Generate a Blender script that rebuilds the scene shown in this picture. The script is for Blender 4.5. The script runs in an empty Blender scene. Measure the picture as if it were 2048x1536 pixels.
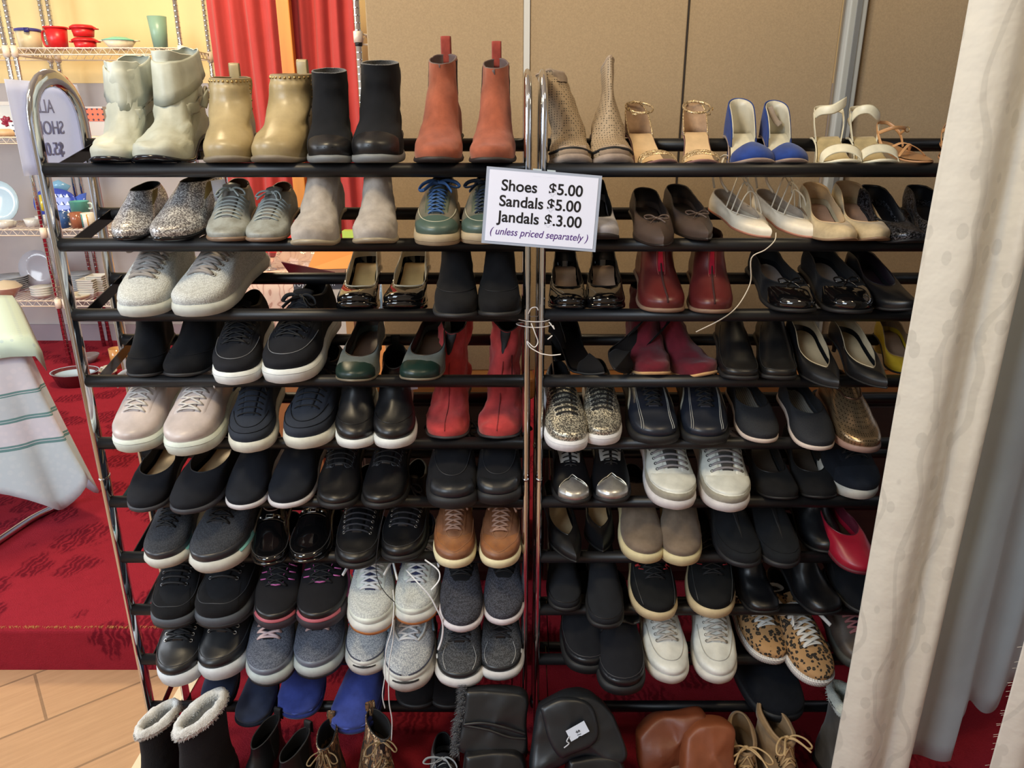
import bpy, math, random
from mathutils import Vector, Matrix, noise
from mathutils.bvhtree import BVHTree
random.seed(7)
SC = bpy.context.scene
COL = SC.collection
PI = math.pi
# ------------------------------------------------------------------ camera
CH = 1.55; TH = math.radians(19.4); FPX = 1500.0
cd = bpy.data.cameras.new('camera'); cam = bpy.data.objects.new('camera', cd); COL.objects.link(cam)
cd.sensor_width = 36.0; cd.lens = 36.0*FPX/2048.0; cd.clip_start = 0.05
cam.location = (0, 0, CH); cam.rotation_euler = (PI/2-TH, 0, 0)
SC.camera = cam
CT, ST = math.cos(TH), math.sin(TH)
def proj(p):
    x, y, z = p[0], p[1], p[2]-CH
    ax = y*CT - z*ST
    return 1024+FPX*x/ax, 768-FPX*(y*ST+z*CT)/ax
def at(u, v, Y):
    """world point at depth Y seen at pixel u, v (used to read real sizes off the photo)"""
    a = math.atan2(v-768, FPX)+TH
    h = -Y*math.tan(a)
    ax = Y*CT - h*ST
    return Vector(((u-1024)/FPX*ax, Y, CH+h))
# ------------------------------------------------------------------ view / world / lights
SC.view_settings.view_transform = 'Standard'; SC.view_settings.look = 'None'
SC.view_settings.gamma = 1.0; SC.view_settings.use_curve_mapping = False
SC.view_settings.exposure = 0.28
w = bpy.data.worlds.new('world'); SC.world = w; w.use_nodes = True
bg = w.node_tree.nodes['Background']; bg.inputs[0].default_value = (0.80, 0.86, 1.0, 1); bg.inputs[1].default_value = 0.62
def area(name, loc, target, size, power, color, sy=None):
    l = bpy.data.lights.new(name, 'AREA'); l.energy = power; l.color = color
    l.shape = 'RECTANGLE'; l.size = size; l.size_y = sy or size
    o = bpy.data.objects.new(name, l); COL.objects.link(o); o.location = loc
    o.rotation_euler = (Vector(target)-Vector(loc)).to_track_quat('-Z', 'Y').to_euler()
    return o
area('window_daylight', (-2.2, -1.0, 2.5), (-0.1, 1.6, 1.2), 1.4, 66, (0.74, 0.87, 1.0), 1.5)
area('window_daylight_side', (-4.4, 1.6, 2.2), (-1.2, 4.2, 0.9), 1.6, 75, (0.86, 0.93, 1.0), 1.4)  # area light added to brighten the back left wall
area('ceiling_lamp', (-0.9, 0.75, 2.95), (-0.6, 1.9, 1.0), 0.35, 20, (1.0, 0.80, 0.50))
area('ceiling_lamp', (-1.6, 3.2, 3.05), (-1.6, 3.6, 1.0), 0.5, 42, (1.0, 0.80, 0.50))
area('ceiling_lamp', (0.9, 0.85, 2.95), (0.8, 1.7, 1.0), 0.3, 9, (1.0, 0.80, 0.50))

# ------------------------------------------------------------------ materials
def lin(c):
    return tuple(((x/255)/12.92 if x/255 <= 0.04045 else ((x/255+0.055)/1.055)**2.4) for x in c)+(1.0,)
MC = {}
class NT:
    def __init__(s, m):
        s.t = m.node_tree; s.p = s.t.nodes['Principled BSDF']; s.co = None
    def n(s, ty, **kw):
        x = s.t.nodes.new(ty)
        for k, v in kw.items():
            if hasattr(x, k): setattr(x, k, v)
            else: x.inputs[k].default_value = v
        return x
    def l(s, a, b): s.t.links.new(a, b)
    def obj(s):
        if not s.co: s.co = s.n('ShaderNodeTexCoord')
        return s.co.outputs['Object']
    def noise(s, scale, detail=3, rough=.5, vec=None):
        x = s.n('ShaderNodeTexNoise'); x.inputs['Scale'].default_value = scale
        x.inputs['Detail'].default_value = detail; x.inputs['Roughness'].default_value = rough
        s.l(vec or s.obj(), x.inputs['Vector']); return x
    def ramp(s, fac, stops, interp='LINEAR'):
        r = s.n('ShaderNodeValToRGB'); r.color_ramp.interpolation = interp
        e = r.color_ramp.elements
        while len(e) < len(stops): e.new(0.5)
        for el, (p, c) in zip(e, stops): el.position = p; el.color = c if len(c) == 4 else tuple(c)+(1,)
        s.l(fac, r.inputs['Fac']); return r.outputs['Color']
    def bump(s, h, strength=.3, dist=.001):
        b = s.n('ShaderNodeBump'); b.inputs['Strength'].default_value = strength; b.inputs['Distance'].default_value = dist
        s.l(h, b.inputs['Height']); s.l(b.outputs['Normal'], s.p.inputs['Normal']); return b
def sh(c, f):
    return tuple(min(1, x*f) for x in c[:3])+(1,)
def mat(kind, c, c2=None):
    key = (kind, tuple(c), tuple(c2) if c2 else None)
    if key in MC: return MC[key]
    m = bpy.data.materials.new(kind); m.use_nodes = True; g = NT(m); p = g.p
    if max(c) < 85 and kind not in ('chrome', 'camo', 'carpet'): c = tuple(x*(.58+.42*max(0, (max(c)-45)/40)) if max(c) > 45 else x*.58 for x in c)
    col = lin(c); p.inputs['Base Color'].default_value = col
    I = p.inputs
    def vary(scale, lo, hi):
        nz = g.noise(scale, 4, .6); g.l(g.ramp(nz.outputs['Fac'], [(.3, sh(col, lo)), (.7, sh(col, hi))]), I['Base Color']); return nz
    if kind == 'leather':
        I['Roughness'].default_value = .38; vary(22, .85, 1.15)
        n2 = g.noise(420, 3); g.bump(n2.outputs['Fac'], .12, .0006)
    elif kind == 'softleather':
        I['Roughness'].default_value = .5; vary(16, .84, 1.14)
        n2 = g.noise(60, 4); g.bump(n2.outputs['Fac'], .22, .002)
    elif kind == 'worn':
        I['Roughness'].default_value = .48; c_2 = lin(c2)
        nz = g.noise(30, 6, .7); g.l(g.ramp(nz.outputs['Fac'], [(.38, col), (.62, c_2)]), I['Base Color'])
        g.bump(nz.outputs['Fac'], .25, .002)
    elif kind == 'patent':
        I['Roughness'].default_value = .06; I['Coat Weight'].default_value = .6; I['Coat Roughness'].default_value = .03
        nz = g.noise(35, 2); g.bump(nz.outputs['Fac'], .15, .004)
    elif kind == 'suede':
        I['Roughness'].default_value = .95; I['Sheen Weight'].default_value = .2 if max(c) > 60 else .03; I['Sheen Roughness'].default_value = .5; I['Specular IOR Level'].default_value = .2
        vary(34, .78, 1.22); n2 = g.noise(900, 2); g.bump(n2.outputs['Fac'], .35, .0008)
    elif kind == 'canvas':
        I['Specular IOR Level'].default_value = .2
        I['Roughness'].default_value = .9; vary(60, .9, 1.1)
        wv = g.n('ShaderNodeTexChecker'); wv.inputs['Scale'].default_value = 900; g.l(g.obj(), wv.inputs['Vector'])
        g.bump(wv.outputs['Fac'], .3, .0006)
    elif kind == 'knit':
        I['Roughness'].default_value = .85; c_2 = lin(c2) if c2 else sh(col, .5)
        v = g.n('ShaderNodeTexVoronoi'); v.inputs['Scale'].default_value = 330; v.inputs['Randomness'].default_value = .6
        g.l(g.obj(), v.inputs['Vector'])
        g.l(g.ramp(v.outputs['Distance'], [(.25, col), (.62, c_2)]), I['Base Color'])
        g.bump(v.outputs['Distance'], .5, -.001)
    elif kind == 'perf':
        I['Roughness'].default_value = .6 if not c2 else .28; I['Metallic'].default_value = 0 if not c2 else .75
        v = g.n('ShaderNodeTexVoronoi'); v.inputs['Scale'].default_value = 210; v.inputs['Randomness'].default_value = 0
        g.l(g.obj(), v.inputs['Vector'])
        g.l(g.ramp(v.outputs['Distance'], [(.26, sh(col, .22)), (.38, col)]), I['Base Color'])
    elif kind == 'glitter':
        v = g.n('ShaderNodeTexVoronoi'); v.inputs['Scale'].default_value = 520; g.l(g.obj(), v.inputs['Vector'])
        s = g.n('ShaderNodeSeparateColor'); g.l(v.outputs['Color'], s.inputs[0])
        c_2 = lin(c2) if c2 else (1, 1, 1, 1)
        g.l(g.ramp(s.outputs[0], [(0, sh(col, .35)), (.45, col), (.8, c_2)]), I['Base Color'])
        I['Metallic'].default_value = .55; I['Roughness'].default_value = .35
        g.bump(s.outputs[1], .9, .002)
    elif kind == 'metalleather':
        I['Metallic'].default_value = .8; I['Roughness'].default_value = .32; vary(40, .7, 1.15)
    elif kind == 'chrome':
        I['Metallic'].default_value = 1; I['Roughness'].default_value = .09
    elif kind == 'metal':
        I['Metallic'].default_value = .9; I['Roughness'].default_value = .35
    elif kind == 'blackmetal':
        I['Roughness'].default_value = .42; I['Specular IOR Level'].default_value = .4
        nz = g.noise(300, 2); g.bump(nz.outputs['Fac'], .1, .0005)
    elif kind == 'gloss':
        I['Roughness'].default_value = .12
    elif kind == 'plastic':
        I['Roughness'].default_value = .35
    elif kind == 'paper':
        t = g.n('ShaderNodeBsdfTranslucent'); t.inputs['Color'].default_value = col; mxs = g.n('ShaderNodeMixShader'); mxs.inputs[0].default_value = .55
        g.l(p.outputs[0], mxs.inputs[1]); g.l(t.outputs[0], mxs.inputs[2]); g.l(mxs.outputs[0], g.t.nodes['Material Output'].inputs['Surface'])
    elif kind == 'clear':
        I['Roughness'].default_value = .05; I['Transmission Weight'].default_value = .85; I['IOR'].default_value = 1.25
    elif kind == 'rubber':
        I['Roughness'].default_value = .6; vary(45, .88, 1.06)
    elif kind == 'ribrubber':
        I['Roughness'].default_value = .6
        wv = g.n('ShaderNodeTexWave'); wv.inputs['Scale'].default_value = 70; wv.bands_direction = 'DIAGONAL'; g.l(g.obj(), wv.inputs['Vector'])
        g.l(g.ramp(wv.outputs['Fac'], [(0, sh(col, .62)), (.5, col)]), I['Base Color']); g.bump(wv.outputs['Fac'], .6, .002)
    elif kind == 'leopard':
        I['Roughness'].default_value = .85
        nz = g.noise(140, 2); mx = g.n('ShaderNodeMix', data_type='VECTOR'); mx.inputs[0].default_value = .004
        va = g.n('ShaderNodeVectorMath', operation='MULTIPLY_ADD'); va.inputs[1].default_value = (.006, .006, .006)
        g.l(nz.outputs['Color'], va.inputs[0]); g.l(g.obj(), va.inputs[2])
        v = g.n('ShaderNodeTexVoronoi'); v.inputs['Scale'].default_value = 96; g.l(va.outputs[0], v.inputs['Vector'])
        dk = lin((38, 32, 26)); md = lin((86, 72, 48))
        g.l(g.ramp(v.outputs['Distance'], [(0, md), (.14, md), (.2, dk), (.42, dk), (.47, col), (1, col)]), I['Base Color'])
    elif kind == 'camo':
        I['Roughness'].default_value = .8
        mp = g.n('ShaderNodeMapping'); mp.inputs['Scale'].default_value = (1, 1, .3); g.l(g.obj(), mp.inputs['Vector'])
        nz = g.noise(60, 5, .6, mp.outputs[0])
        g.l(g.ramp(nz.outputs['Fac'], [(.36, lin((36, 28, 22))), (.46, lin((120, 84, 52))), (.52, lin((60, 46, 34))), (.58, lin((196, 168, 132))), (.68, lin((92, 66, 44)))], 'CONSTANT'), I['Base Color'])
    elif kind == 'fur':
        I['Roughness'].default_value = .95; I['Sheen Weight'].default_value = .5; vary(200, .8, 1.1)
        n2 = g.noise(500, 3); g.bump(n2.outputs['Fac'], .8, .003)
    elif kind == 'carpet':
        I['Roughness'].default_value = 1; I['Specular IOR Level'].default_value = .1
        dk = lin(c2)
        n1 = g.noise(3.2, 2, .5); n2 = g.noise(24, 6, .75)
        wv = g.n('ShaderNodeTexWave'); wv.inputs['Scale'].default_value = 16; wv.inputs['Distortion'].default_value = 9; wv.inputs['Detail'].default_value = 3
        wv.inputs['Detail Scale'].default_value = 1.6
        g.l(g.obj(), wv.inputs['Vector'])
        vm = g.n('ShaderNodeVectorMath', operation='MULTIPLY_ADD'); vm.inputs[1].default_value = (.16, .16, .16); g.l(g.noise(7, 3).outputs['Color'], vm.inputs[0]); g.l(g.obj(), vm.inputs[2])
        vo = g.n('ShaderNodeTexVoronoi'); vo.inputs['Scale'].default_value = 5.5; g.l(vm.outputs[0], vo.inputs['Vector'])
        bl = g.ramp(vo.outputs['Distance'], [(.34, (1, 1, 1, 1)), (.48, (0, 0, 0, 1))])
        hv = g.n('ShaderNodeMath', operation='MULTIPLY_ADD'); g.l(wv.outputs['Fac'], hv.inputs[0]); hv.inputs[1].default_value = .55; hv.inputs[2].default_value = .12
        mu = g.n('ShaderNodeMath', operation='MULTIPLY'); g.l(bl, mu.inputs[0]); g.l(hv.outputs[0], mu.inputs[1])
        ad = g.n('ShaderNodeMath', operation='ADD'); g.l(mu.outputs[0], ad.inputs[0]); g.l(n2.outputs['Fac'], ad.inputs[1])
        g.l(g.ramp(ad.outputs[0], [(.35, sh(col, 1.1)), (.6, col), (1.0, dk)]), I['Base Color'])
        n3 = g.noise(260, 3, .8); g.bump(n3.outputs['Fac'], .9, .006)
    elif kind == 'wood':
        I['Roughness'].default_value = .45
        mp = g.n('ShaderNodeMapping'); mp.inputs['Scale'].default_value = c2 or (1, 1, 1); g.l(g.obj(), mp.inputs['Vector'])
        nz = g.noise(8, 5, .6, mp.outputs[0]); g.l(g.ramp(nz.outputs['Fac'], [(.3, sh(col, .72)), (.7, sh(col, 1.15))]), I['Base Color'])
    elif kind == 'planks':
        I['Roughness'].default_value = .6
        mp = g.n('ShaderNodeMapping'); mp.inputs['Rotation'].default_value = (0, 0, math.radians(-38)); g.l(g.obj(), mp.inputs['Vector'])
        br = g.n('ShaderNodeTexBrick'); br.inputs['Scale'].default_value = 1; br.inputs['Brick Width'].default_value = 9; br.inputs['Row Height'].default_value = .23
        br.inputs['Mortar Size'].default_value = .004; br.inputs['Color1'].default_value = sh(col, .92); br.inputs['Color2'].default_value = sh(col, 1.06)
        br.inputs['Mortar'].default_value = sh(col, .55); g.l(mp.outputs[0], br.inputs['Vector'])
        m2 = g.n('ShaderNodeMapping'); m2.inputs['Scale'].default_value = (1.2, 14, 1); g.l(mp.outputs[0], m2.inputs['Vector'])
        nz = g.noise(5, 6, .65, m2.outputs[0])
        mx = g.n('ShaderNodeMix', data_type='RGBA', blend_type='MULTIPLY'); mx.inputs[0].default_value = .75
        g.l(br.outputs['Color'], mx.inputs[6]); g.l(g.ramp(nz.outputs['Fac'], [(.3, (.80, .76, .72, 1)), (.65, (1, 1, 1, 1))]), mx.inputs[7])
        g.l(mx.outputs[2], I['Base Color']); g.bump(br.outputs['Fac'], .3, -.002)
    elif kind == 'felt':
        I['Roughness'].default_value = .95; vary(260, .9, 1.1); n2 = g.noise(700, 2); g.bump(n2.outputs['Fac'], .3, .001)
    elif kind == 'paint':
        I['Roughness'].default_value = .8; vary(3, .95, 1.04); n2 = g.noise(120, 3); g.bump(n2.outputs['Fac'], .1, .001)
    elif kind == 'cloth':
        I['Roughness'].default_value = .85; I['Sheen Weight'].default_value = .15; vary(8, .94, 1.04)
        n2 = g.noise(14, 4); g.bump(n2.outputs['Fac'], .35, .006)
    elif kind == 'damask':
        I['Roughness'].default_value = .62; I['Sheen Weight'].default_value = .2
        mp = g.n('ShaderNodeMapping'); mp.inputs['Scale'].default_value = (1, 1, .62); mp.inputs['Rotation'].default_value = (0, .5, 0); g.l(g.obj(), mp.inputs['Vector'])
        v = g.n('ShaderNodeTexVoronoi'); v.inputs['Scale'].default_value = 26; g.l(mp.outputs[0], v.inputs['Vector'])
        wv = g.n('ShaderNodeTexWave'); wv.inputs['Scale'].default_value = 5; wv.inputs['Distortion'].default_value = 7; wv.inputs['Detail'].default_value = 1; g.l(g.obj(), wv.inputs['Vector'])
        a = g.ramp(v.outputs['Distance'], [(.24, (1, 1, 1, 1)), (.27, (0, 0, 0, 1))]); b = g.ramp(wv.outputs['Fac'], [(.94, (0, 0, 0, 1)), (.97, (1, 1, 1, 1))])
        mx = g.n('ShaderNodeMix', data_type='RGBA', blend_type='LIGHTEN'); mx.inputs[0].default_value = 1; g.l(a, mx.inputs[6]); g.l(b, mx.inputs[7])
        m3 = g.n('ShaderNodeMix', data_type='RGBA'); g.l(mx.outputs[2], m3.inputs[0]); m3.inputs[6].default_value = col; m3.inputs[7].default_value = sh(col, .87)
        g.l(m3.outputs[2], I['Base Color'])
        n2 = g.noise(9, 4, .6); g.bump(n2.outputs['Fac'], .5, .012)
    elif kind == 'polka':
        v = g.n('ShaderNodeTexVoronoi'); v.inputs['Scale'].default_value = 34; v.inputs['Randomness'].default_value = 0; g.l(g.obj(), v.inputs['Vector'])
        g.l(g.ramp(v.outputs['Distance'], [(.22, lin(c2)), (.25, col)]), I['Base Color'])
    else:
        I['Roughness'].default_value = .7
    MC[key] = m; return m
# ------------------------------------------------------------------ mesh helpers
class MB:
    def __init__(s): s.v = []; s.f = []
    def add(s, vs, fs):
        o = len(s.v); s.v += [tuple(p) for p in vs]; s.f += [tuple(i+o for i in q) for q in fs]; return s
    def grid(s, rows, closed=False, flip=False):
        n = len(rows[0]); vs = [p for r in rows for p in r]; fs = []
        for i in range(len(rows)-1):
            for j in range(n if closed else n-1):
                a, b, c, d = i*n+j, i*n+(j+1) % n, (i+1)*n+(j+1) % n, (i+1)*n+j
                fs.append((a, d, c, b) if flip else (a, b, c, d))
        return s.add(vs, fs)
    def box(s, a, b):
        x0, y0, z0 = a; x1, y1, z1 = b
        vs = [(x, y, z) for x in (x0, x1) for y in (y0, y1) for z in (z0, z1)]
        return s.add(vs, [(0, 1, 3, 2), (4, 6, 7, 5), (0, 4, 5, 1), (2, 3, 7, 6), (0, 2, 6, 4), (1, 5, 7, 3)])
    def sweep(s, pts, ra, rb=None, n=8, wd=None, cap=True, closed=False):
        """sweep an ellipse; ra = half size along the width direction wd (or any), rb across"""
        rb = rb or ra; P = [Vector(p) for p in pts]; N = len(P); rows = []
        prev = None
        for i in range(N):
            if closed: t = P[(i+1) % N]-P[i-1]
            else: t = P[min(i+1, N-1)]-P[max(i-1, 0)]
            if t.length < 1e-9: t = Vector((1, 0, 0))
            t.normalize()
            if wd is not None:
                W = Vector(wd[i] if isinstance(wd, list) else wd)
            else:
                W = prev if prev is not None else (Vector((0, 0, 1)) if abs(t.z) < .9 else Vector((0, 1, 0)))
            W = W-t*W.dot(t)
            if W.length < 1e-6: W = t.orthogonal()
            W.normalize(); prev = W
            B = t.cross(W)
            fa = ra(i/(N-1)) if callable(ra) else ra; fb = rb(i/(N-1)) if callable(rb) else rb
            rows.append([P[i]+W*(fa*math.cos(2*PI*k/n))+B*(fb*math.sin(2*PI*k/n)) for k in range(n)])
        if closed: rows.append(rows[0])
        o = len(s.v); s.grid(rows, closed=True, flip=True)
        if cap and not closed:
            s.f.append(tuple(o+k for k in range(n))); s.f.append(tuple(o+(N-1)*n+k for k in reversed(range(n))))
        return s
    def lathe(s, prof, c=(0, 0, 0), n=24):
        rows = [[(c[0]+r*math.cos(2*PI*k/n), c[1]+r*math.sin(2*PI*k/n), c[2]+z) for k in range(n)] for r, z in prof]
        return s.grid(rows, closed=True)
    def build(s, name, m, parent=None, smooth=True, sc=1.0, solid=0, kind=None):
        me = bpy.data.meshes.new(name)
        me.from_pydata([(x*sc, y*sc, z*sc) for x, y, z in s.v] if sc != 1.0 else s.v, [], s.f); me.validate(); me.update()
        if smooth:
            me.polygons.foreach_set('use_smooth', [True]*len(me.polygons))
        me.materials.append(m)
        o = bpy.data.objects.new(name, me); COL.objects.link(o)
        if parent: o.parent = parent
        if solid:
            md = o.modifiers.new('s', 'SOLIDIFY'); md.thickness = solid; md.offset = 0
        if kind: o['kind'] = kind
        return o
def bevel(o, w_=.003, seg=2):
    md = o.modifiers.new('b', 'BEVEL'); md.width = w_; md.segments = seg; md.limit_method = 'ANGLE'; return o
def tag(o, label, cat, group=None):
    o['label'] = label; o['category'] = cat
    if group: o['group'] = group
    return o
def empty(name, loc=(0, 0, 0), rot=(0, 0, 0)):
    o = bpy.data.objects.new(name, None); COL.objects.link(o); o.location = loc; o.rotation_euler = rot
    o.empty_display_size = .05; return o
def text(name, body, size, m, parent, loc=(0, 0, 0), rot=(PI/2, 0, 0), bold=0.0, shear=0, align='LEFT', sx=1.0):
    cu = bpy.data.curves.new(name, 'FONT'); cu.body = body; cu.size = size; cu.extrude = .0002; cu.offset = bold; cu.shear = shear; cu.align_x = align
    t = bpy.data.objects.new('tmp', cu); COL.objects.link(t)
    dg = bpy.context.evaluated_depsgraph_get(); me = bpy.data.meshes.new_from_object(t.evaluated_get(dg))
    bpy.data.objects.remove(t); me.materials.clear(); me.materials.append(m)
    o = bpy.data.objects.new(name, me); COL.objects.link(o); o.parent = parent; o.location = loc; o.rotation_euler = rot; o.scale = (sx, 1, 1)
    return o
def cr(a, b, c, d, t):
    return .5*((2*b)+(-a+c)*t+(2*a-5*b+4*c-d)*t*t+(-a+3*b-3*c+d)*t*t*t)
def spline(pts, n=6):
    P = [Vector(p) for p in pts]; out = []
    for i in range(len(P)-1):
        a, b, c, d = P[max(i-1, 0)], P[i], P[i+1], P[min(i+2, len(P)-1)]
        for k in range(n): out.append(cr(a, b, c, d, k/n))
    out.append(P[-1]); return out
def lerp(a, b, t): return a+(b-a)*t
def tab(t, T):
    for (x0, y0), (x1, y1) in zip(T, T[1:]):
        if t <= x1: return lerp(y0, y1, (t-x0)/(x1-x0) if x1 > x0 else 0)
    return T[-1][1]
def sstep(a, b, x):
    t = max(0, min(1, (x-a)/(b-a))); return t*t*(3-2*t)
# ------------------------------------------------------------------ shoe builder (canonical width .095, length .252)
BW = .095; BL = .252; NP = 56; SUB = 3
TOES = {'round': (.74, 2.3, .5), 'almond': (.66, 1.9, .62), 'point': (.55, 1.5, .95), 'square': (.86, 3.2, .42), 'wide': (.78, 2.6, .46)}
def fshape(c, toe):
    b, n, q = TOES[toe]
    base = tab(c, [(0, .70), (.15, .70), (.35, .66), (.5, .78), (.64, .98), (.72, 1.0), (.85, .98), (1, .95)])
    if toe == 'square': base = tab(c, [(0, .70), (.15, .70), (.35, .66), (.5, .78), (.64, .98), (.72, 1.0), (.85, .93), (1, .8)])
    r = base
    if c < .14: r *= max(0, 1-(1-c/.14)**2)**.5
    if c > b: r *= max(0, 1-((c-b)/(1-b))**n)**q
    return r
def ell(c): return max(0, 1-(2*c-1)**2)**.5
class Shoe:
    def __init__(s, name, label, cat, group, side=1, W=.095, L=None, h=.0, p=.02, toe='round', ts=.006, asym=.007, wedge=False, th=.045, wr=.0012, seed=0):
        s.S = W/BW; s.side = side; s.h = h; s.p = p; s.toe = toe; s.ts = ts; s.asym = asym; s.wedge = wedge; s.th = th; s.wr = wr; s.seed = seed
        s.L = L or BL; s.o = empty(name); tag(s.o, label, cat, group); s.rng = random.Random(seed)
        s.bvh = None; s.lean = None
    def base(s, x):
        t = x/s.L; z = s.p
        if s.h: z += s.h*(1-sstep(.16, .66, t))
        if t > .78: z += s.ts*((t-.78)/.22)**2*1.6
        return z
    def bottom(s, x):
        t = x/s.L; tsz = s.ts*((t-.78)/.22)**2*1.6 if t > .78 else 0
        if s.wedge or not s.h: return tsz
        return s.base(x)-s.p
    def cen(s, x):
        t = max(0, x/s.L); return s.side*s.asym*(t*t-.15)
    def outline(s, sc=1.0, ext=0.0, n=NP):
        out = []
        for k in range(n):
            f = 2*PI*k/n; c = .5+.5*math.cos(f); x = -ext+(s.L+2*ext)*c
            y = math.copysign(1, math.sin(f))*(fshape(c, s.toe)*BW/2*sc+(ext if 0 < c < 1 and sc == 1 else 0)*0)
            if abs(math.sin(f)) < 1e-9: y = 0
            out.append((x, y+s.cen(x)))
        return out
    def put(s, mb, name, m, solid=0, parent=None, label=None):
        o = mb.build(name, m, parent or s.o, sc=s.S, solid=solid*s.S)
        if label: o['label'] = label
        return o
    # --- upper
    def upper(s, keys, m, collar=.004, lining=None, name='upper', bend=None):
        rings = []
        for (xf, zf, xb, zb, ws, e, sag, mm) in keys:
            R = []
            for k in range(NP):
                f = 2*PI*k/NP; c = .5+.5*math.cos(f); x = (xb+(xf-xb)*c)*s.L
                hw = BW/2*ws*((1-e)*fshape(c, s.toe)+e*ell(c)*.98)
                sg = 0 if abs(math.sin(f)) < 1e-9 else math.copysign(1, math.sin(f))
                z = zb+(zf-zb)*c-sag*math.sin(PI*c)+mm*s.base(max(0, x))+(1-mm)*(s.h+s.p)
                R.append(Vector((x, sg*hw+s.cen(x), z)))
            rings.append(R)
        G = []
        for i in range(len(rings)-1):
            a, b, c, d = rings[max(i-1, 0)], rings[i], rings[i+1], rings[min(i+2, len(rings)-1)]
            for q in range(SUB): G.append([cr(a[k], b[k], c[k], d[k], q/SUB) for k in range(NP)])
        G.append([v.copy() for v in rings[-1]])
        off = Vector((s.seed*1.7, s.seed*.9, 0))
        for i, R in enumerate(G):
            if i < 2: continue
            amp = s.wr*min(1, (i-1)/4)
            for v in R:
                n1 = noise.noise(v*28+off); n2 = noise.noise(v*70+off*2)
                cdir = Vector((v.x*.15, v.y-s.cen(v.x), .02)).normalized()
                v += cdir*(amp*(n1*1.6+n2*.7))
                if bend: v += Vector(bend(v))
        s.G = G; NK = len(G); s.NK = NK
        mb = MB(); mb.grid(G, closed=True); s.upmb = mb
        o = s.put(mb, name, m)
        s.bvh = BVHTree.FromPolygons([Vector(v) for v in mb.v], mb.f)
        # lining: rolled collar, then down to the insole
        if lining:
            T = G[-1]; cx = sum((v for v in T), Vector())/NP
            r1 = [v+(cx-v).normalized()*collar+Vector((0, 0, .0005)) for v in T]
            r0 = [v+(cx-v).normalized()*collar*.4+Vector((0, 0, .0014)) for v in T]
            KS = []; kk = s.NK-1.25
            while kk > (s.NK-7.5 if len(keys) > 8 else 2): KS.append(kk); kk -= 1.0 if kk > s.NK-6 else 1.6
            inner = [[s.P(q, 2*PI*k/NP)-s.N(q, 2*PI*k/NP)*.0028 for k in range(NP)] for q in KS]
            lb = MB(); lb.grid([T, r0, r1]+inner, closed=True); s.put(lb, 'lining', lining)
        return o
    def P(s, k, f):
        k = max(0, min(s.NK-1.001, k)); i = int(k); t = k-i
        g = (f/(2*PI)*NP) % NP; j = int(g) % NP; q = g-int(g); a, b = s.G[i], s.G[i+1]
        return (a[j].lerp(a[(j+1) % NP], q)).lerp(b[j].lerp(b[(j+1) % NP], q), t)
    def N(s, k, f):
        a = s.P(k+.4, f)-s.P(max(0, k-.4), f); b = s.P(k, f+.08)-s.P(k, f-.08); n = b.cross(a)
        if n.length < 1e-9: return Vector((0, 0, 1))
        n.normalize(); p = s.P(k, f)
        if n.dot(Vector((p.x-s.L*.45, (p.y-s.cen(p.x))*4, .04))) < 0: n = -n
        return n
    def kpatch(s, name, m, f0, f1, klo, khi, off=.0012, nf=28, nk=6):
        rows = []
        for i in range(nf+1):
            f = lerp(f0, f1, i/nf); a, b = klo(f), khi(f); row = []
            for j in range(nk+1):
                k = lerp(a, b, j/nk); e = off if 0 < i < nf and 0 < j < nk else -.0004
                row.append(s.P(k, f)+s.N(k, f)*e)
            rows.append(row)
        closed = abs(abs(f1-f0)-2*PI) < 1e-6
        mb = MB(); mb.grid(rows, flip=True); return s.put(mb, name, m)
    def kx(s, f, xfn):
        """ring coordinate where the surface at angle f crosses x = xfn(y)"""
        lo, hi = 0, s.NK-1.01
        g = lambda k: (lambda p: p.x-xfn(p.y-s.cen(p.x))*s.L)(s.P(k, f))
        if g(0) < 0: return 0
        k = 0
        while k < hi:
            if g(k) < 0: return max(0, k-.12)
            k += .12
        return hi
    def toecap(s, m, x0=.8, curve=0, name='toe_cap', off=.0012, klo=0.0, pt=0):
        fn = lambda y: x0+curve*(y/(BW/2))**2+(pt*(1-min(1, abs(y)/.012)) if pt else 0)
        fm = .05
        F = math.acos(max(-1, min(1, 2*(x0+max(0, curve))-1)))
        return s.kpatch(name, m, -F, F, lambda f: klo, lambda f: max(klo+.05, s.kx(f, fn)), off, 36, 8)
    def heelcounter(s, m, x0=.22, name='heel_counter', off=.001):
        F = math.acos(2*x0-1)
        return s.kpatch(name, m, F, 2*PI-F, lambda f: 0, lambda f: (s.NK-1)*.8, off, 24, 5)
    def hz(s, x, y):
        h = s.bvh.ray_cast(Vector((x, y, .6)), Vector((0, 0, -1)))
        return h[0].z if h[0] is not None else None
    def spatch(s, name, m, x0, x1, ya, yb, off=.0015, nx=14, ny=8):
        rows = []
        for i in range(nx+1):
            x = lerp(x0, x1, i/nx)*s.L; a, b = ya(i/nx), yb(i/nx); row = []; last = None
            for j in range(ny+1):
                y = lerp(a, b, j/ny)+s.cen(x); z = s.hz(x, y)
                if z is None: z = last if last is not None else s.ridge(x/s.L)
                last = z; e = off if 0 < i < nx and 0 < j < ny else -.0005
                row.append((x, y, z+e))
            rows.append(row)
        mb = MB(); mb.grid(rows); return s.put(mb, name, m)
    def ridge(s, t):
        """height of the vamp centre line at x = t*L (extrapolates over the opening)"""
        x = t*s.L; best = None
        for R in s.G:
            v = R[0]
            if best is None or abs(v.x-x) < abs(best.x-x): best = v
        z = best.z
        if x < best.x-.004: z += (best.x-x)*.55
        return z
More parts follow.
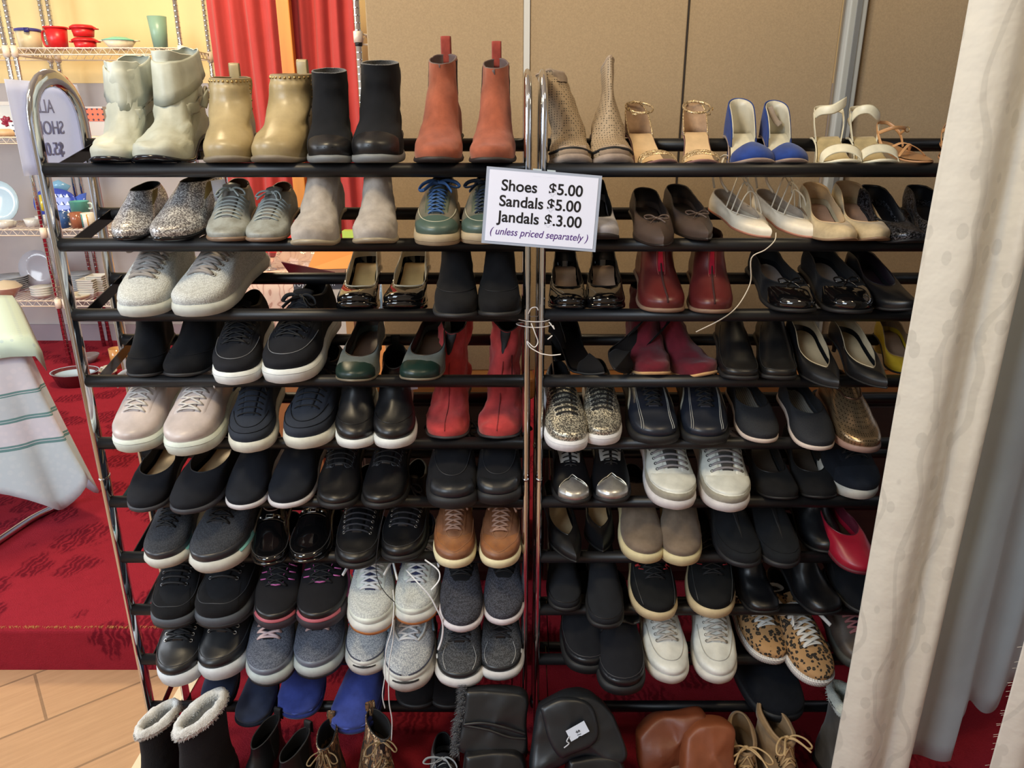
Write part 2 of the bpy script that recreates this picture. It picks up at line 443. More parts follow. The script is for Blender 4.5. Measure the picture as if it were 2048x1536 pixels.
    # --- soles
    def sole(s, m, ext=.004, top=.003, bulge=.002, name='sole', lip=None, prof=None):
        rows = []
        specs = [(-.5, 'b'), (1, 'b2'), (1+bulge/ext if ext else 1, 'm'), (.8, 't'), (-.6, 't2')]
        for e, w_ in specs:
            R = []
            for k in range(NP):
                f = 2*PI*k/NP; c = .5+.5*math.cos(f); ex = ext*e
                x = -ex+(s.L+2*ex)*c; sg = 0 if abs(math.sin(f)) < 1e-9 else math.copysign(1, math.sin(f))
                cap = min(1, math.sin(f)**2*6)
                hw = fshape(c, s.toe)*BW/2+ex*cap**.5
                xb = max(0, min(s.L, x)); bz, tz = s.bottom(xb), s.base(xb)+top
                if prof: tz += prof(xb/s.L)
                z = {'b': bz, 'b2': bz+min(.002, (tz-bz)*.2), 'm': lerp(bz, tz, .55), 't': tz, 't2': tz}[w_]
                R.append((x, sg*hw+s.cen(x), z))
            rows.append(R)
        mb = MB(); mb.grid(rows, closed=True)
        # bottom
        B = rows[0]; half = NP//2
        mb.grid([[B[k] for k in range(0, half+1)], [B[(NP-k) % NP] for k in range(0, half+1)]])
        return s.put(mb, name, m)
    def band(s, m, z0, z1, ext=.0052, name='foxing_stripe'):
        rows = []
        for e, zz in ((0, z0), (1, z0), (1, z1), (0, z1)):
            R = []
            for k in range(NP):
                f = 2*PI*k/NP; c = .5+.5*math.cos(f); ex = ext*(e*.25+.85)
                x = -ex+(s.L+2*ex)*c; sg = 0 if abs(math.sin(f)) < 1e-9 else math.copysign(1, math.sin(f))
                hw = fshape(c, s.toe)*BW/2+ex*min(1, math.sin(f)**2*6)**.5; xb = max(0, min(s.L, x))
                R.append((x, sg*hw+s.cen(x), lerp(s.bottom(xb), s.base(xb), zz)))
            rows.append(R)
        mb = MB(); mb.grid(rows, closed=True); return s.put(mb, name, m)
    def insole(s, m, sc=.86, name='insole', dz=.0045):
        rows = []
        for i in range(25):
            t = .03+.9*i/24; x = t*s.L; hw = fshape(t, s.toe)*BW/2*sc
            rows.append([(x, s.cen(x)+hw*q, s.base(x)+dz+.0012*q*q) for q in (-1, -.5, 0, .5, 1)])
        mb = MB(); mb.grid(rows, flip=True); return s.put(mb, name, m)
    def heel(s, m, kind='block', w_=.6, l=.2):
        if not s.h: return
        rows = []; n = 20; H = s.h
        for q in range(6):
            t = q/5; z = H*(1-t)+.0
            if kind == 'block': lx = l*(1-.12*t); hw = w_*(1-.1*t); x0 = .0+.01*t
            elif kind == 'stiletto':
                k = (1-t)**2.2; lx = lerp(.045, l, k); hw = lerp(.13, w_, k); x0 = lerp(.02, 0, k)
            else: lx = lerp(l*.55, l, (1-t)**1.5); hw = lerp(w_*.6, w_, (1-t)**1.5); x0 = lerp(.02, 0, 1-t)
            R = []
            for k in range(n):
                a = 2*PI*k/n; cx = math.cos(a); sy = math.sin(a)
                px = (x0+lx/2)*s.L-math.copysign(abs(cx)**.7, cx)*lx/2*s.L; py = math.copysign(abs(sy)**.7, sy)*hw*BW/2*.7
                zz = z if q else s.base(max(0, px))-s.p*.4
                R.append((px, py+s.cen(px), zz))
            rows.append(R)
        mb = MB(); mb.grid(rows, closed=True, flip=True); o = len(mb.v)-n; mb.f.append(tuple(range(o, o+n)))
        return s.put(mb, 'heel', m)
    # --- trims
    def line(s, pts2, off=.002):
        """drape a top-view path (x fraction, y metres) on the upper"""
        out = []
        zs = [s.hz(x*s.L, y+s.cen(x*s.L)) for x, y in pts2]
        for i, (x, y) in enumerate(pts2):
            z = zs[i]
            if z is None:
                near = [q for q in zs[max(0, i-3):i+4] if q is not None]
                z = max(near) if near else s.ridge(x)
            out.append(Vector((x*s.L, y+s.cen(x*s.L), z+off)))
        return out
    def laces(s, m, xf=.68, xb=.46, n=5, g=.014, w_=.0032, flat=.45, eyelet=None, style='cross', bow=True, bowm=1.0, knot=True, ends=True):
        mb = MB(); X = [lerp(xf, xb, i/(n-1)) for i in range(n)]; G_ = [g*(1+.25*i/(n-1)) for i in range(n)]
        def seg(x0, y0, x1, y1, lift=.002):
            a = s.line([(x0, y0), (x1, y1)], .001); L_ = []
            for q in range(9):
                t = q/8; x, y = lerp(x0, x1, t), lerp(y0, y1, t); z = s.hz(x*s.L, y+s.cen(x*s.L)); zl = lerp(a[0].z, a[1].z, t)
                z = zl if z is None else max(z, zl-.001)
                L_.append(Vector((x*s.L, y+s.cen(x*s.L), z+.0018*(1 if 0 < q < 8 else 0)+lift*math.sin(PI*t))))
            mb.sweep(L_, w_, w_*flat, 6, wd=[Vector((1, 0, .5))]*9)
        seg(X[0], -G_[0], X[0], G_[0])
        for i in range(1, n):
            if style == 'bar': seg(X[i], -G_[i], X[i], G_[i])
            else:
                seg(X[i-1], -G_[i-1], X[i], G_[i], .0035); seg(X[i-1], G_[i-1], X[i], -G_[i], .002)
        o = None
        if bow:
            kx = X[-1]-.01; kz = s.ridge(kx)+.006; c0 = Vector((kx*s.L, s.cen(kx*s.L), kz)); R = s.rng
            if knot: mb.sweep([c0+Vector((-.002, -.005, 0)), c0+Vector((0, 0, .003)), c0+Vector((.002, .005, 0))], .004, .0035, 8)
            for sg in (-1, 1):
                b = bowm*R.uniform(.8, 1.2); fx = R.uniform(-.2, .8)
                loop = [Vector((0, 0, 0)), Vector((.004*fx, .016*sg*b, .006)), Vector((.02*fx, .034*sg*b, .002)), Vector((.03*fx+.008, .042*sg*b, -.006)),
                        Vector((.03*fx+.014, .03*sg*b, -.004)), Vector((.012, .012*sg, .003)), Vector((.002, 0, 0))]
                end = [Vector((0, 0, 0)), Vector((.008, .010*sg*b, .004)), Vector((.024, .020*sg*b, .002)), Vector((.042*b, .03*sg*b, -.004))]
                for path in ((loop, end) if ends else (loop,)):
                    Q = []
                    for v in spline(path, 5):
                        w = c0+v; z = s.hz(w.x, w.y)
                        if z is not None and w.z < z+.0015: w.z = z+.002
                        Q.append(w)
                    mb.sweep(Q, w_, w_*flat, 6)
        o = s.put(mb, 'laces', m)
        if eyelet:
            for i in range(n):
                for sg in (-1, 1):
                    x, y = X[i], sg*(G_[i]+.001); c = s.line([(x, y)], .0012)[0]
                    xa = s.line([(x+.012, y)], 0)[0]; ya = s.line([(x, y+.003)], 0)[0]; cc = s.line([(x, y)], 0)[0]
                    d1 = (xa-cc).normalized(); d2 = (ya-cc); d2 = (d2-d1*d2.dot(d1)).normalized() if d2.length > 1e-6 else Vector((0, 1, 0))
                    eb = MB(); eb.sweep([c+d1*(.003*math.cos(a))+d2*(.003*math.sin(a)) for a in [2*PI*t/10 for t in range(10)]], .0011, .0011, 6, closed=True)
                    s.put(eb, 'eyelet', eyelet)
        return o
    def tongue(s, m, x0=.66, x1=.40, hw=.017, rise=.012, off=.0014):
        rows = []; n = 14
        for i in range(n+1):
            t = i/n; xx = lerp(x0, x1, t); w_ = hw*(.6+.5*t); row = []
            for j in range(-3, 4):
                y = w_*j/3; x = xx*s.L; z = s.hz(x, y+s.cen(x)); rz = s.ridge(xx)
                over = sstep(.55, 1, t)*rise
                if z is None or over > .001: z = max(z or 0, rz-abs(y)**2*14+over)
                row.append((x, y+s.cen(x), z+(off if i else -.001)))
            rows.append(row)
        mb = MB(); mb.grid(rows); return s.put(mb, 'tongue', m, solid=.003)
    def ribbon(s, name, m, pts, wd, hw, t=.001, n=5, closed=False, ns=8):
        mb = MB(); Q = spline(pts, n) if n else [Vector(p) for p in pts]
        mb.sweep(Q, hw, t, ns, wd=wd, closed=closed); return s.put(mb, name, m)
    def over(s, x, h, hw=None, drop=0.0, k=9):
        """strap path across the foot at x: rises h above the footbed"""
        out = []; W2 = (hw or fshape(x, s.toe)*BW/2*1.02); X = x*s.L
        for i in range(k):
            a = PI*i/(k-1); out.append((X+drop*math.sin(a), s.cen(X)-W2*math.cos(a), s.base(X)-.002+h*math.sin(a)**.8))
        return out
    def place(s, tier, u, v, yaw=0, roll=0, hb=None, oh=None, X=None, tilt=None, dz=0):
        hb = s.h if hb is None else hb
        sl = math.atan2(RISE, DEP); tau = (sl-math.atan2(hb*s.S*.95, .178)) if tilt is None else math.radians(tilt)
        ps = math.radians(yaw)
        hv = Vector((math.sin(ps), -math.cos(ps), 0)); Z = Vector((0, 0, 1))
        d = hv*math.cos(tau)-Z*math.sin(tau); n = hv*math.sin(tau)+Z*math.cos(tau); y = n.cross(d)
        L = s.L*s.S; C = Vector((0, D0, ZT(tier)))
        best = None
        cand = [oh] if oh is not None else [i*.004 for i in range(0, 29)]
        for q in cand:
            xc = L-q/max(.5, math.cos(ps)); xc = max(.55*L, min(.985*L, xc)); zc = s.bottom(xc/s.S)*s.S
            O = C+n*RR-(d*xc+n*zc)
            T = O+d*(.955*L)+n*(s.bottom(.955*s.L)*s.S)
            ax = T.y*CT-(T.z-CH)*ST; O.x = (u-1024)/FPX*ax-(T.x-O.x)
            T.x = O.x+d.x*.955*L
            e = abs(proj(T)[1]-v)
            if best is None or e < best[0]: best = (e, O.copy(), q)
        O = best[1]; O.z += dz
        M = Matrix((d, y, n)).transposed().to_4x4()
        if roll: M = M @ Matrix.Rotation(math.radians(roll), 4, 'X')
        s.o.matrix_world = Matrix.Translation(O) @ M
        return best[0]
# ring keys: (x_front, z_front, x_back, z_back, width, ellipse, sag, follow base)
def K_low(tx, vz, ch, th, tw=.84, sag=0.0, e=.25):
    th *= .80; tx = min(.78, tx+.05); vz *= .85
    return [(1, 0, 0, 0, 1, 0, 0, 1), (1.004, .4*th, -.01, .3*ch, 1.03, 0, 0, 1), (.968, .78*th, -.014, .55*ch, .99, 0, sag*.3, 1),
            ((.95+tx)/2, lerp(th, vz, .55)+.002, -.006, .82*ch, .93, e*.5, sag*.7, 1), (tx, vz, .012, ch, tw, e, sag, 1)]
def K_shoe(tx, vz, ch, th, tw=.52, sag=.01, wm=1.0):
    th *= .74; vz *= .95
    m1 = lerp(.9, tx, .33); m2 = lerp(.9, tx, .66)
    return [(1, 0, 0, 0, 1, 0, 0, 1), (1.004, .42*th, -.008, .3*ch, 1.03, 0, 0, 1), (.968, .74*th, -.012, .5*ch, .99*wm, 0, 0, 1),
            (.875, 1.02*th, -.01, .66*ch, .91*wm, .1, 0, 1), (m1, lerp(th, vz, .25)+.004, -.004, .8*ch, .82*wm, .3, sag*.3, 1),
            (m2, lerp(th, vz, .62)+.002, .004, .92*ch, .70, .55, sag*.7, 1), (tx, vz, .012, ch, tw+.06, .85, sag, 1)]
def K_boot(H, th, sw=.55, xf=.47, xb=.02, tops=(0, 0), thin=1.0, rise=.095):
    th *= .80; wi = sw*1.02
    return [(1, 0, 0, 0, 1, 0, 0, 1), (1.004, .42*th, -.008, .02, 1.03, 0, 0, 1), (.965, .76*th, -.012, .035, .99, 0, 0, 1),
            (.885, 1.05*th, -.01, .05, .92, .1, 0, 1), (.78, th+.014, 0, .062, .84, .3, 0, 1), (.66, th+.032, .005, .075, max(.78, wi+.06), .5, 0, 1),
            (.56, rise, .02, .09, max(.70, wi+.02)*thin, .8, 0, .6), (xf+.02, lerp(rise, H, .3), .03, lerp(.09, H, .3), max(sw+.02, (wi+.70)/2-.02), 1, 0, 0),
            (xf, lerp(rise, H, .65), xb+.005, lerp(.09, H, .65), sw+.015, 1, 0, 0), (xf, H+tops[0], xb, H+tops[1], sw, 1, 0, 0)]
# ------------------------------------------------------------------ rack measures
D0 = 1.5; DEP = .173; RISE = .041; RR = .0135
def ZT(i): return CH-(.0911+.1434*(i-1))
STG = .143
def struct(o): o['kind'] = 'structure'; return o
# ------------------------------------------------------------------ the room
RED = (154, 38, 52); REDD = (112, 20, 36)
floor = struct(MB().box((-4.5, -2.2, -.05), (4.5, 1.83, 0)).build('floor', mat('planks', (188, 148, 110)), smooth=False))
st = MB(); ny = 1
st.box((-4.5, 1.83, -.05), (4.5, 4.95, STG))
stage = struct(bevel(st.build('floor', mat('carpet', RED, REDD), smooth=False), .012, 3))
fb = MB(); R = random.Random(3)
for i in range(420):
    x = -1.75+R.random()**.9*1.0; a = R.uniform(-.5, .5); l = R.uniform(.003, .010)
    y = 1.836+R.random()*.006
    fb.sweep([(x, y, STG-.001), (x+a*l, y+.2*l, STG+.002+l*.25), (x+a*l*1.6, y+l, STG+.0012)], .00035, n=4)
fo = fb.build('frayed_thread', mat('fabric', (214, 160, 92)), stage); fo['kind'] = 'stuff'
# carpet laid on the floor under the racks, cream edging
cp = empty('carpet', (.4, 1.5, 0)); tag(cp, 'dark red carpet on the floor under both shoe racks, cream edging strip', 'carpet')
MB().box((-1.31, -.9, 0), (1.9, .329, .018)).build('carpet_pile', mat('carpet', RED, REDD), cp, smooth=False)
MB().box((-1.352, -.9, 0), (-1.311, .327, .021)).build('edging_strip', mat('plastic', (226, 210, 178)), cp, smooth=False)
struct(MB().box((-4.5, 4.9, STG), (4.5, 5.0, 1.76)).build('wall_back', mat('paint', (178, 172, 170)), smooth=False))  # lower wall greyed: shade around the shelves painted into the colour
struct(MB().box((-4.5, 4.898, 1.76), (4.5, 5.0, 3.2)).build('wall_back', mat('paint', (236, 210, 152)), smooth=False))  # upper wall yellower: warm lamp light painted into the colour
struct(MB().box((-4.5, 4.88, STG), (-1.2, 4.9, STG+.11)).build('baseboard_back', mat('paint', (150, 140, 148)), smooth=False))
struct(MB().box((-4.5, -2.5, 3.25), (4.5, 5, 3.35)).build('ceiling', mat('paint', (226, 222, 210)), smooth=False))  # unseen ceiling, put in to reflect in the chrome posts
struct(MB().box((-4.5, -2.5, 0), (4.5, -2.4, 3.25)).build('wall_front', mat('paint', (222, 216, 200)), smooth=False))  # unseen wall behind the camera, put in as a bright chrome reflection
for sx_, nm in ((-1, 'left'), (1, 'right')):  # side walls out of view, openings added to let world light in
    xa, xb = sorted((sx_*4.5, sx_*4.6)); w4 = MB().box((xa, -2.5, 0), (xb, 5, .75)).box((xa, -2.5, 2.55), (xb, 5, 3.25)).box((xa, -2.5, .75), (xb, -1.9, 2.55)).box((xa, 4.4, .75), (xb, 5, 2.55))
    struct(w4.build('wall_'+nm, mat('paint', (226, 214, 190)), smooth=False))
    fr_ = MB()
    for k in range(5):
        y = lerp(-1.9, 4.4, k/4); fr_.box((xa, y-.03, .75), (xb, y+.03, 2.55))
    fr_.box((xa-.01, -1.9, .72), (xb+.01, 4.4, .78)).box((xa-.01, -1.9, 2.52), (xb+.01, 4.4, 2.58))
    struct(fr_.build('window_%d' % (1 if sx_ < 0 else 2), mat('paint', (230, 230, 226)), smooth=False))  # frames of the added, unseen openings that admit world light
# ------------------------------------------------------------------ shoe racks
chrome = mat('chrome', (215, 218, 222)); blk = mat('blackmetal', (30, 31, 36))
def rack(X0, X1, label):
    r = empty('shoe_rack', ((X0+X1)/2, D0, 0)); tag(r, label, 'shoe rack', 'ten-tier shoe racks'); ox, oy = (X0+X1)/2, D0
    for X in (X0, X1):
        pts = []; top = 1.632; r0 = DEP/2
        pts += [(X-ox, 0, z) for z in [.018, .05]+[.1+.1*i for i in range(15)]]
        for k in range(0, 13):
            a = PI*k/12; pts.append((X-ox, r0-r0*math.cos(a), top-r0+r0*math.sin(a)*.95))
        pts += [(X-ox, DEP, z) for z in [1.5-.1*i for i in range(15)]+[.05, .018]]
        MB().sweep(pts, .0175, .008, 12, wd=[Vector((0, math.cos(q), math.sin(q))) for q in
            [0]*17+[-PI*k/12+0 for k in range(13)]+[PI]*17]).build('end_frame', chrome, r)
        MB().sweep([(X-ox, 0, .80), (X-ox, 0, .806)], .0187, .0092, 12, wd=(0, 1, 0)).build('joint_ring', chrome, r)
        MB().sweep([(X-ox, DEP, .80), (X-ox, DEP, .806)], .0187, .0092, 12, wd=(0, 1, 0)).build('joint_ring', chrome, r)
        for dy in (0, DEP):
            MB().sweep([(X-ox, dy, .0185), (X-ox, dy, .04)], .0195, .0105, 12, wd=(0, 1, 0)).build('foot_cap', mat('plastic', (24, 24, 26)), r)
    for i in range(1, 11):
        z = ZT(i)
        for dy, dz in ((0, 0), (DEP, RISE)):
            MB().sweep([(X0-ox+.004, dy, z+dz), (X1-ox-.004, dy, z+dz)], RR, n=16).build('rail', blk, r)
        for X in (X0+.030, X1-.030):
            b = MB(); x = X-ox
            b.add([(x-.001, 0, z-.012), (x-.001, 0, z+.012), (x-.001, DEP, z+RISE+.012), (x-.001, DEP, z+RISE-.012),
                   (x+.001, 0, z-.012), (x+.001, 0, z+.012), (x+.001, DEP, z+RISE+.012), (x+.001, DEP, z+RISE-.012)],
                  [(0, 1, 2, 3), (7, 6, 5, 4), (0, 4, 5, 1), (1, 5, 6, 2), (2, 6, 7, 3), (3, 7, 4, 0)])
            b.build('side_bar', mat('gloss', (26, 26, 30)), r, smooth=False)
    return r
rack(-.903, .030, 'left ten-tier chrome and black metal shoe rack holding rows of shoes')
rack(.060, .993, 'right ten-tier chrome and black metal shoe rack beside the cream curtain')
# string tying the racks together
sg = empty('string', (.045, 1.48, 1.02)); tag(sg, 'white string tied around the two middle chrome rack posts', 'string')
sw = mat('fabric', (232, 228, 224)); zc = at(1070, 645, 1.48).z-1.02
def sloop(dz, wob):
    return [(.036*math.cos(a)*1.0, .022*math.sin(a)+.02, dz+wob*math.sin(a*2+1)) for a in [2*PI*k/28 for k in range(28)]]
MB().sweep(sloop(zc+.003, .0012), .0011, n=6, closed=True).build('loop', sw, sg)
MB().sweep(sloop(zc-.009, .0012), .0011, n=6, closed=True).build('loop', sw, sg)
for P_ in ([(-.006, -.006, zc), (.002, -.01, zc-.02), (.008, -.006, zc-.04), (.0, -.008, zc-.05), (-.014, -.006, zc-.038), (-.008, -.008, zc-.05), (.012, -.01, zc-.062), (.022, -.012, zc-.064), (.036, -.012, zc-.066), (.055, -.012, zc-.064)],
           [(-.012, -.0, zc+.018), (-.006, -.002, zc+.03), (.004, -.002, zc+.032), (.008, -.002, zc+.026)],
           [(.03, -.004, zc+.002), (.037, -.008, zc-.006), (.041, -.008, zc-.012), (.038, -.008, zc-.004)],
           [(.028, -.006, zc-.034), (.034, -.008, zc-.028), (.037, -.008, zc-.025)]):
    MB().sweep(spline(P_, 5), .0012, n=6).build('string_end', sw, sg)
# ------------------------------------------------------------------ laminated price sign on the middle posts
ps = empty('price_sign', (0, 0, 0))
tag(ps, 'laminated white price sign for shoes, sandals and jandals on middle posts', 'sign')
ps.location = at(1083, 419, 1.425); ps.rotation_euler = (math.radians(-13), math.radians(4.6), 0)
pw, ph = .2025, .130
b = MB().box((-pw/2-.006, -.0004, -ph/2-.005), (pw/2+.006, .0004, ph/2+.005)); b.build('laminate_pouch', mat('gloss', (160, 170, 190)), ps, smooth=False)
b = MB().box((-pw/2, -.0012, -ph/2), (pw/2, -.0005, ph/2)); b.build('sheet', mat('gloss', (222, 228, 250)), ps, smooth=False)
ink = mat('plastic', (36, 36, 44)); pur = mat('plastic', (74, 34, 120))
for (tx_, x, zz) in (('Shoes', -.078, .0290), ('$5.00', .010, .0290), ('Sandals', -.080, .0005), ('$5.00', .0090, .0005), ('Jandals', -.080, -.0280), ('$.3.00', .0065, -.0280)):
    text('lettering', tx_, .0284, ink, ps, (x, -.0014, zz), bold=.0005)
text('handwriting', '( unless priced separately )', .0185, pur, ps, (-.094, -.0014, -.0520), (PI/2, 0, 0), bold=.00005, shear=.25, sx=.92)
for x in (-.013, .014):
    MB().add([(x-.008, -.0014, ph/2-.006), (x+.008, -.0014, ph/2-.006), (x+.008, .030, ph/2+.013), (x-.008, .030, ph/2+.013)], [(0, 1, 2, 3)]).build('tape', mat('gloss', (176, 196, 214)), ps, smooth=False)
# ------------------------------------------------------------------ display boards and sideboard behind
felt = mat('felt', (170, 146, 114)); brd = [(-.372, .030), (.046, .447), (.450, .838), (.905, 1.75)]
lb = ['leftmost of the tan felt display boards, beside the red curtain', 'tan felt display board right of the white strip, behind middle posts',
      'tan felt display board behind the blue court shoes', 'tan felt display board next to the cream curtain']
for (a, b_), l_ in zip(brd, lb):
    bo = empty('display_board', ((a+b_)/2, 2.12, .85)); tag(bo, l_, 'display board', 'tan display boards'); hw = (b_-a)/2
    bevel(MB().box((-hw, -.010, 0), (hw, .012, 1.6)).build('panel', felt, bo, smooth=False), .003, 2)
    if a < 0: MB().box((hw, -.014, 0), (hw+.0155, .01, 1.6)).build('edge_strip', mat('paint', (206, 204, 198)), bo, smooth=False)['label'] = 'white edge strip'
    elif a == .046: MB().box((hw, -.012, 0), (hw+.003, .01, 1.6)).build('edge_strip', mat('paint', (60, 48, 40)), bo, smooth=False)['label'] = 'thin dark edge'
    elif a == .450:
        p = MB().box((hw+.012, -.03, 0), (hw+.056, .02, 1.6)); bevel(p.build('post', mat('paint', (176, 176, 170)), bo, smooth=False), .004, 3)
        MB().box((hw+.028, -.034, 0), (hw+.040, -.029, 1.6)).build('groove', mat('paint', (120, 120, 118)), bo, smooth=False)
for (a, b_, l_) in ((-.46, .055, 'dark brown wooden sideboard behind the left rack'), (.10, 1.75, 'dark brown wooden sideboard behind the right rack')):
    sb = empty('sideboard', ((a+b_)/2, 2.1, STG)); tag(sb, l_, 'sideboard', 'brown sideboards'); hw = (b_-a)/2
    bevel(MB().box((-hw, -.02, 0), (hw, .38, .638)).build('body', mat('wood', (74, 52, 42), (1, 1, 4)), sb, smooth=False), .004)
    n = max(1, round(2*hw/.5))
    for k in range(n):
        x0 = -hw+2*hw*k/n; x1 = -hw+2*hw*(k+1)/n
        d = bevel(MB().box((x0+.012, -.034, .04), (x1-.012, -.0205, .61)).build('door', mat('wood', (70, 50, 42), (1, 1, 4)), sb, smooth=False), .004)
        MB().lathe([(0, 0), (.012, .0), (.014, .01), (.006, .018), (0, .018)], n=12).build('knob', mat('metal', (120, 92, 60)), d).matrix_world = Matrix.Translation((x1-.05, -.034, .4)) @ Matrix.Rotation(PI/2, 4, 'X')
    bevel(MB().box((-hw-.01, -.06, .638), (hw+.01, .4, .7065)).build('top_ledge', mat('wood', (188, 122, 62), (.3, 1, 4)), sb, smooth=False), .012, 3)
# ------------------------------------------------------------------ cream curtain on the right
def sheet(path, z0, z1, nz, fold=0, seed=0, rag=None):
    P_ = spline(path, 8); rows = []
    for i in range(nz+1):
        t = i/nz; row = []
        for j, p in enumerate(P_):
            z = lerp(z1, z0+(rag(j/(len(P_)-1)) if rag else 0), t)
            q = noise.noise(Vector((p.x*6, z*1.1+seed, seed)))*fold+noise.noise(Vector((p.x*20, z*3+seed, seed+5)))*fold*.35
            row.append((p.x+q*.4*(1 if 0 < j < len(P_)-1 else .12), p.y+q, z))
        rows.append(row)
    return MB().grid(rows)
cu = empty('curtain', (.8, 1.3, 0)); tag(cu, 'long cream leaf-patterned curtain with grey-blue lining at the right', 'curtain')
def rel(pts, o=(.8, 1.3)): return [(x-o[0], y-o[1], 0) for x, y in pts]
m = sheet(rel([(.714, 1.30), (.74, 1.272), (.77, 1.262), (.80, 1.275), (.825, 1.285), (.848, 1.262), (.866, 1.266), (.872, 1.30)]), .08, 2.5, 60, .012, 2, lambda t: .0)
m.build('front_panel', mat('damask', (208, 202, 188)), cu, solid=.0022)
m = sheet(rel([(.835, 1.34), (.88, 1.33), (.93, 1.36), (.98, 1.352), (1.02, 1.36), (1.05, 1.39), (1.09, 1.405), (1.13, 1.40), (1.18, 1.44), (1.24, 1.42), (1.32, 1.46), (1.45, 1.42), (1.6, 1.46)]), .16, 2.5, 50, .034, 9, lambda t: .0 if t < .3 else (.0 if t < .33 else .11+.03*math.sin(t*20)))
m.build('lining', mat('cloth', (176, 184, 186)), cu, solid=.0022)['label'] = 'grey-blue lining'
c2 = empty('curtain', (1.05, 1.15, 0)); tag(c2, 'cream curtain edge in the bottom right corner, frayed side', 'curtain')
m = sheet(rel([(.945, 1.15), (.99, 1.13), (1.05, 1.15), (1.12, 1.13), (1.2, 1.15)], (1.05, 1.15)), .05, 2.5, 40, .008, 4)
m.build('panel', mat('damask', (208, 202, 190)), c2, solid=.002)
fr = MB()
for i in range(26):
    z = R.uniform(.3, .8); l = R.uniform(.003, .009)
    fr.sweep([(-.096, 0, z), (-.106-l, -.001, z-.003*R.random())], .0003, n=4)
fr.build('frayed_thread', mat('fabric', (220, 212, 196)), c2)['kind'] = 'stuff'
# ------------------------------------------------------------------ back left: wire shelving with crockery
cream = mat('plastic', (232, 216, 196)); YF, YB = 4.35, 4.75
def shelving(X0, X1, zs, label, group, posts=(1, 1)):
    r = empty('wire_shelving', ((X0+X1)/2, YF, STG)); tag(r, label, 'shelving', group); ox = (X0+X1)/2
    for X in (X0, X1):
        for Y in (YF, YB):
            p = MB().sweep([(X-ox, Y-YF, 0), (X-ox, Y-YF, 2.4)], .0125, n=12)
            for k in range(90): p.sweep([(X-ox, Y-YF, .03+k*.0262), (X-ox, Y-YF, .033+k*.0262)], .0134, n=12, cap=False)
            p.build('post', chrome, r)
    for z in zs:
        s = MB(); z -= STG; H = .032
        for zz in (z, z-H):
            for Y in (YF, YB): s.sweep([(X0-ox, Y-YF, zz), (X1-ox, Y-YF, zz)], .0035, n=6)
            for X in (X0, X1): s.sweep([(X-ox, 0, zz), (X-ox, YB-YF, zz)], .0035, n=6)
        n = 18
        for Y in (YF, YB):
            s.sweep([(lerp(X0, X1, k/(2*n))-ox, Y-YF, z if k % 2 else z-H) for k in range(2*n+1)], .0022, n=5)
        for X in (X0, X1):
            s.sweep([(X-ox, lerp(0, YB-YF, k/16), z if k % 2 else z-H) for k in range(17)], .0022, n=5)
        for k in range(30): s.sweep([(lerp(X0, X1, (k+.5)/30)-ox, 0, z+.003), (lerp(X0, X1, (k+.5)/30)-ox, YB-YF, z+.003)], .0016, n=4)
        s.build('shelf', cream, r)
        for X in (X0, X1):
            for Y in (YF, YB):
                MB().sweep([(X-ox, Y-YF, z-H-.012), (X-ox, Y-YF, z+.012)], .0175, n=12).build('sleeve', cream, r)
    return r
ZS = [at(100, 96, YF).z, at(100, 275, YF).z, at(100, 460, YF).z, at(100, 602, YF).z]
SX1 = at(362, 96, YF).x; SX0 = at(28, 96, YF).x
shelving(SX0, SX1, ZS, 'chrome wire shelving with cream shelves of crockery, beside the red curtain', 'chrome wire shelving units')
shelving(SX0-.95, SX0-.045, ZS, 'chrome wire shelving unit at the far left edge', 'chrome wire shelving units')
def lath(name, u, v, Y, prof, m, label, cat, group=None, n=24, sx=1, sy=1, rot=None, z=None, parts=()):
    """a turned thing whose base centre stands at depth Y, column u; z = surface height"""
    p = at(u, v, Y); zz = p.z if z is None else z
    p = Vector((p.x, Y, zz)); e = empty(name, p) if parts else None
    o = MB().lathe(prof, n=n).build('body' if parts else name, m, e)
    if not parts: o.location = p; tgt = o
    else: tgt = e
    tgt.scale = (sx, sy, 1)
    if rot: tgt.rotation_euler = rot
    for (pn, mb, pm) in parts: mb.build(pn, pm, e)
    tag(tgt, label, cat, group); return tgt
def handle(r, z0, z1, out, t=.006, sgn=-1):
    return MB().sweep(spline([(sgn*r, 0, z1), (sgn*(r+out*.8), 0, z1), (sgn*(r+out), 0, (z0+z1)/2), (sgn*(r+out*.7), 0, z0), (sgn*r, 0, z0)], 5), t, n=8)
W_ = mat('gloss', (214, 212, 204)); GR = mat('gloss', (166, 172, 180))
redp = mat('plastic', (206, 32, 36)); z1, z2, z3, z4 = [q+.004 for q in ZS]
lath('food_container', 61, 90, 4.5, [(0, 0), (.055, 0), (.062, .09), (.058, .09), (.052, .004), (0, .004)], mat('plastic', (222, 208, 172)), 'clear plastic container with blue clip lid on top shelf', 'container', z=z1,
     parts=[('lid', MB().lathe([(0, .09), (.066, .09), (.066, .102), (.05, .106), (0, .106)]), mat('plastic', (70, 70, 150))), ('clip', MB().box((.02, -.07, .082), (.045, -.06, .104)), mat('plastic', (50, 52, 130)))])
lath('jug', 117, 90, 4.5, [(0, 0), (.046, 0), (.056, .105), (0, .105)], redp, 'red plastic jug with lid on top shelf', 'jug', z=z1,
     parts=[('lid', MB().lathe([(0, .105), (.062, .105), (.062, .113), (0, .118)]), redp), ('handle', handle(.05, .02, .09, .03), redp)])
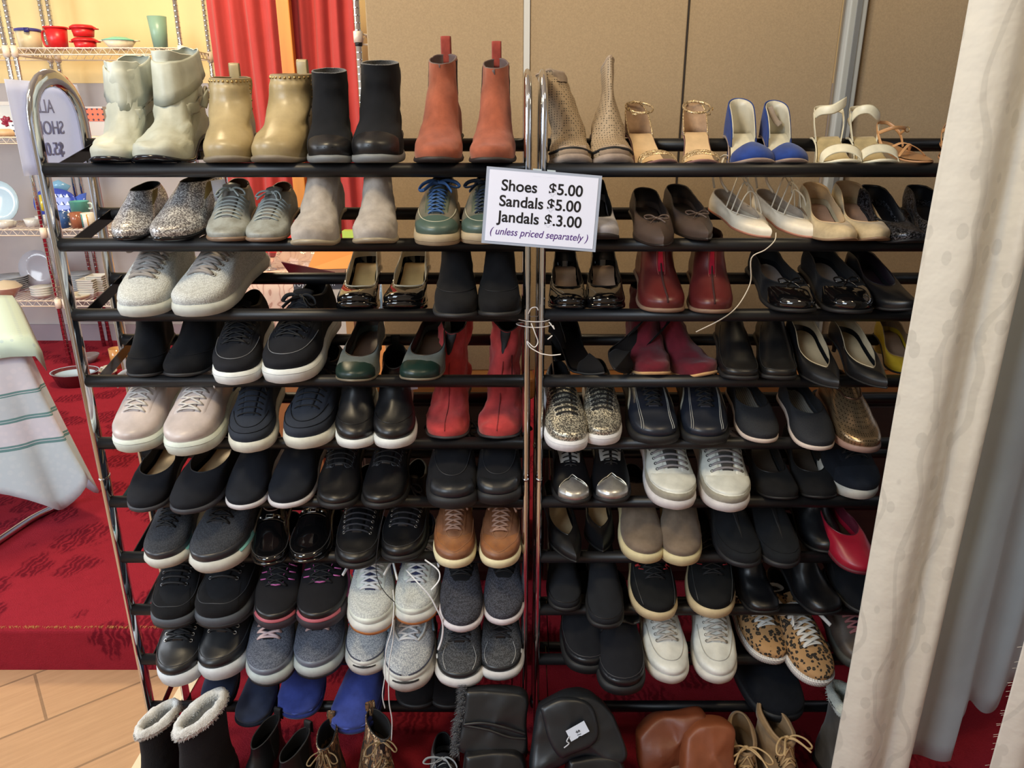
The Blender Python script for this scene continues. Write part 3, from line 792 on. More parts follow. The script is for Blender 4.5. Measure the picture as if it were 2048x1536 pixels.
for k, zz in ((0, 0), (1, .064)):
    lath('food_container', 171, 90, 4.5, [(0, 0), (.05, 0), (.058, .04), (0, .04)], redp, ['lower red plastic container of the stack of two', 'upper red plastic container of the stack of two'][k], 'container', 'red stacked containers', z=z1+zz,
         parts=[('lid', MB().lathe([(0, .04), (.066, .04), (.066, .048), (.05, .058), (0, .0625)]), redp), ('tab', MB().box((.06, -.015, .036), (.08, .015, .042)).box((-.08, -.015, .036), (-.06, .015, .042)), redp)])
lath('bowl', 240, 90, 4.5, [(0, 0), (.05, 0), (.085, .045), (.08, .045), (.045, .005), (0, .005)], mat('plastic', (226, 214, 186)), 'cream lidded bowl with mint green lid on top shelf', 'bowl', z=z1,
     parts=[('lid', MB().lathe([(0, .062), (.04, .062), (.075, .05), (.09, .046), (.085, .043), (0, .044)]), mat('plastic', (120, 206, 178))), ('lug', MB().box((-.108, -.012, .042), (-.08, .012, .047)).box((.08, -.012, .042), (.108, .012, .047)), mat('plastic', (226, 214, 186)))])
lath('tumbler', 321, 90, 4.5, [(0, 0), (.036, 0), (.05, .165), (.046, .165), (.032, .005), (0, .005)], mat('plastic', (128, 160, 142)), 'tall sage green tumbler on top shelf', 'tumbler', z=z1)
# second shelf
t = empty('serving_tray', at(22, 272, 4.6)); t.location.z = z2; t.rotation_euler = (math.radians(-12), 0, 0); tag(t, 'white square-rimmed tray standing upright on second shelf', 'tray')
MB().box((-.1, 0, 0), (.1, .006, .17)).build('panel', W_, t, smooth=False)
MB().box((-.12, -.008, 0), (-.1, .01, .19)).box((.1, -.008, 0), (.12, .01, .19)).box((-.12, -.008, .17), (.12, .01, .19)).box((-.12, -.008, 0), (.12, .01, .02)).build('rim', mat('gloss', (224, 216, 204)), t, smooth=False)
q = empty('ornament', at(17, 262, 4.5)); q.location.z = z2+.05; tag(q, 'dark red flower ornament in front of the upright tray', 'ornament')
mbq = MB()
for k in range(7):
    a = 2*PI*k/7; mbq.sweep([(0, 0, .015), (.022*math.cos(a), 0, .03+.022*math.sin(a)), (.034*math.cos(a), 0, .03+.03*math.sin(a))], lambda t: .003+.008*math.sin(PI*t), n=6)
mbq.build('petals', mat('plastic', (150, 36, 62)), q); MB().box((-.03, -.02, -.05), (.03, .02, .0)).build('base', W_, q, smooth=False)
lath('cup', 38, 275, 4.42, [(0, 0), (.028, 0), (.036, .075), (.032, .075), (.025, .004), (0, .004)], mat('polka', (236, 232, 228), (70, 78, 96)), 'small white cup with dark checks on second shelf', 'cup', z=z2)
rp = MB().lathe([(0, -.09), (.01, -.09), (.01, -.06), (.02, -.055), (.02, .055), (.01, .06), (.01, .09), (0, .09)], n=14).build('rolling_pin', mat('wood', (214, 172, 124)))
rp.matrix_world = Matrix.Translation((at(10, 268, 4.4).x, 4.4, z2+.02)) @ Matrix.Rotation(PI/2, 4, 'Y'); tag(rp, 'pale wooden rolling pin lying on second shelf', 'rolling pin')
bb = empty('box', at(180, 195, 4.6)); bb.location.z = z2; tag(bb, 'small box with orange and red curl pattern', 'box')
MB().box((-.05, 0, 0), (.06, .06, .16)).build('carton', mat('plastic', (190, 182, 176)), bb, smooth=False)
MB().box((-.052, -.003, .08), (.062, 0, .15)).build('printed_band', mat('polka', (226, 108, 70), (60, 30, 40)), bb, smooth=False)
for k in range(4):
    lath('drinking_glass', 388+k*13, 290, 4.45+.04*(k % 2), [(0, 0), (.022, 0), (.03, .1), (.028, .1), (.02, .006), (0, .006)], mat('clear', (220, 224, 226)), 'clear drinking glass standing behind the grey boots', 'glass', 'drinking glasses behind the boots', z=z2, n=14)
# the sign hung on the left end of the left rack (seen from behind)
sgn = empty('paper_sign', (-.917, 1.585, 1.535)); tag(sgn, 'white paper sign on left rack end, ALL SHOES seen reversed', 'sign')
rows = []
for i in range(9):
    rows.append([(.004*math.sin(i*.7)*(j/10), -.125+.24*j/10, .085-.17*i/8) for j in range(11)])
MB().grid(rows).build('sheet', mat('paper', (232, 234, 246)), sgn, solid=.0006)
for tt, zz in (('ALL', .028), ('SHOES', -.012), ('$5.00', -.052)):
    t_ = text('lettering', tt, .036, mat('plastic', (158, 160, 198)), sgn, (.0015, -.02, zz), (PI/2, 0, -PI/2), align='CENTER'); 
    t_.scale = (1, 1, 8)
# third shelf
pl = lambda r: [(0, 0), (r*.6, 0), (r, .022), (r, .026), (r*.6, .006), (0, .006)]
lath('platter', 12, 455, 4.6, pl(.125), mat('gloss', (188, 212, 224)), 'pale blue round platter standing upright on third shelf', 'plate', rot=(math.radians(78), 0, 0)).location.z = z3+.125
for k, (u, r_, h_) in enumerate(((4, .05, .04), (12, .042, .032), (62, .05, .045), (84, .045, .06))):
    lath('ramekin', u+8, 458, 4.42+.03*k, [(0, 0), (r_*.8, 0), (r_, h_), (r_*.93, h_), (r_*.75, .005), (0, .005)], W_, ['white low dish at the left end of third shelf', 'small white ramekin in front of the blue platter', 'white shallow bowl left of the fish plate', 'white tapered bowl under the fish plate'][k], 'dish', 'white dishes on third shelf', z=z3)
fp = empty('fish_plate', at(112, 410, 4.62)); fp.rotation_euler = (math.radians(-10), 0, 0); fp.location.z = z3+.12; tag(fp, 'blue fish-shaped plate with yellow face and triangle scales', 'plate')
bl = mat('gloss', (58, 78, 176)); body = MB(); o = [(-.13+.26*(.5-.5*math.cos(PI*k/14)), .085*math.sin(PI*k/14)**.8) for k in range(15)]
body.grid([[(x, -.012*math.sin(PI*k/14), z*q) for k, (x, z) in enumerate(o)] for q in (1, .5, 0, -.5, -1)]); body.build('body', bl, fp, solid=.006)
MB().grid([[(-.13, 0, 0), (-.09, -.013, .045), (-.06, -.016, .05)], [(-.13, 0, 0), (-.08, -.018, 0), (-.045, -.02, 0)], [(-.13, 0, 0), (-.09, -.013, -.045), (-.06, -.016, -.05)]]).build('face', mat('gloss', (214, 190, 66)), fp, solid=.003)
MB().grid([[(.1, 0, .02), (.15, 0, .05), (.19, 0, .06)], [(.1, 0, 0), (.15, 0, 0), (.18, 0, 0)], [(.1, 0, -.02), (.15, 0, -.05), (.19, 0, -.06)]]).build('tail', mat('gloss', (70, 100, 190)), fp, solid=.005)
MB().grid([[(-.06, 0, .07), (0, 0, .08), (.07, 0, .065)], [(-.04, 0, .11), (.03, 0, .135), (.1, 0, .1)]]).build('fin', mat('gloss', (120, 170, 206)), fp, solid=.005)
for k in range(12):
    x, z = -.02+.035*(k % 4), -.05+.045*(k//4); tb = MB().add([(x, -.021, z+.012), (x-.011, -.021, z-.008), (x+.011, -.021, z-.008)], [(0, 1, 2)])
    tb.build('scale_mark', mat('gloss', (214, 224, 226)), fp, smooth=False, solid=.002)
cup = lambda r, h: [(0, 0), (r*.95, 0), (r, h), (r*.9, h), (r*.85, .006), (0, .006)]
lath('mug', 129, 458, 4.42, cup(.036, .092), mat('polka', (44, 84, 140), (220, 226, 236)), 'blue mug with white spots on third shelf', 'mug', z=z3, parts=[('handle', handle(.036, .02, .075, .022, sgn=1), mat('gloss', (222, 196, 160)))])
lath('mug', 157, 458, 4.42, cup(.034, .088), mat('gloss', (150, 92, 66)), 'brown mug between blue spotted and striped mugs', 'mug', z=z3, parts=[('handle', handle(.034, .02, .07, .022), mat('gloss', (222, 196, 160)))])
lath('mug', 180, 458, 4.42, cup(.036, .085), mat('gloss', (226, 220, 206)), 'white mug with teal and orange stripes on third shelf', 'mug', z=z3,
     parts=[('stripe', MB().sweep([(-.018, -.031, .005), (-.018, -.032, .08)], .007, .002), mat('gloss', (70, 160, 170))), ('stripe', MB().sweep([(.014, -.033, .005), (.014, -.034, .08)], .006, .002), mat('gloss', (222, 160, 50)))])
lath('saucepan', 168, 458, 4.55, [(0, 0), (.05, 0), (.052, .06), (.056, .064), (.048, .064), (.046, .006), (0, .006)], mat('gloss', (104, 186, 170)), 'small teal pot behind the mugs on third shelf', 'pot', z=z3+.075, parts=[('handle', handle(.05, .02, .05, .025, sgn=1), mat('gloss', (200, 220, 210)))])
sp = lath('stand', 168, 458, 4.55, [(0, 0), (.05, 0), (.05, .07), (0, .07)], mat('gloss', (150, 150, 156)), 'grey tin under the small teal pot', 'tin', z=z3)
lath('vase', 420, 452, 4.45, [(0, 0), (.04, 0), (.06, .05), (.058, .12), (.03, .2), (.034, .25), (0, .25)], mat('polka', (216, 206, 190), (120, 60, 50)), 'patterned cream vase behind the glitter shoes', 'vase', z=z3)
lath('vase', 447, 452, 4.5, [(0, 0), (.04, 0), (.05, .07), (.03, .11), (.036, .14), (0, .14)], mat('polka', (222, 220, 210), (196, 190, 60)), 'white and yellow ornament right of the patterned vase', 'vase', z=z3)
# fourth shelf
def stack(u, Y, n, r, dz, z, label, group, m, sq=False, nn=24):
    for k in range(n):
        o = lath('plate' if not sq else 'square_bowl', u, 600, Y, pl(r) if not sq else [(0, 0), (r*.7, 0), (r*1.25, .03), (r*1.2, .032), (r*.65, .006), (0, .006)], m, label, 'plate' if not sq else 'bowl', group, n=4 if sq else nn, z=z+k*dz)
        if sq: o.rotation_euler = (0, 0, PI/4+.06*(k % 3)); o.data.polygons.foreach_set('use_smooth', [False]*len(o.data.polygons))
stack(28, 4.6, 7, .105, .012, z4, 'grey plate in the pile at the left of fourth shelf', 'grey plates, left pile', GR)
stack(164, 4.6, 9, .085, .011, z4, 'grey plate in the pile behind the square bowls', 'grey plates, right pile', GR)
stack(183, 4.45, 7, .055, .013, z4, 'white square bowl in the left square stack', 'white square bowls, left stack', W_, True)
stack(203, 4.5, 8, .055, .013, z4, 'white square bowl in the right square stack', 'white square bowls, right stack', W_, True)
stack(88, 4.42, 4, .062, .014, z4+.002, 'small white saucer in the pile at fourth shelf front', 'white saucers', W_)
lath('platter', 92, 600, 4.66, pl(.115), mat('gloss', (158, 156, 164)), 'large grey plate standing upright on fourth shelf', 'plate', rot=(math.radians(80), 0, 0)).location.z = z4+.13
lath('tureen', 14, 590, 4.42, [(0, 0), (.04, 0), (.085, .06), (.09, .064), (.09, .068), (0, .068)], mat('gloss', (222, 200, 176)), 'cream lidded tureen at the left of fourth shelf', 'bowl', z=z4,
     parts=[('lid', MB().lathe([(.088, .068), (.06, .095), (0, .108)]), mat('gloss', (206, 188, 160)))])
lath('dish', 160, 600, 4.42, [(0, 0), (.05, 0), (.08, .024), (.076, .024), (.045, .005), (0, .005)], mat('gloss', (220, 206, 178)), 'cream shallow dish beside the white saucers', 'dish', z=z4)
# things on the stage below
lath('casserole_dish', 148, 735, 4.0, [(0, 0), (.1, 0), (.125, .07), (.13, .075), (.115, .075), (.09, .01), (0, .01)], mat('gloss', (92, 34, 40)), 'dark red oval casserole dish on the red stage carpet', 'dish', sx=1.0, sy=.8, z=STG,
     parts=[('glaze', MB().lathe([(0, .055), (.112, .060), (.126, .0765), (.13, .076)]), mat('gloss', (172, 196, 214))), ('handle', handle(.115, .05, .066, .03, .006, 1), mat('gloss', (92, 34, 40)))])
lath('saucer', 205, 712, 4.15, pl(.062), W_, 'white saucer on the stage carpet beside casserole dish', 'saucer', z=STG)
lath('cup', 212, 708, 4.15, cup(.03, .05), W_, 'white cup on its saucer on stage carpet', 'cup', z=STG+.006, parts=[('handle', handle(.03, .012, .04, .016), W_)])
lath('cup', 232, 700, 4.3, cup(.042, .12), mat('gloss', (196, 142, 84)), 'tan pot behind the white cup on stage carpet', 'pot', z=STG)
lath('bowl', 176, 702, 4.4, [(0, 0), (.03, 0), (.06, .05), (.056, .05), (0, .01)], mat('gloss', (130, 120, 126)), 'grey bowl behind the casserole dish', 'bowl', z=STG)
# ------------------------------------------------------------------ red curtains, pole, second shelving post
rc = mat('cloth', (168, 50, 48))
for (u0, u1, sd, l_) in ((409, 562, 1, 'red curtain panel left of the wooden pole'), (570, 716, 5, 'red curtain panel right of the wooden pole')):
    xa, xb = at(u0, 0, 4.35).x, at(u1, 0, 4.35).x; e = empty('curtain', ((xa+xb)/2, 4.35, STG)); tag(e, l_, 'curtain', 'red curtains')
    pth = [(lerp(xa, xb, k/14)-(xa+xb)/2, .022*math.sin(k*1.9+sd), 0) for k in range(15)]
    sheet(pth, .0, 2.2, 30, .02, sd).build('panel', rc, e, solid=.003)
xp = at(567, 0, 4.28).x
tag(bevel(MB().box((xp-.034, 4.25, STG), (xp+.034, 4.30, 2.5)).build('wooden_pole', mat('wood', (212, 136, 50), (1, 1, .1)), smooth=False), .005), 'upright orange wooden post between the two red curtains', 'post')
e = empty('wire_shelving', (-.598, 3.2, STG)); tag(e, 'chrome wire shelving post with cream sleeve, right of the red curtain', 'shelving')
p = MB().sweep([(0, 0, 0), (0, 0, 2.3)], .0125, n=12)
for k in range(86): p.sweep([(0, 0, .03+k*.0262), (0, 0, .033+k*.0262)], .0134, n=12, cap=False)
p.build('post', chrome, e); zz = at(722, 74, 3.2).z-STG
MB().sweep([(0, 0, zz-.02), (0, 0, zz+.02)], .0185, n=12).build('sleeve', cream, e)
MB().sweep([(0, 0, zz-.032), (0, 0, zz-.02)], .0145, n=12).build('ring', mat('plastic', (40, 40, 44)), e)
sh_ = MB()
for zq in (zz+.01, zz-.025):
    sh_.sweep([(.01, 0, zq), (.25, .35, zq)], .0035, n=6)
sh_.sweep([(lerp(.01, .25, k/16), lerp(0, .35, k/16), zz+.01 if k % 2 else zz-.025) for k in range(17)], .0022, n=5); sh_.build('shelf', cream, e)
# ------------------------------------------------------------------ cloth-covered table behind the left rack
def ltag(name, o, label, cat, group=None): return tag(o, label, cat, group)
TZ = at(600, 558, 3.4).z; tX0, tX1 = -1.52, -.62
tb = empty('table', ((tX0+tX1)/2, 3.75, STG)); tag(tb, 'table under a beige twig-patterned cloth behind left rack', 'table')
MB().box((-.44, -.34, TZ-STG-.03), (.44, .34, TZ-STG-.004)).build('tabletop', mat('wood', (150, 100, 60)), tb, smooth=False)
for sx_ in (-1, 1):
    for sy_ in (-1, 1): MB().box((sx_*.4-.02, sy_*.3-.02, 0), (sx_*.4+.02, sy_*.3+.02, TZ-STG-.03)).build('leg', mat('wood', (130, 90, 60)), tb, smooth=False)
rows = []; per = [(-1, -1), (1, -1), (1, 1), (-1, 1)]; ring = []
for k in range(4):
    a, b = per[k], per[(k+1) % 4]
    for q in range(14): ring.append((lerp(a[0], b[0], q/14)*.452, lerp(a[1], b[1], q/14)*.352))
rows.append([(0, 0, TZ)]*56); rows.append([(x*.98, y*.98, TZ) for x, y in ring])
for t in (0.02, .2, .5, .8, 1):
    rows.append([(x*(1+.06*t)+.012*t*math.sin(k*1.3), y*(1+.06*t)+.014*t*math.cos(k*1.7), TZ-t*.36) for k, (x, y) in enumerate(ring)])
tc = MB().grid(rows, closed=True).build('tablecloth', mat('marble', (228, 196, 176)), None); tc.location = ((tX0+tX1)/2, 3.75, 0)
tag(tc, 'beige cloth with twig pattern draped over the table behind left rack', 'tablecloth')
m_ = tc.data.materials[0]; g_ = NT(m_); nz = g_.noise(7, 3); wv = g_.n('ShaderNodeTexWave'); wv.inputs['Scale'].default_value = 9; wv.inputs['Distortion'].default_value = 22; g_.l(g_.obj(), wv.inputs['Vector'])
g_.l(g_.ramp(wv.outputs['Fac'], [(.0, lin((214, 186, 166))), (.93, lin((210, 176, 158))), (.97, lin((176, 134, 116)))]), g_.p.inputs['Base Color'])
for k, (u, Y) in enumerate(((498, 3.7), (523, 3.75), (540, 3.62))):
    lath('wine_glass', u, 530, Y, [(0, 0), (.03, 0), (.028, .004), (.005, .01), (.0045, .09), (.012, .1), (.034, .13), (.036, .17), (.03, .2), (.028, .2), (.034, .17), (.03, .13), (0, .104)], mat('clear', (90, 60, 80) if k < 2 else (210, 210, 210)),
         ['leftmost dark wine glass on the beige cloth', 'middle dark wine glass on the beige cloth', 'front wine glass on the beige cloth, clear bowl'][k], 'glass', 'wine glasses on the table', z=TZ+.002, n=18)
def card(name, u0, v0, u1, v1, Y, d, m, label, cat, rz=0):
    a = at(u0, v1, Y); b = at(u1, v0, Y); w_ = b.x-a.x; h_ = b.z-a.z; e = empty(name, ((a.x+b.x)/2, Y, a.z), (0, 0, rz)); tag(e, label, cat)
    MB().box((-w_/2, 0, 0), (w_/2, d, h_)).build('carton', m, e, smooth=False); return e, w_, h_
rt = empty('tray', (at(525, 500, 4.0).x, 3.98, TZ+.003)); tag(rt, 'red tray standing behind the wine glasses', 'tray')
MB().box((-.22, 0, 0), (.22, .02, .17)).build('panel', mat('plastic', (204, 50, 38)), rt, smooth=False); MB().box((-.23, -.012, 0), (.23, 0, .02)).build('rim', mat('plastic', (120, 40, 36)), rt, smooth=False)
bw = MB(); pts = []
for i in range(13):
    row = []
    for j in range(17):
        x = -.16+.32*j/16; y = -.08+.16*i/12; z = .10*math.sin(PI*j/16)**.5*math.sin(PI*i/12)**.5+.03*noise.noise(Vector((x*30, y*30, 2)))
        row.append((x, y, max(0, z)))
    pts.append(row)
bw.grid(pts); bwo = bw.build('bubble_wrap', mat('clear', (236, 226, 214))); bwo.location = (at(610, 520, 3.75).x, 3.75, TZ+.003); tag(bwo, 'crumpled clear bubble wrap on the beige cloth', 'bubble wrap')
gb = empty('gift_bag', (at(697, 480, 3.8).x, 3.8, TZ+.002)); tag(gb, 'lime green bag standing at the table end', 'bag')
MB().box((-.03, 0, 0), (.08, .06, .16)).build('body', mat('plastic', (176, 206, 92)), gb, smooth=False)
# glass carton in front of the table, on another carton
e, w_, h_ = card('carton_box', 598, 700, 668, 900, 2.9, .2, mat('plastic', (178, 112, 84)), 'brown carton under the champagne glass carton', 'box', .1)
a = at(601, 700, 2.87); b = at(700, 556, 2.87)
bx = empty('glass_carton', ((a.x+b.x)/2, 2.87, a.z+.004), (0, 0, .12)); tag(bx, 'grey and white carton printed with champagne flutes, flaps open', 'box')
w2 = (b.x-a.x)/2; hh = b.z-a.z
MB().box((-w2, 0, 0), (w2*.72, .16, hh*.83)).build('carton', mat('plastic', (206, 196, 184)), bx, smooth=False)
MB().box((-w2, -.0006, hh*.83), (w2*.72, .16, hh)).build('printed_band', mat('plastic', (74, 76, 84)), bx, smooth=False)
text('lettering', 'royalleerdam', .036, mat('plastic', (214, 214, 216)), bx, (-w2*.98, -.0015, hh*.88), sx=.82)
MB().box((w2*.72, 0, 0), (w2, .16, hh*.9)).build('side_panel', mat('plastic', (182, 138, 92)), bx, smooth=False)
for xx in (-.030, .012):
    MB().sweep([(xx-.012, -.001, hh*.74), (xx-.012, -.001, hh*.5), (xx, -.001, hh*.38), (xx+.012, -.001, hh*.5), (xx+.012, -.001, hh*.74)], .0016, .0006, 5).sweep([(xx, -.001, hh*.38), (xx, -.001, hh*.02)], .0016, .0006, 5).build('printed_flute', mat('plastic', (120, 118, 108)), bx)
    MB().box((xx-.011, -.0012, hh*.46), (xx+.011, -.0004, hh*.6)).build('printed_wine', mat('plastic', (186, 178, 130)), bx, smooth=False)
MB().add([(-w2, .0, hh), (w2*.3, 0, hh), (w2*.55, -.07, hh+.03), (-w2*1.2, -.08, hh+.075)], [(0, 1, 2, 3)]).build('flap', mat('plastic', (84, 26, 40)), bx, smooth=False, solid=.003)['label'] = 'maroon flap'
MB().add([(-w2*.7, .16, hh), (w2, .16, hh), (w2*1.1, .26, hh+.05), (-w2*.4, .25, hh+.07)], [(0, 1, 2, 3)]).build('flap', mat('plastic', (226, 142, 74)), bx, smooth=False, solid=.003)['label'] = 'orange flap'
tu = MB().sweep([at(770, 490, 2.75), at(762, 700, 2.72)], .014, n=14).build('wrapping_tube', mat('clear', (150, 196, 226))); tag(tu, 'pale blue tube standing beside the display board', 'tube')
lw = MB().sweep([at(762, 700, 2.72)-Vector((0, 0, .005)), Vector((at(762, 700, 2.72).x, 2.72, STG))], .03, n=14).build('carton_roll', mat('plastic', (196, 130, 96))); tag(lw, 'salmon cardboard roll under the pale blue tube', 'roll')
e, _, _ = card('carton_box', 536, 760, 632, 800, 2.6, .25, mat('plastic', (150, 96, 56)), 'low brown carton on stage behind the charcoal sneakers', 'box')
k_ = e.location.z-STG; e.children[0].data.transform(Matrix.Translation((0, 0, 0))); 
for v_ in e.children[0].data.vertices:
    if v_.co.z < .001: v_.co.z -= k_
# ------------------------------------------------------------------ table with pale blue cloth, far left
RZ2 = math.radians(36); T2 = empty('table', (-2.17, 2.60, STG), (0, 0, RZ2)); R2 = Matrix.Rotation(-RZ2, 3, 'Z'); tag(T2, 'chrome-legged table under pale blue cloth at the left edge', 'table')
zt = .70
MB().box((-.4, -.38, zt-.03), (.31, .4, zt-.004)).build('tabletop', mat('wood', (180, 150, 110)), T2, smooth=False)
for sx_ in (.30, -.36):
    MB().sweep([R2 @ q for q in spline([(sx_*1.1+.03, -.36, .014), (sx_*1.1+.06, -.15, .014), (sx_*1.1+.11, -.02, .02), (sx_*1.1+.08, .0, .08), (sx_*1.1-.02, .02, .4), (sx_*1.1-.06, .02, zt-.03)], 6)], .013, n=10).build('leg', chrome, T2)
MB().sweep(spline([(-.36, -.10, .25), (.3, -.10, .25)], 2), .01, n=8).build('stretcher', chrome, T2)
path = [(-.45, -.40), (-.2, -.40), (0, -.40), (.2, -.405), (.29, -.40), (.325, -.37), (.33, -.30), (.33, -.1), (.33, .15), (.33, .42)]
PP = spline([(x, y, 0) for x, y in path], 6); rows = []; zz0 = zt+.002
rows.append([(p.x*.9, p.y*.9, zz0+.001) for p in PP])
for i in range(17):
    t = i/16; row = []
    for j, p in enumerate(PP):
        nx, ny = (p.x+.1), (p.y-.05); l = math.hypot(nx, ny); nx /= l; ny /= l
        cor = math.exp(-((p.x-.32)**2+(p.y+.38)**2)/.03)
        fl = (.05+.10*cor)*t**1.2+.022*t*math.sin(j*.8)
        row.append((p.x+nx*fl, p.y+ny*fl, zz0-t*(.555-.06*math.cos(j*.45)*t)))
    rows.append(row)
cm = bpy.data.materials.new('tablecloth'); cm.use_nodes = True; g_ = NT(cm); g_.p.inputs['Roughness'].default_value = .75
sx_ = g_.n('ShaderNodeSeparateXYZ'); g_.l(g_.obj(), sx_.inputs[0]); mr = g_.n('ShaderNodeMapRange'); mr.inputs[1].default_value = .14; mr.inputs[2].default_value = .72; g_.l(sx_.outputs[2], mr.inputs[0])
tl = lin((106, 150, 156)); a_ = lin((204, 222, 234)); b_ = lin((220, 222, 238)); c_ = lin((200, 214, 228))
st_ = g_.ramp(mr.outputs[0], [(0, a_), (.33, a_), (.335, tl), (.35, b_), (.355, tl), (.365, b_), (.49, b_), (.495, tl), (.505, c_), (.51, tl), (.52, c_), (.64, c_), (.645, tl), (.655, b_), (.66, tl), (.67, b_), (1, b_)][:17], 'CONSTANT')
v = g_.n('ShaderNodeTexVoronoi'); v.inputs['Scale'].default_value = 45; g_.l(g_.obj(), v.inputs['Vector'])
mx = g_.n('ShaderNodeMix', data_type='RGBA', blend_type='MULTIPLY'); mx.inputs[0].default_value = .35; g_.l(st_, mx.inputs[6]); g_.l(g_.ramp(v.outputs['Distance'], [(.3, (1, 1, 1, 1)), (.5, (.82, .88, .92, 1))]), mx.inputs[7]); g_.l(mx.outputs[2], g_.p.inputs['Base Color'])
tc = MB().grid(rows).build('tablecloth', cm, None, solid=.002); tc.location = (-2.17, 2.60, STG); tc.rotation_euler = (0, 0, RZ2); tag(tc, 'pale blue damask tablecloth with teal stripes at the left edge', 'tablecloth')
rows = [[(lerp(-.42, .34, j/6), lerp(.3, -.40, i/6), zz0+.006) for j in range(7)] for i in range(7)]
rows = []
for i in range(13):
    row = []
    for j in range(13):
        x = lerp(-.40, .415, j/12); y = lerp(.40, -.475, i/12); ex = max(0, x-.335); ey = max(0, -.405-y)
        row.append((min(x, .345)+ex*.35, max(y, -.415)-ey*.3, zz0+.012-ex*.85-ey*.85))
    rows.append(row)
oc = MB().grid(rows).build('cloth_square', mat('polka', (190, 214, 208), (172, 198, 204)), None, solid=.002); oc.location = (-2.17, 2.60, STG); oc.rotation_euler = (0, 0, RZ2); tag(oc, 'pale green overcloth with hanging corner on the blue-clothed table', 'cloth')
# ------------------------------------------------------------------ the shoes
ORD = ['', 'top', 'second', 'third', 'fourth', 'fifth', 'sixth', 'seventh', 'eighth', 'ninth', 'bottom']
BK = (30, 31, 36); BKS = (26, 28, 34); NAVY = (36, 40, 52); WHT = (214, 218, 214)
M = mat
def widthfor(tier, wpx):
    z = ZT(tier)-CH; ax = D0*CT-z*ST; return wpx*ax/FPX*.87
SEED = [0]; GM = 1.65
def pair(name, desc, cat, tier, rk, spots, fn, **c):
    out = []
    for i, sp in enumerate(spots):
        u, v, wpx = sp[:3]; yaw = sp[3] if len(sp) > 3 else 0; kw = dict(sp[4]) if len(sp) > 4 else {}
        cc = dict(c); cc.update(kw.pop('c', {}))
        side = kw.pop('side', 1 if i == 0 else -1)
        if len(spots) == 1: wh = kw.pop('where', '')
        else: wh = ('left' if i == 0 else 'right')+' one'
        lab = f"{desc}, {wh+', ' if wh else ''}{ORD[tier]} tier, {rk} rack"
        SEED[0] += 1
        s = Shoe(name, lab, cat, f"shoes on the {ORD[tier]} tier of the {rk} rack", side=side, W=kw.pop('W', None) or widthfor(tier, wpx), seed=SEED[0],
                 **{k: cc.pop(k) for k in list(cc) if k in ('L', 'h', 'p', 'toe', 'ts', 'asym', 'wedge', 'th', 'wr')})
        fn(s, cc)
        s.place(tier, u, v, yaw, **kw); out.append(s)
    return out
def bow(s, m, x, z=None, w_=.022, r=.0022, tails=True):
    c0 = Vector((x*s.L, s.cen(x*s.L), (s.hz(x*s.L, s.cen(x*s.L)) or s.ridge(x))+.003)); mb = MB()
    for sg in (-1, 1):
        P_ = [(0, 0, 0), (-.006, .5*w_*sg, .006), (-.006, w_*sg, .004), (.006, w_*.9*sg, .001), (.005, .4*w_*sg, .002), (0, 0, 0)]
        mb.sweep([c0+v for v in spline(P_, 5)], r, r*.6, 6)
        if tails: mb.sweep([c0+v for v in spline([(0, 0, 0), (.009, .3*w_*sg, 0), (.02, .6*w_*sg, -.004)], 5)], r*.9, r*.5, 6)
    mb.sweep([c0+Vector((0, -.004, .001)), c0+Vector((0, .004, .001))], .0035, .003, 8)
    s.put(mb, 'bow', m)
def pump(s, c):
    tx = c.get('tx', .74); ch = c.get('ch', .052)
    s.upper(K_low(tx, c.get('vz', .040), ch, c.get('th_', .034), c.get('tw', .84), c.get('sag', .006)), c['m'], collar=.0025, lining=c['lin'])
    s.insole(c['ins'], .84)
    s.sole(c.get('sm', M('rubber', BK)), ext=c.get('ext', .0022), top=.001, bulge=.0005)
    if s.h and not s.wedge: s.heel(c.get('hm', c['m']), c.get('hk', 'block'), c.get('hw', .62), c.get('hl', .2))
    if c.get('cap'): s.toecap(c['cap'], c.get('capx', .82), c.get('capc', -.05))
    if c.get('bow'): bow(s, c['bow'], c.get('bx', tx+.02), w_=c.get('bw', .022))
    if c.get('bindm'): s.kpatch('binding', c['bindm'], 0, 2*PI, lambda f: s.NK-1.7, lambda f: s.NK-1.02, .0012, 48, 3)
    if c.get('txt'):
        a = s.side
        t = text('insole_lettering', c['txt'], .014*s.S, c['tm'], s.o, (0, 0, 0), (0, 0, 0))
        x = c.get('tpx', .36)*s.L; t.location = Vector((x-.045, s.cen(x)+c.get('tpy', .004), s.base(x-.02)+.0062))*s.S
        sl = math.atan2(s.base(x-.045)-s.base(x+.03), .075); t.rotation_euler = (0, sl, 0)
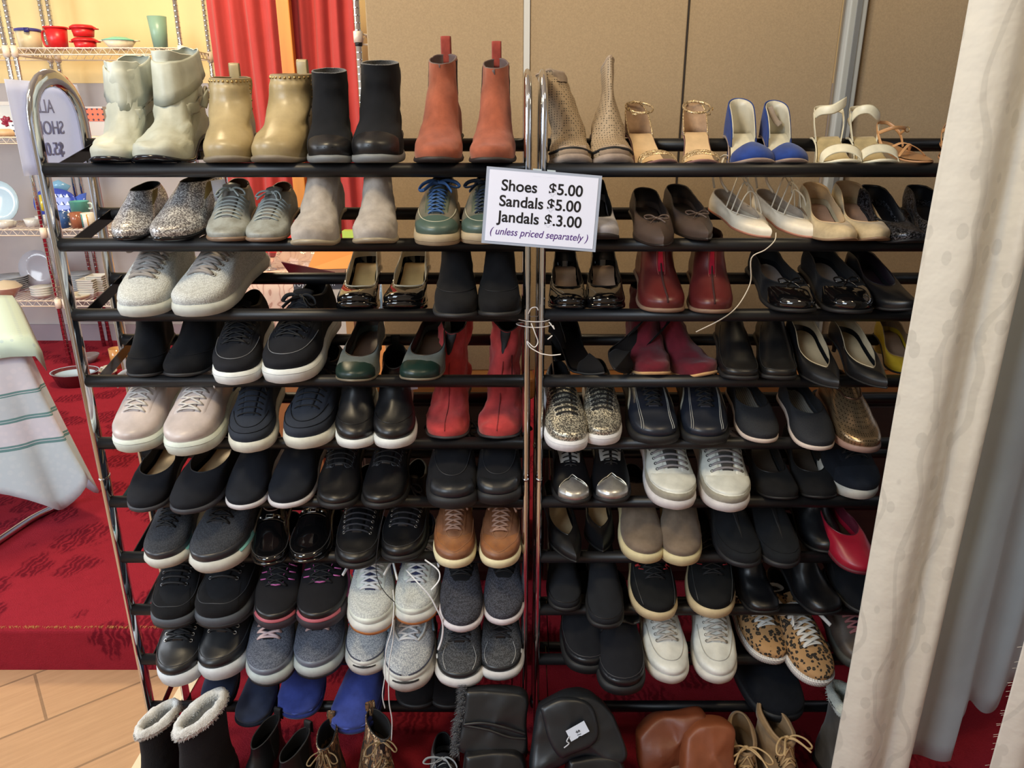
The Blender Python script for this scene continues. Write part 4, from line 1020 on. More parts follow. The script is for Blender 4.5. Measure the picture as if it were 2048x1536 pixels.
def laced(s, c):
    """sneaker / runner / derby"""
    tx = c.get('tx', .44); vz = c.get('vz', .088)-.008; ch = c.get('ch', .066)+.008
    s.upper(K_shoe(tx, vz, ch, c.get('th_', .044), c.get('tw', .52), c.get('sag', .012)), c['m'], collar=c.get('collar', .006), lining=c['lin'])
    s.insole(c.get('ins', c['lin']), .8)
    s.sole(c['sm'], ext=c.get('ext', .0045), top=c.get('top', .004), bulge=c.get('bulge', .0015), prof=c.get('prof'))
    if s.h and not s.wedge: s.heel(c.get('hm', c['sm']), 'block', .72, .26)
    if c.get('stripe'): s.band(c['stripe'], *c.get('sz', (.62, .72)), ext=c.get('ext', .0045)+.0008)
    if c.get('out'): s.band(c['out'], 0, c.get('oz', .25), ext=c.get('ext', .0045)+.0006, name='outsole')
    if c.get('cap'): s.toecap(c['cap'], c.get('capx', .80), c.get('capc', -.04), off=c.get('capo', .0012), klo=c.get('capk', 0))
    if c.get('mud'): s.kpatch('toe_guard', c['mud'], -c.get('mudf', 1.3), c.get('mudf', 1.3), lambda f: 0, lambda f: 4.2+c.get('mudh', 1.6)*math.cos(f)*.4, .0016)
    if c.get('hc'): s.heelcounter(c['hc'], c.get('hcx', .3))
    if c.get('eyestay'):
        g = c.get('g', .014)*GM
        for sg in (-1, 1):
            s.spatch('eyestay', c['eyestay'], min(.79, c.get('ex0', .72)+.06), c.get('ex1', .47), lambda t: sg*(g*.55+.001*t), lambda t: sg*(g+.009+.004*t), .0018)
    x_ = c.get('xf', .69); s.tongue(c.get('tm', c['m']), (x_+.08 if x_ < .57 else max(.75, min(.80, x_+.07)))+.012, tx-.03, c.get('thw', .018), c.get('rise', .006))
    if c.get('lm'):
        xf_ = c.get('xf', .69); xf_ = xf_+.08 if xf_ < .57 else max(.75, min(.80, xf_+.07)); xb_ = max(.45, c.get('xb', tx+.03)); nn = c.get('n', 5); nn = nn if nn < 3 else max(nn, round((xf_-xb_)/.05)+1)
        s.laces(c['lm'], xf_, xb_, nn, c.get('g', .014)*GM, c.get('lw', .003)*1.28, c.get('lf', .4), c.get('ey'), c.get('ls', 'cross'), c.get('bw', True), c.get('bm', 1.0))
    for (nm, mm, f0, f1, k0, k1) in c.get('pats', ()):
        s.kpatch(nm, mm, f0, f1, lambda f: k0 if not callable(k0) else k0(f), lambda f: k1 if not callable(k1) else k1(f), .0014)
    for fx in c.get('fx', ()): fx(s)
def slipon(s, c):
    tx = c.get('tx', .47); vz = c.get('vz', .078); ch = c.get('ch', .06)
    s.upper(K_shoe(tx, vz, ch, c.get('th_', .042), c.get('tw', .56), c.get('sag', .006)), c['m'], collar=.004, lining=c['lin'])
    s.insole(c.get('ins', c['lin']), .8)
    s.sole(c['sm'], ext=c.get('ext', .003), top=c.get('top', .003), bulge=.001)
    if s.h and not s.wedge: s.heel(c.get('hm', c['sm']), 'block', .7, .24)
    if c.get('gore'):
        for sg in (-1, 1):
            s.kpatch('elastic_gore', c['gore'], sg*1.15, sg*1.75, lambda f: s.NK-7, lambda f: s.NK-1.3, .0012, 10, 6)
    if c.get('apron'):
        mb = MB(); pts = []
        for i in range(25):
            f = -1.9+3.8*i/24; k = c.get('apk', 8)+c.get('apb', 1.5)*abs(f/1.9)**2; pts.append(s.P(k, f)+s.N(k, f)*.0008)
        mb.sweep(pts, .0013, .001, 6); s.put(mb, 'apron_seam', c['apron'])
    for fx in c.get('fx', ()): fx(s)
def boot(s, c):
    H = c.get('H', .17)
    s.upper(K_boot(H, c.get('th_', .046), c.get('sw', .56), c.get('xf', .48), c.get('xb', .02), c.get('tops', (0, 0)), rise=c.get('rise', .095)), c['m'], lining=c.get('lin'), collar=c.get('collar', .004), bend=c.get('bend'))
    s.insole(c['lin'] if c.get('lin') else c['m'], .7)
    s.sole(c.get('sm', M('rubber', BK)), ext=c.get('ext', .003), top=.002, bulge=.001)
    if s.h and not s.wedge: s.heel(c.get('hm', c.get('sm', M('rubber', BK))), c.get('hk', 'block'), c.get('hw', .66), c.get('hl', .22))
    T = s.G[-1]; back = T[NP//2]
    if c.get('tab'):
        w_ = .011; zt = c.get('tabh', .03)
        s.ribbon('pull_tab', c['tab'], [back+Vector((.004, 0, -.02)), back+Vector((.003, 0, zt)), back+Vector((-.006, 0, zt)), back+Vector((-.005, 0, -.02))], (0, 1, 0), w_, .0009)
    if c.get('gore'):
        for sg in (-1, 1):
            s.kpatch('elastic_gore', c['gore'], sg*1.35, sg*2.1, lambda f: s.NK-12+9*abs((f*sg-1.72)/.38)**2, lambda f: s.NK-1.15, .0011, 14, 8)
    for fx in c.get('fx', ()): fx(s)
def zipfx(f0, k0, k1, m1=None):
    def fx(s):
        mb = MB(); pts = [s.P(lerp(k0, k1, i/20), f0*s.side)+s.N(lerp(k0, k1, i/20), f0*s.side)*.0012 for i in range(21)]
        mb.sweep(pts, .0022, .0012, 6); s.put(mb, 'zip', m1 or M('metal', (150, 146, 138)))
        a = pts[0]; s.put(MB().sweep([a, a+Vector((.002, .004*s.side, -.014))], .003, .001, 6), 'zip_pull', M('metal', (120, 116, 108)))
    return fx
def seam(pts, m, r=.0009, name='seam'):
    """seam along (k, f) ring coordinates"""
    def fx(s):
        Q = spline([(k if k >= 0 else s.NK+k, f*s.side, 0) for k, f in pts], 5)
        s.put(MB().sweep([s.P(q.x, q.y)+s.N(q.x, q.y)*.0009 for q in Q], r, r*.8, 6), name, m)
    return fx
def tagfx(x, y, z, txt, size=(.03, .045), rot=(0, 0, 0)):
    def fx(s):
        e = empty('price_tag', Vector((x, y, z))*s.S); e.parent = s.o; e.rotation_euler = rot
        MB().box((-size[0]/2, -.0004, -size[1]), (size[0]/2, .0004, 0)).build('tag_card', M('plastic', (206, 214, 240)), e, smooth=False)
        if txt: text('lettering', txt, size[0]*.62, M('plastic', BK), e, (-size[0]*.34, -.0006, -size[1]*.72), bold=.0001)
        # card faces the shoe tip (local +x): turn it
        e.rotation_euler = (rot[0], rot[1], PI/2+rot[2])
    return fx
bkL = M('leather', BK); bkS = M('suede', (27, 30, 38)); bkP = M('patent', (18, 18, 21)); bkR = M('rubber', (34, 35, 40)); bkC = M('canvas', (36, 39, 48))
whR = M('rubber', (218, 222, 220)); bkLin = M('fabric', (22, 22, 26)); silverM = M('metal', (206, 206, 200)); goldM = M('metal', (176, 146, 96))
# ================================================================== TIER 1 left
def cuff(s, c):
    boot(s, c)
    T = s.G[-1]; cen = sum(T, Vector())/NP; rows = []
    for v in T: v.z += -.30*(v.x-cen.x)
    for q, (o_, dz) in enumerate(((0, .0), (.002, .002), (.004, -.002), (.006, -.02), (.0085, -.042), (.0115, -.060), (.008, -.059))):
        row = []
        for k, v in enumerate(T):
            r = (v-cen); r.z = 0; r.normalize(); f = 2*PI*k/NP; sl = 1+.28*math.cos(f)+.12*math.sin(f)*s.side
            row.append(v+r*o_+Vector((0, 0, dz*sl)))
        rows.append(row)
    s.put(MB().grid(rows, closed=True, flip=True), 'folded_cuff', c['m'])
    # strap round the ankle with a buckle at the outer side
    H = .108; pts = []
    for k in range(24):
        a = 2*PI*k/24; pts.append(Vector((.27*s.L+.052*math.cos(a), .042*math.sin(a)*1.0+s.cen(.27*s.L), H+.012*math.cos(a)*-1)))
    P_ = []
    for p in pts:
        best = min((v for R_ in s.G[11:] for v in R_), key=lambda v: (v.z-p.z-(0))**2*4+((v-p).x**2+(v-p).y**2)*.6)
        o_ = Vector((p.x-.27*s.L, p.y-s.cen(.27*s.L), 0)).normalized()
        P_.append(Vector((best.x, best.y, p.z))+o_*.002)
    s.ribbon('ankle_strap', c['m'], P_, (0, 0, 1), .011, .0014, n=0, closed=True)
    if s.side < 0:
        o = MB().sweep([Vector((.20*s.L+.011*math.cos(a), .046, H+.02+.015*math.sin(a))) for a in [2*PI*k/20 for k in range(20)]], .003, .0025, 8, closed=True)
        s.put(o, 'buckle', M('leather', (170, 164, 150)))
        s.put(MB().sweep(spline([(.16*s.L, .042, H+.02), (.2*s.L, .05, H+.024), (.25*s.L, .05, H+.016), (.28*s.L, .044, H-.004)], 5), .008, .0014, 6, wd=(0, 0, 1)), 'strap_end', c['m'])
wb = M('softleather', (180, 184, 172))
pair('slouch_boot', 'pale grey leather slouch boot with folded cuff', 'boot', 1, 'left', [(210, 326, 104, 2, dict(oh=.03)), (308, 323, 116, 3, dict(oh=.032))], cuff,
     m=wb, lin=M('suede', (186, 188, 176)), h=.045, p=.006, H=.150, sw=.74, xf=.54, xb=-.02, sm=M('gloss', (30, 34, 46)), hm=M('gloss', (30, 34, 46)), wr=.006, th_=.042, toe='round', L=.262)
def studs(s, c):
    boot(s, c); mb = MB()
    for k in range(16):
        f = -1.6+3.2*k/15; 
        p = s.P(s.NK-2.6, f); n = s.N(s.NK-2.6, f); d = n.orthogonal().normalized(); e = n.cross(d)
        mb.grid([[p+n*z+(d*math.cos(a)+e*math.sin(a))*r for a in [2*PI*q/8 for q in range(8)]] for r, z in ((.0026, 0), (.002, .0014), (.0001, .002))], closed=True)
    for sg in (-1, 1):
        for k in range(6):
            p = s.P(s.NK-5-2.1*k, sg*1.35); n = s.N(s.NK-5-2.1*k, sg*1.35); d = n.orthogonal().normalized(); e = n.cross(d)
            mb.grid([[p+n*z+(d*math.cos(a)+e*math.sin(a))*r for a in [2*PI*q/8 for q in range(8)]] for r, z in ((.0026, 0), (.002, .0014), (.0001, .002))], closed=True)
    s.put(mb, 'stud', goldM)
tanL = M('leather', (160, 143, 106))
pair('ankle_boot', 'tan leather ankle boot studded round the top', 'boot', 1, 'left', [(449, 329, 112, 9, dict(oh=.03)), (548, 329, 118, -2, dict(oh=.03))], studs,
     m=tanL, lin=M('fabric', (130, 112, 84)), h=.03, p=.008, H=.112, sw=.86, xf=.53, xb=.0, sm=M('rubber', (118, 108, 92)), tab=tanL, tabh=.022, gore=M('canvas', (150, 132, 96)), th_=.05, rise=.085, L=.245, toe='round')
pair('ankle_boot', 'black suede ankle boot with side zip', 'boot', 1, 'left', [(655, 325, 104, 6, dict(oh=.03)), (755, 326, 114, 4, dict(oh=.032))], boot,
     m=bkS, lin=M('fur', (60, 56, 54)), h=.02, p=.012, H=.136, sw=.80, xf=.53, xb=.0, sm=M('rubber', (112, 116, 118)), hm=bkR, fx=[lambda s: s.toecap(M('leather', (32, 33, 38)), .84, -.05, off=.0006), zipfx(-1.9, 10, 25)], th_=.05, L=.25)
pair('ankle_boot', 'rust suede chelsea boot with tall pull tab', 'boot', 1, 'left', [(866, 331, 108, -4, dict(oh=.034)), (986, 331, 102, -1, dict(oh=.036))], boot,
     m=M('suede', (146, 80, 58)), lin=M('fabric', (96, 80, 78)), h=.028, p=.007, H=.152, sw=.62, xf=.44, xb=.0, sm=M('rubber', (56, 44, 42)), hm=M('rubber', (40, 34, 34)), tab=M('suede', (144, 62, 52)), tabh=.03, tops=(-.006, .012), gore=M('canvas', (62, 52, 54)), th_=.042, wr=.002, L=.25)
# ================================================================== TIER 1 right
def peep(s, c):
    boot(s, c)
tpf = M('perf', (158, 138, 112)); tpb = M('suede', (150, 130, 110))
def peepfx(s):
    s.kpatch('binding', tpb, 0, 2*PI, lambda f: s.NK-1.9, lambda f: s.NK-1.02, .0015, 48, 3)
    s.toecap(tpb, .93, -.3, name='toe_rim', off=.0022)
    s.put(MB().sweep([s.P(3.4, f)+s.N(3.4, f)*.0022 for f in [-1.0+.1*k for k in range(21)]], .003, .0016, 6), 'toe_opening', bkLin)
pair('peep_toe_boot', 'taupe perforated peep-toe boot leaning left', 'boot', 1, 'right', [(1142, 325, 96, 0, dict(oh=.012, hb=.085, c=dict(bend=lambda v: (0, -.32*max(0, v.z-.10), 0))))], boot,
     m=tpf, lin=M('suede', (140, 122, 104)), h=.075, p=.012, H=.136, sw=.74, xf=.5, xb=.02, sm=M('suede', (150, 134, 122)), hm=M('suede', (120, 90, 66)), fx=[peepfx], th_=.036, wr=.004, toe='round', L=.235)
pair('peep_toe_boot', 'taupe perforated peep-toe boot standing tall and narrow', 'boot', 1, 'right', [(1233, 325, 96, 2, dict(oh=.012, hb=.085, side=-1, c=dict(bend=lambda v: (0, .28*-(v.y)*sstep(.09, .19, v.z)*2.2, 0))))], boot,
     m=tpf, lin=M('suede', (140, 122, 104)), h=.075, p=.012, H=.158, sw=.66, xf=.5, xb=.02, tops=(.012, -.012), sm=M('suede', (150, 134, 122)), hm=M('suede', (120, 90, 66)), fx=[peepfx], th_=.036, wr=.004, toe='round', L=.235)
def strapsandal(s, c):
    m = c['m']
    rows = []
    s.sole(c['sm'], ext=.001, top=-.001, bulge=.0003); s.insole(c['ins'], .95, dz=.0005, name='footbed')
    s.heel(c.get('hm', m), c.get('hk', 'stiletto'), .5, .17)
    # heel cup
    G = []
    for q in range(5):
        row = []
        for k in range(17):
            a = PI*.42+PI*1.16*k/16; f = a; c_ = .5+.5*math.cos(a); x = c_*s.L*.42
            cc_ = max(0.0, c_); hw = BW/2*.66*min(1, (1-(1-min(1, cc_/.30))**2)**.5)
            hgt = c.get('cup', .07)*(math.sin(PI*(k)/16))**1.25
            row.append((x, -math.copysign(hw, math.sin(a))*1.0 if abs(math.sin(a)) > 1e-9 else 0, s.base(x)+hgt*q/4))
        G.append(row)
    o = s.put(MB().grid(G), 'heel_cup', c.get('cupm', c['ins']), solid=.002)
    s.put(MB().sweep(G[-1], .0018, .0018, 6), 'piping', m)
    for (x0, h_, w_, dr) in c['toes']:
        s.ribbon('toe_strap', m, s.over(x0, h_, drop=dr), (-.7, 0, .7), w_, .0012, n=4)
    if c.get('ank'):
        z = s.base(.1*s.L)+c.get('cup', .07)-.004; tl = c['ank']
        pts = [Vector((.12*s.L-.018+(.052+.0)*(1-math.cos(a))*.5*1.25, .036*math.sin(a), z-tl*(1-math.cos(a))*.5)) for a in [2*PI*k/22 for k in range(22 if c.get('full', 1) else 13)]]
        s.put(MB().sweep(pts, c.get('aw', .003), .0011, 8, wd=(0, 0, 1), closed=bool(c.get('full', 1))), 'ankle_strap', m)
        s.put(MB().sweep([Vector((.28*s.L, .034*-s.side, z-tl*.6)), Vector((.36*s.L, .03*-s.side, z-tl*.6-.018)), Vector((.40*s.L, .022*-s.side, z-tl*.6-.02))], c.get('aw', .003)*.9, .001, 6), 'strap_end', m)
        s.put(MB().sweep([Vector((.3*s.L+.004*math.cos(a), .0375*-s.side, z-tl*.7+.004*math.sin(a))) for a in [2*PI*k/10 for k in range(10)]], .0008, .0008, 6, closed=True), 'buckle', goldM)
gg = M('glitter', (190, 160, 116), (240, 220, 180)); nude = M('leather', (206, 176, 136))
pair('heeled_sandal', 'gold glitter heeled sandal with ankle strap', 'sandal', 1, 'right', [(1325, 326, 92, 9, dict(oh=.008, hb=.085)), (1412, 326, 88, -3, dict(oh=.008, hb=.08))], strapsandal,
     m=gg, ins=nude, cupm=M('suede', (170, 142, 116)), sm=M('suede', (136, 100, 94)), h=.085, p=.006, toe='round', cup=.085, toes=[(.80, .028, .006, .006), (.76, .034, .004, -.004)], ank=.035, hk='stiletto', L=.235)
blS = M('suede', (34, 60, 128))
def dorsay(s, c):
    # closed toe + separate tall heel cup, open sides
    tx = .70
    s.sole(c['sm'], ext=.0015, top=.001, bulge=.0005); s.insole(c['ins'], .9)
    s.heel(c.get('hm', c['m']), c.get('hk', 'block'), .6, .2)
    def part(name, t0, t1, hgt, m, front):
        rows = []; n = 26
        for q in range(8):
            row = []
            for k in range(n+1):
                if front: f = lerp(-1.12, 1.12, k/n)
                else: f = lerp(PI-1.35, PI+1.35, k/n)
                c_ = .5+.5*math.cos(f); x = s.L*c_; hw = fshape(c_, s.toe)*BW/2; y = math.copysign(hw, math.sin(f)) if abs(math.sin(f)) > 1e-9 else 0
                t = q/7
                if front:
                    xq = lerp(x, min(x, s.L*(tx+.02*math.cos(f))), sstep(0, 1, t)); yq = y*math.cos(t*PI/2*.62); z = s.base(x)+hgt*math.sin(t*PI/2)**.8*max(.25, math.cos(f)**.3)
                else:
                    e = max(0, math.cos((f-PI)/1.35*PI/2))**.55; xq = x+.010*t*(1 if c_ > .02 else 1)-.012*math.sin(PI*t)*.5; yq = y*(1-.12*t); z = s.base(x)+hgt*e*t
                row.append((xq, yq+s.cen(xq), z))
            rows.append(row)
        return s.put(MB().grid(rows, flip=front), name, m, solid=.002)
    part('toe_upper', 0, 0, .036, c['m'], True); part('heel_upper', 0, 0, c.get('cup', .088), c['m'], False)
    # inner lining of the heel
    rows = []
    for q in range(6):
        row = []
        for k in range(21):
            f = lerp(PI-1.3, PI+1.3, k/20); c_ = .5+.5*math.cos(f); x = s.L*c_; hw = fshape(c_, s.toe)*BW/2-.003; y = math.copysign(max(0, hw), math.sin(f)) if abs(math.sin(f)) > 1e-9 else 0
            t = q/5; e = max(0, math.cos((f-PI)/1.35*PI/2))**.55; row.append((x+.010*t+.0035-.012*math.sin(PI*t)*.5, y*(1-.12*t)+s.cen(x), s.base(x)+(c.get('cup', .088)-.002)*e*t))
        rows.append(row)
    s.put(MB().grid(rows), 'lining', c['lin'], solid=.001)
    for fx in c.get('fx', ()): fx(s)
def padfx(s):
    s.put(MB().sweep([(.028, -.012, s.base(.03)+.07), (.032, -.004, s.base(.03)+.05), (.036, .006, s.base(.03)+.034), (.044, .014, s.base(.04)+.026)], .008, .003, 10), 'heel_pad', M('suede', (156, 142, 130)))
pair('court_shoe', 'royal blue suede d\'orsay court shoe', 'court shoe', 1, 'right', [(1512, 326, 98, -3, dict(oh=.012, hb=.065)), (1590, 326, 92, -1, dict(oh=.012, hb=.065, c=dict(fx=[padfx])))], dorsay,
     m=blS, ins=M('leather', (206, 200, 178)), lin=M('leather', (200, 194, 176)), sm=M('suede', (150, 130, 118)), h=.065, p=.005, toe='round', hk='block', L=.235)
whL = M('leather', (232, 224, 196))
def widesandal(s, c):
    m = c['m']; s.sole(c['sm'], ext=.0015, top=0, bulge=.0003); s.insole(c['ins'], .93, dz=.0012, name='footbed'); s.heel(c['hm'], 'block', .5, .17)
    s.ribbon('toe_strap', m, s.over(.80, .036, drop=.004), (-.6, 0, .8), .013, .0014, n=4)
    z = s.base(.05*s.L)
    hs = .062
    for sg in (-1, 1):
        s.ribbon('side_strap', m, [Vector((.30*s.L, sg*.030, s.base(.3*s.L)-.002)), Vector((.24*s.L, sg*.036, z+hs*.5)), Vector((.17*s.L, sg*.035, z+hs))], (1, 0, .4), .0065, .0012)
    s.ribbon('heel_strap', m, [Vector((.17*s.L, -.035, z+hs)), Vector((.05*s.L, -.026, z+hs+.008)), Vector((.0, 0, z+hs+.012)), Vector((.05*s.L, .026, z+hs+.008)), Vector((.17*s.L, .035, z+hs))], (0, 0, 1), .006, .0012)
    s.ribbon('ankle_strap', m, [Vector((.17*s.L, -.036, z+hs+c.get('a0', -.004))), Vector((.30*s.L, -.028, z+hs)), Vector((.36*s.L, 0, z+hs+.004)), Vector((.31*s.L, .028, z+hs+c.get('a1', .01))), Vector((.18*s.L, .038, z+hs+c.get('a1', .01)+.004))], (0, 0, 1), .0115, .0016)
pair('wedge_sandal', 'white leather sandal with wide ankle strap', 'sandal', 1, 'right', [(1688, 326, 92, -7, dict(oh=.008, hb=.065, c=dict(a0=-.012, a1=.02))), (1772, 326, 90, -4, dict(oh=.008, hb=.065, c=dict(a0=-.026, a1=-.014)))], widesandal,
     m=whL, ins=M('suede', (196, 176, 128)), sm=whL, hm=whL, h=.062, p=.006, toe='round', L=.24)
tanS = M('leather', (196, 146, 98))
def flatsandal(s, c):
    m = c['m']; s.sole(c['sm'], ext=.001, top=0, bulge=.0003); s.insole(c['ins'], .95, dz=.001, name='footbed')
    s.ribbon('toe_strap', m, [Vector((.72*s.L, -.044, .008)), Vector((.66*s.L, -.02, .026)), Vector((.56*s.L, .012, .032)), Vector((.46*s.L, .034, .008))], (1, 0, 0), .0055, .0013)
    s.ribbon('toe_strap', m, [Vector((.70*s.L, .045, .008)), Vector((.64*s.L, .02, .027)), Vector((.54*s.L, -.012, .034)), Vector((.44*s.L, -.034, .008))], (1, 0, 0), .0055, .0013)
    s.ribbon('heel_strap', m, [Vector((.34*s.L, -.034, .01)), Vector((.2*s.L, -.036, .04)), Vector((.05*s.L, -.02, .058)), Vector((.02*s.L, 0, .06)), Vector((.05*s.L, .02, .058)), Vector((.2*s.L, .036, .04)), Vector((.34*s.L, .034, .01))], (0, 0, 1), .005, .0012)
    s.ribbon('ankle_strap', m, [Vector((.2*s.L, -.037, .04)), Vector((.34*s.L, -.024, .062)), Vector((.37*s.L, .0, .066)), Vector((.34*s.L, .024, .06)), Vector((.2*s.L, .037, .04))], (0, 0, 1), .005, .0012)
    s.put(MB().sweep([Vector((.33*s.L, .03*s.side+.0, .058)) + Vector((.009*math.cos(a), .002, .007*math.sin(a))) for a in [2*PI*k/12 for k in range(12)]], .0012, .0012, 6, closed=True), 'buckle', goldM)
pair('flat_sandal', 'tan leather strappy flat sandal', 'sandal', 1, 'right', [(1850, 326, 80, 12, dict(oh=.008)), (1925, 322, 84, -20, dict(oh=.0, dz=.0))], flatsandal, m=tanS, ins=M('leather', (186, 140, 96)), sm=M('leather', (176, 126, 84)), p=.006, toe='almond', L=.235)
# ================================================================== TIER 2 left
glt = M('glitter', (160, 156, 158), (250, 250, 250))
pair('slip_on_shoe', 'silver glitter pointed slip-on shoe', 'shoe', 2, 'left', [(245, 480, 92, 2, {}), (332, 482, 112, -4, dict(c=dict(fx=[tagfx(.10, .054, .085, '$8', (.028, .05), (0, 0, .5))])))], slipon,
     m=glt, lin=bkLin, sm=M('gloss', (34, 36, 44)), h=.012, p=.006, toe='almond', tx=.50, vz=.082, ch=.06, gore=M('canvas', (150, 132, 84)), L=.262, ext=.0015, wr=.001)
gyL = M('worn', (150, 154, 150), (124, 124, 116))
d1 = pair('derby_shoe', 'grey leather lace-up derby with laces tied together', 'shoe', 2, 'left', [(447, 483, 96, 6, {}), (528, 483, 90, 1, {})], laced,
     m=gyL, lin=M('leather', (96, 70, 52)), sm=M('leather', (128, 106, 88)), lm=M('fabric', (150, 158, 156)), tm=M('leather', (110, 108, 104)), h=.012, p=.006, tx=.40, vz=.085, ch=.06, th_=.036, g=.017, n=4, xf=.62, xb=.46, ls='bar', lw=.002, lf=.8, bm=.8, eyestay=gyL, ex0=.64, ex1=.42, ext=.0022, tw=.62)
gyS = M('suede', (158, 150, 142))
pair('wedge_boot', 'grey suede open-sided ankle boot with wedge', 'boot', 2, 'left', [(614, 489, 98, -2, dict(hb=.05)), (750, 486, 94, 5, dict(hb=.05))], boot,
     m=gyS, lin=bkLin, h=.05, p=.008, H=.098, sw=.66, xf=.54, xb=.02, tops=(-.004, .0), sm=M('leather', (150, 138, 116)), hm=M('leather', (66, 52, 44)), hl=.34, th_=.048, wr=.003, rise=.09,
     fx=[lambda s: s.kpatch('side_opening', bkLin, *( (-1.9, -1.2) if s.side > 0 else (1.2, 1.9)), lambda f: s.NK-9+6*abs((abs(f)-1.55)/.35)**2, lambda f: s.NK-1.1, .0012, 12, 6), seam([(-2, -2.6), (-3, -1.5), (-4, -.6), (-3.6, 0), (-4, .6), (-3, 1.6), (-2, 2.6)], M('suede', (120, 112, 108)), .0007, 'stitching')])
gr1 = M('worn', (92, 92, 80), (110, 102, 88)); grc = M('leather', (70, 88, 80))
pair('sneaker', 'green and brown leather sneaker, blue laces', 'shoe', 2, 'left', [(868, 491, 98, -2, {}), (968, 488, 96, 0, dict(c=dict(lm=M('fabric', (34, 50, 74)))))], laced,
     m=gr1, lin=M('fabric', (30, 28, 30)), sm=M('rubber', (168, 152, 124)), stripe=M('rubber', (120, 106, 84)), sz=(.42, .48), lm=M('fabric', (56, 92, 142)), tm=M('leather', (60, 66, 60)), cap=grc, capx=.80, capc=.02, eyestay=M('leather', (84, 90, 76)), p=.022, tx=.42, vz=.086, n=5, g=.010, xf=.72, lw=.0034, lf=.4, hc=M('leather', (100, 84, 62)),
     fx=[seam([(9.5, -1.0), (8.3, -.5), (7.8, 0), (8.3, .5), (9.5, 1.0)], M('fabric', (176, 172, 150)), .0012, 'cap_stitching')])
# ================================================================== TIER 2 right
pair('court_shoe', 'grey suede court shoe with black inside, behind sign', 'court shoe', 2, 'right', [(1205, 476, 92, 2, dict(hb=.07, where='left end', side=-1))], pump, m=M('suede', (164, 160, 164)), lin=bkLin, ins=bkLin, sm=M('rubber', (58, 50, 52)), hm=bkL, h=.07, p=.008, tx=.68, toe='round', ch=.06, vz=.05)
brS = M('worn', (78, 62, 54), (66, 54, 48)); brL = M('leather', (58, 48, 44))
pair('court_shoe', 'brown pointed court shoe with small bow', 'court shoe', 2, 'right', [(1322, 494, 98, 1, {}), (1412, 481, 96, 7, {})], pump, m=brS, lin=brL, ins=brL, sm=M('leather', (52, 40, 36)), h=.025, p=.005, tx=.66, toe='point', ch=.05, bow=M('leather', (84, 68, 60)), bx=.69, bw=.026, hk='stiletto', fx=None, txt='comfbul', tm=M('metal', (196, 160, 96)), L=.265, vz=.044, asym=.002)
whS = M('leather', (226, 214, 192))
def ties(s, m, n=3):
    R = s.rng
    for k in range(n):
        a = R.uniform(-.5, .5); x0 = .62-.1*k
        s.put(MB().sweep(spline([(x0*s.L, -.036, s.base(x0*s.L)+.03), ((x0-.04)*s.L, -.018, .075+.012*k), ((x0-.06+a*.1)*s.L, .0, .088+.012*k), ((x0-.04)*s.L, .02, .072+.01*k), (x0*s.L, .036, s.base(x0*s.L)+.028)], 5), .0022, .0014, 6), 'tie', m)
    s.put(MB().sweep(spline([(.36*s.L, -.03, .07), (.3*s.L, -.05, .10), (.18*s.L, -.035, .14), (.1*s.L, .0, .125), (.2*s.L, .04, .10), (.34*s.L, .03, .066)], 6), .003, .0014, 6), 'tie', m)
    s.put(MB().sweep(spline([(.1*s.L, -.03, .06), (.06*s.L, -.04, .11), (.12*s.L, -.02, .145), (.22*s.L, .01, .11), (.3*s.L, .03, .08)], 6), .003, .0014, 6), 'tie', m)
wf = pair('ballet_flat', 'white pointed lace-up ballet flat', 'shoe', 2, 'right', [(1530, 474, 92, 17, {}), (1628, 474, 92, 20, {})], pump, m=whS, lin=M('suede', (176, 160, 142)), ins=M('suede', (168, 152, 140)), sm=M('leather', (170, 110, 88)), p=.005, tx=.70, toe='point', ch=.045, vz=.036, bindm=M('leather', (236, 226, 206)), ext=.0008, L=.245)
for s in wf: ties(s, M('leather', (216, 206, 186)))
s = wf[0]
lt = MB().sweep(spline([at(u, v, y) for u, v, y in ((1552, 466, 1.46), (1549, 482, 1.445), (1530, 500, 1.45), (1503, 516, 1.46), (1502, 560, 1.47), (1490, 590, 1.47), (1470, 618, 1.465), (1440, 640, 1.462), (1392, 664, 1.47))], 5), .0018, .0011, 6)
o = lt.build('hanging_lace', M('leather', (216, 206, 186))); o.parent = s.o; o.matrix_parent_inverse = s.o.matrix_world.inverted()
be = M('suede', (186, 166, 130))
pair('court_shoe', 'beige suede court shoe with nude insole', 'court shoe', 2, 'right', [(1690, 481, 88, 2, dict(hb=.06)), (1762, 480, 92, 1, dict(hb=.06))], pump, m=be, lin=M('leather', (190, 160, 122)), ins=M('leather', (176, 140, 116)), sm=M('leather', (130, 104, 80)), h=.06, p=.005, tx=.70, toe='almond', ch=.06, hk='stiletto', txt='FIORE', tm=M('plastic', (110, 84, 70)), vz=.042)
bg = M('glitter', (26, 28, 34), (90, 90, 96))
pair('court_shoe', 'black glitter court shoe', 'court shoe', 2, 'right', [(1822, 484, 84, 4, dict(hb=.07)), (1908, 484, 84, 0, dict(hb=.07))], pump, m=bg, lin=bkL, ins=bkL, h=.07, p=.006, tx=.62, toe='round', ch=.06, vz=.05)
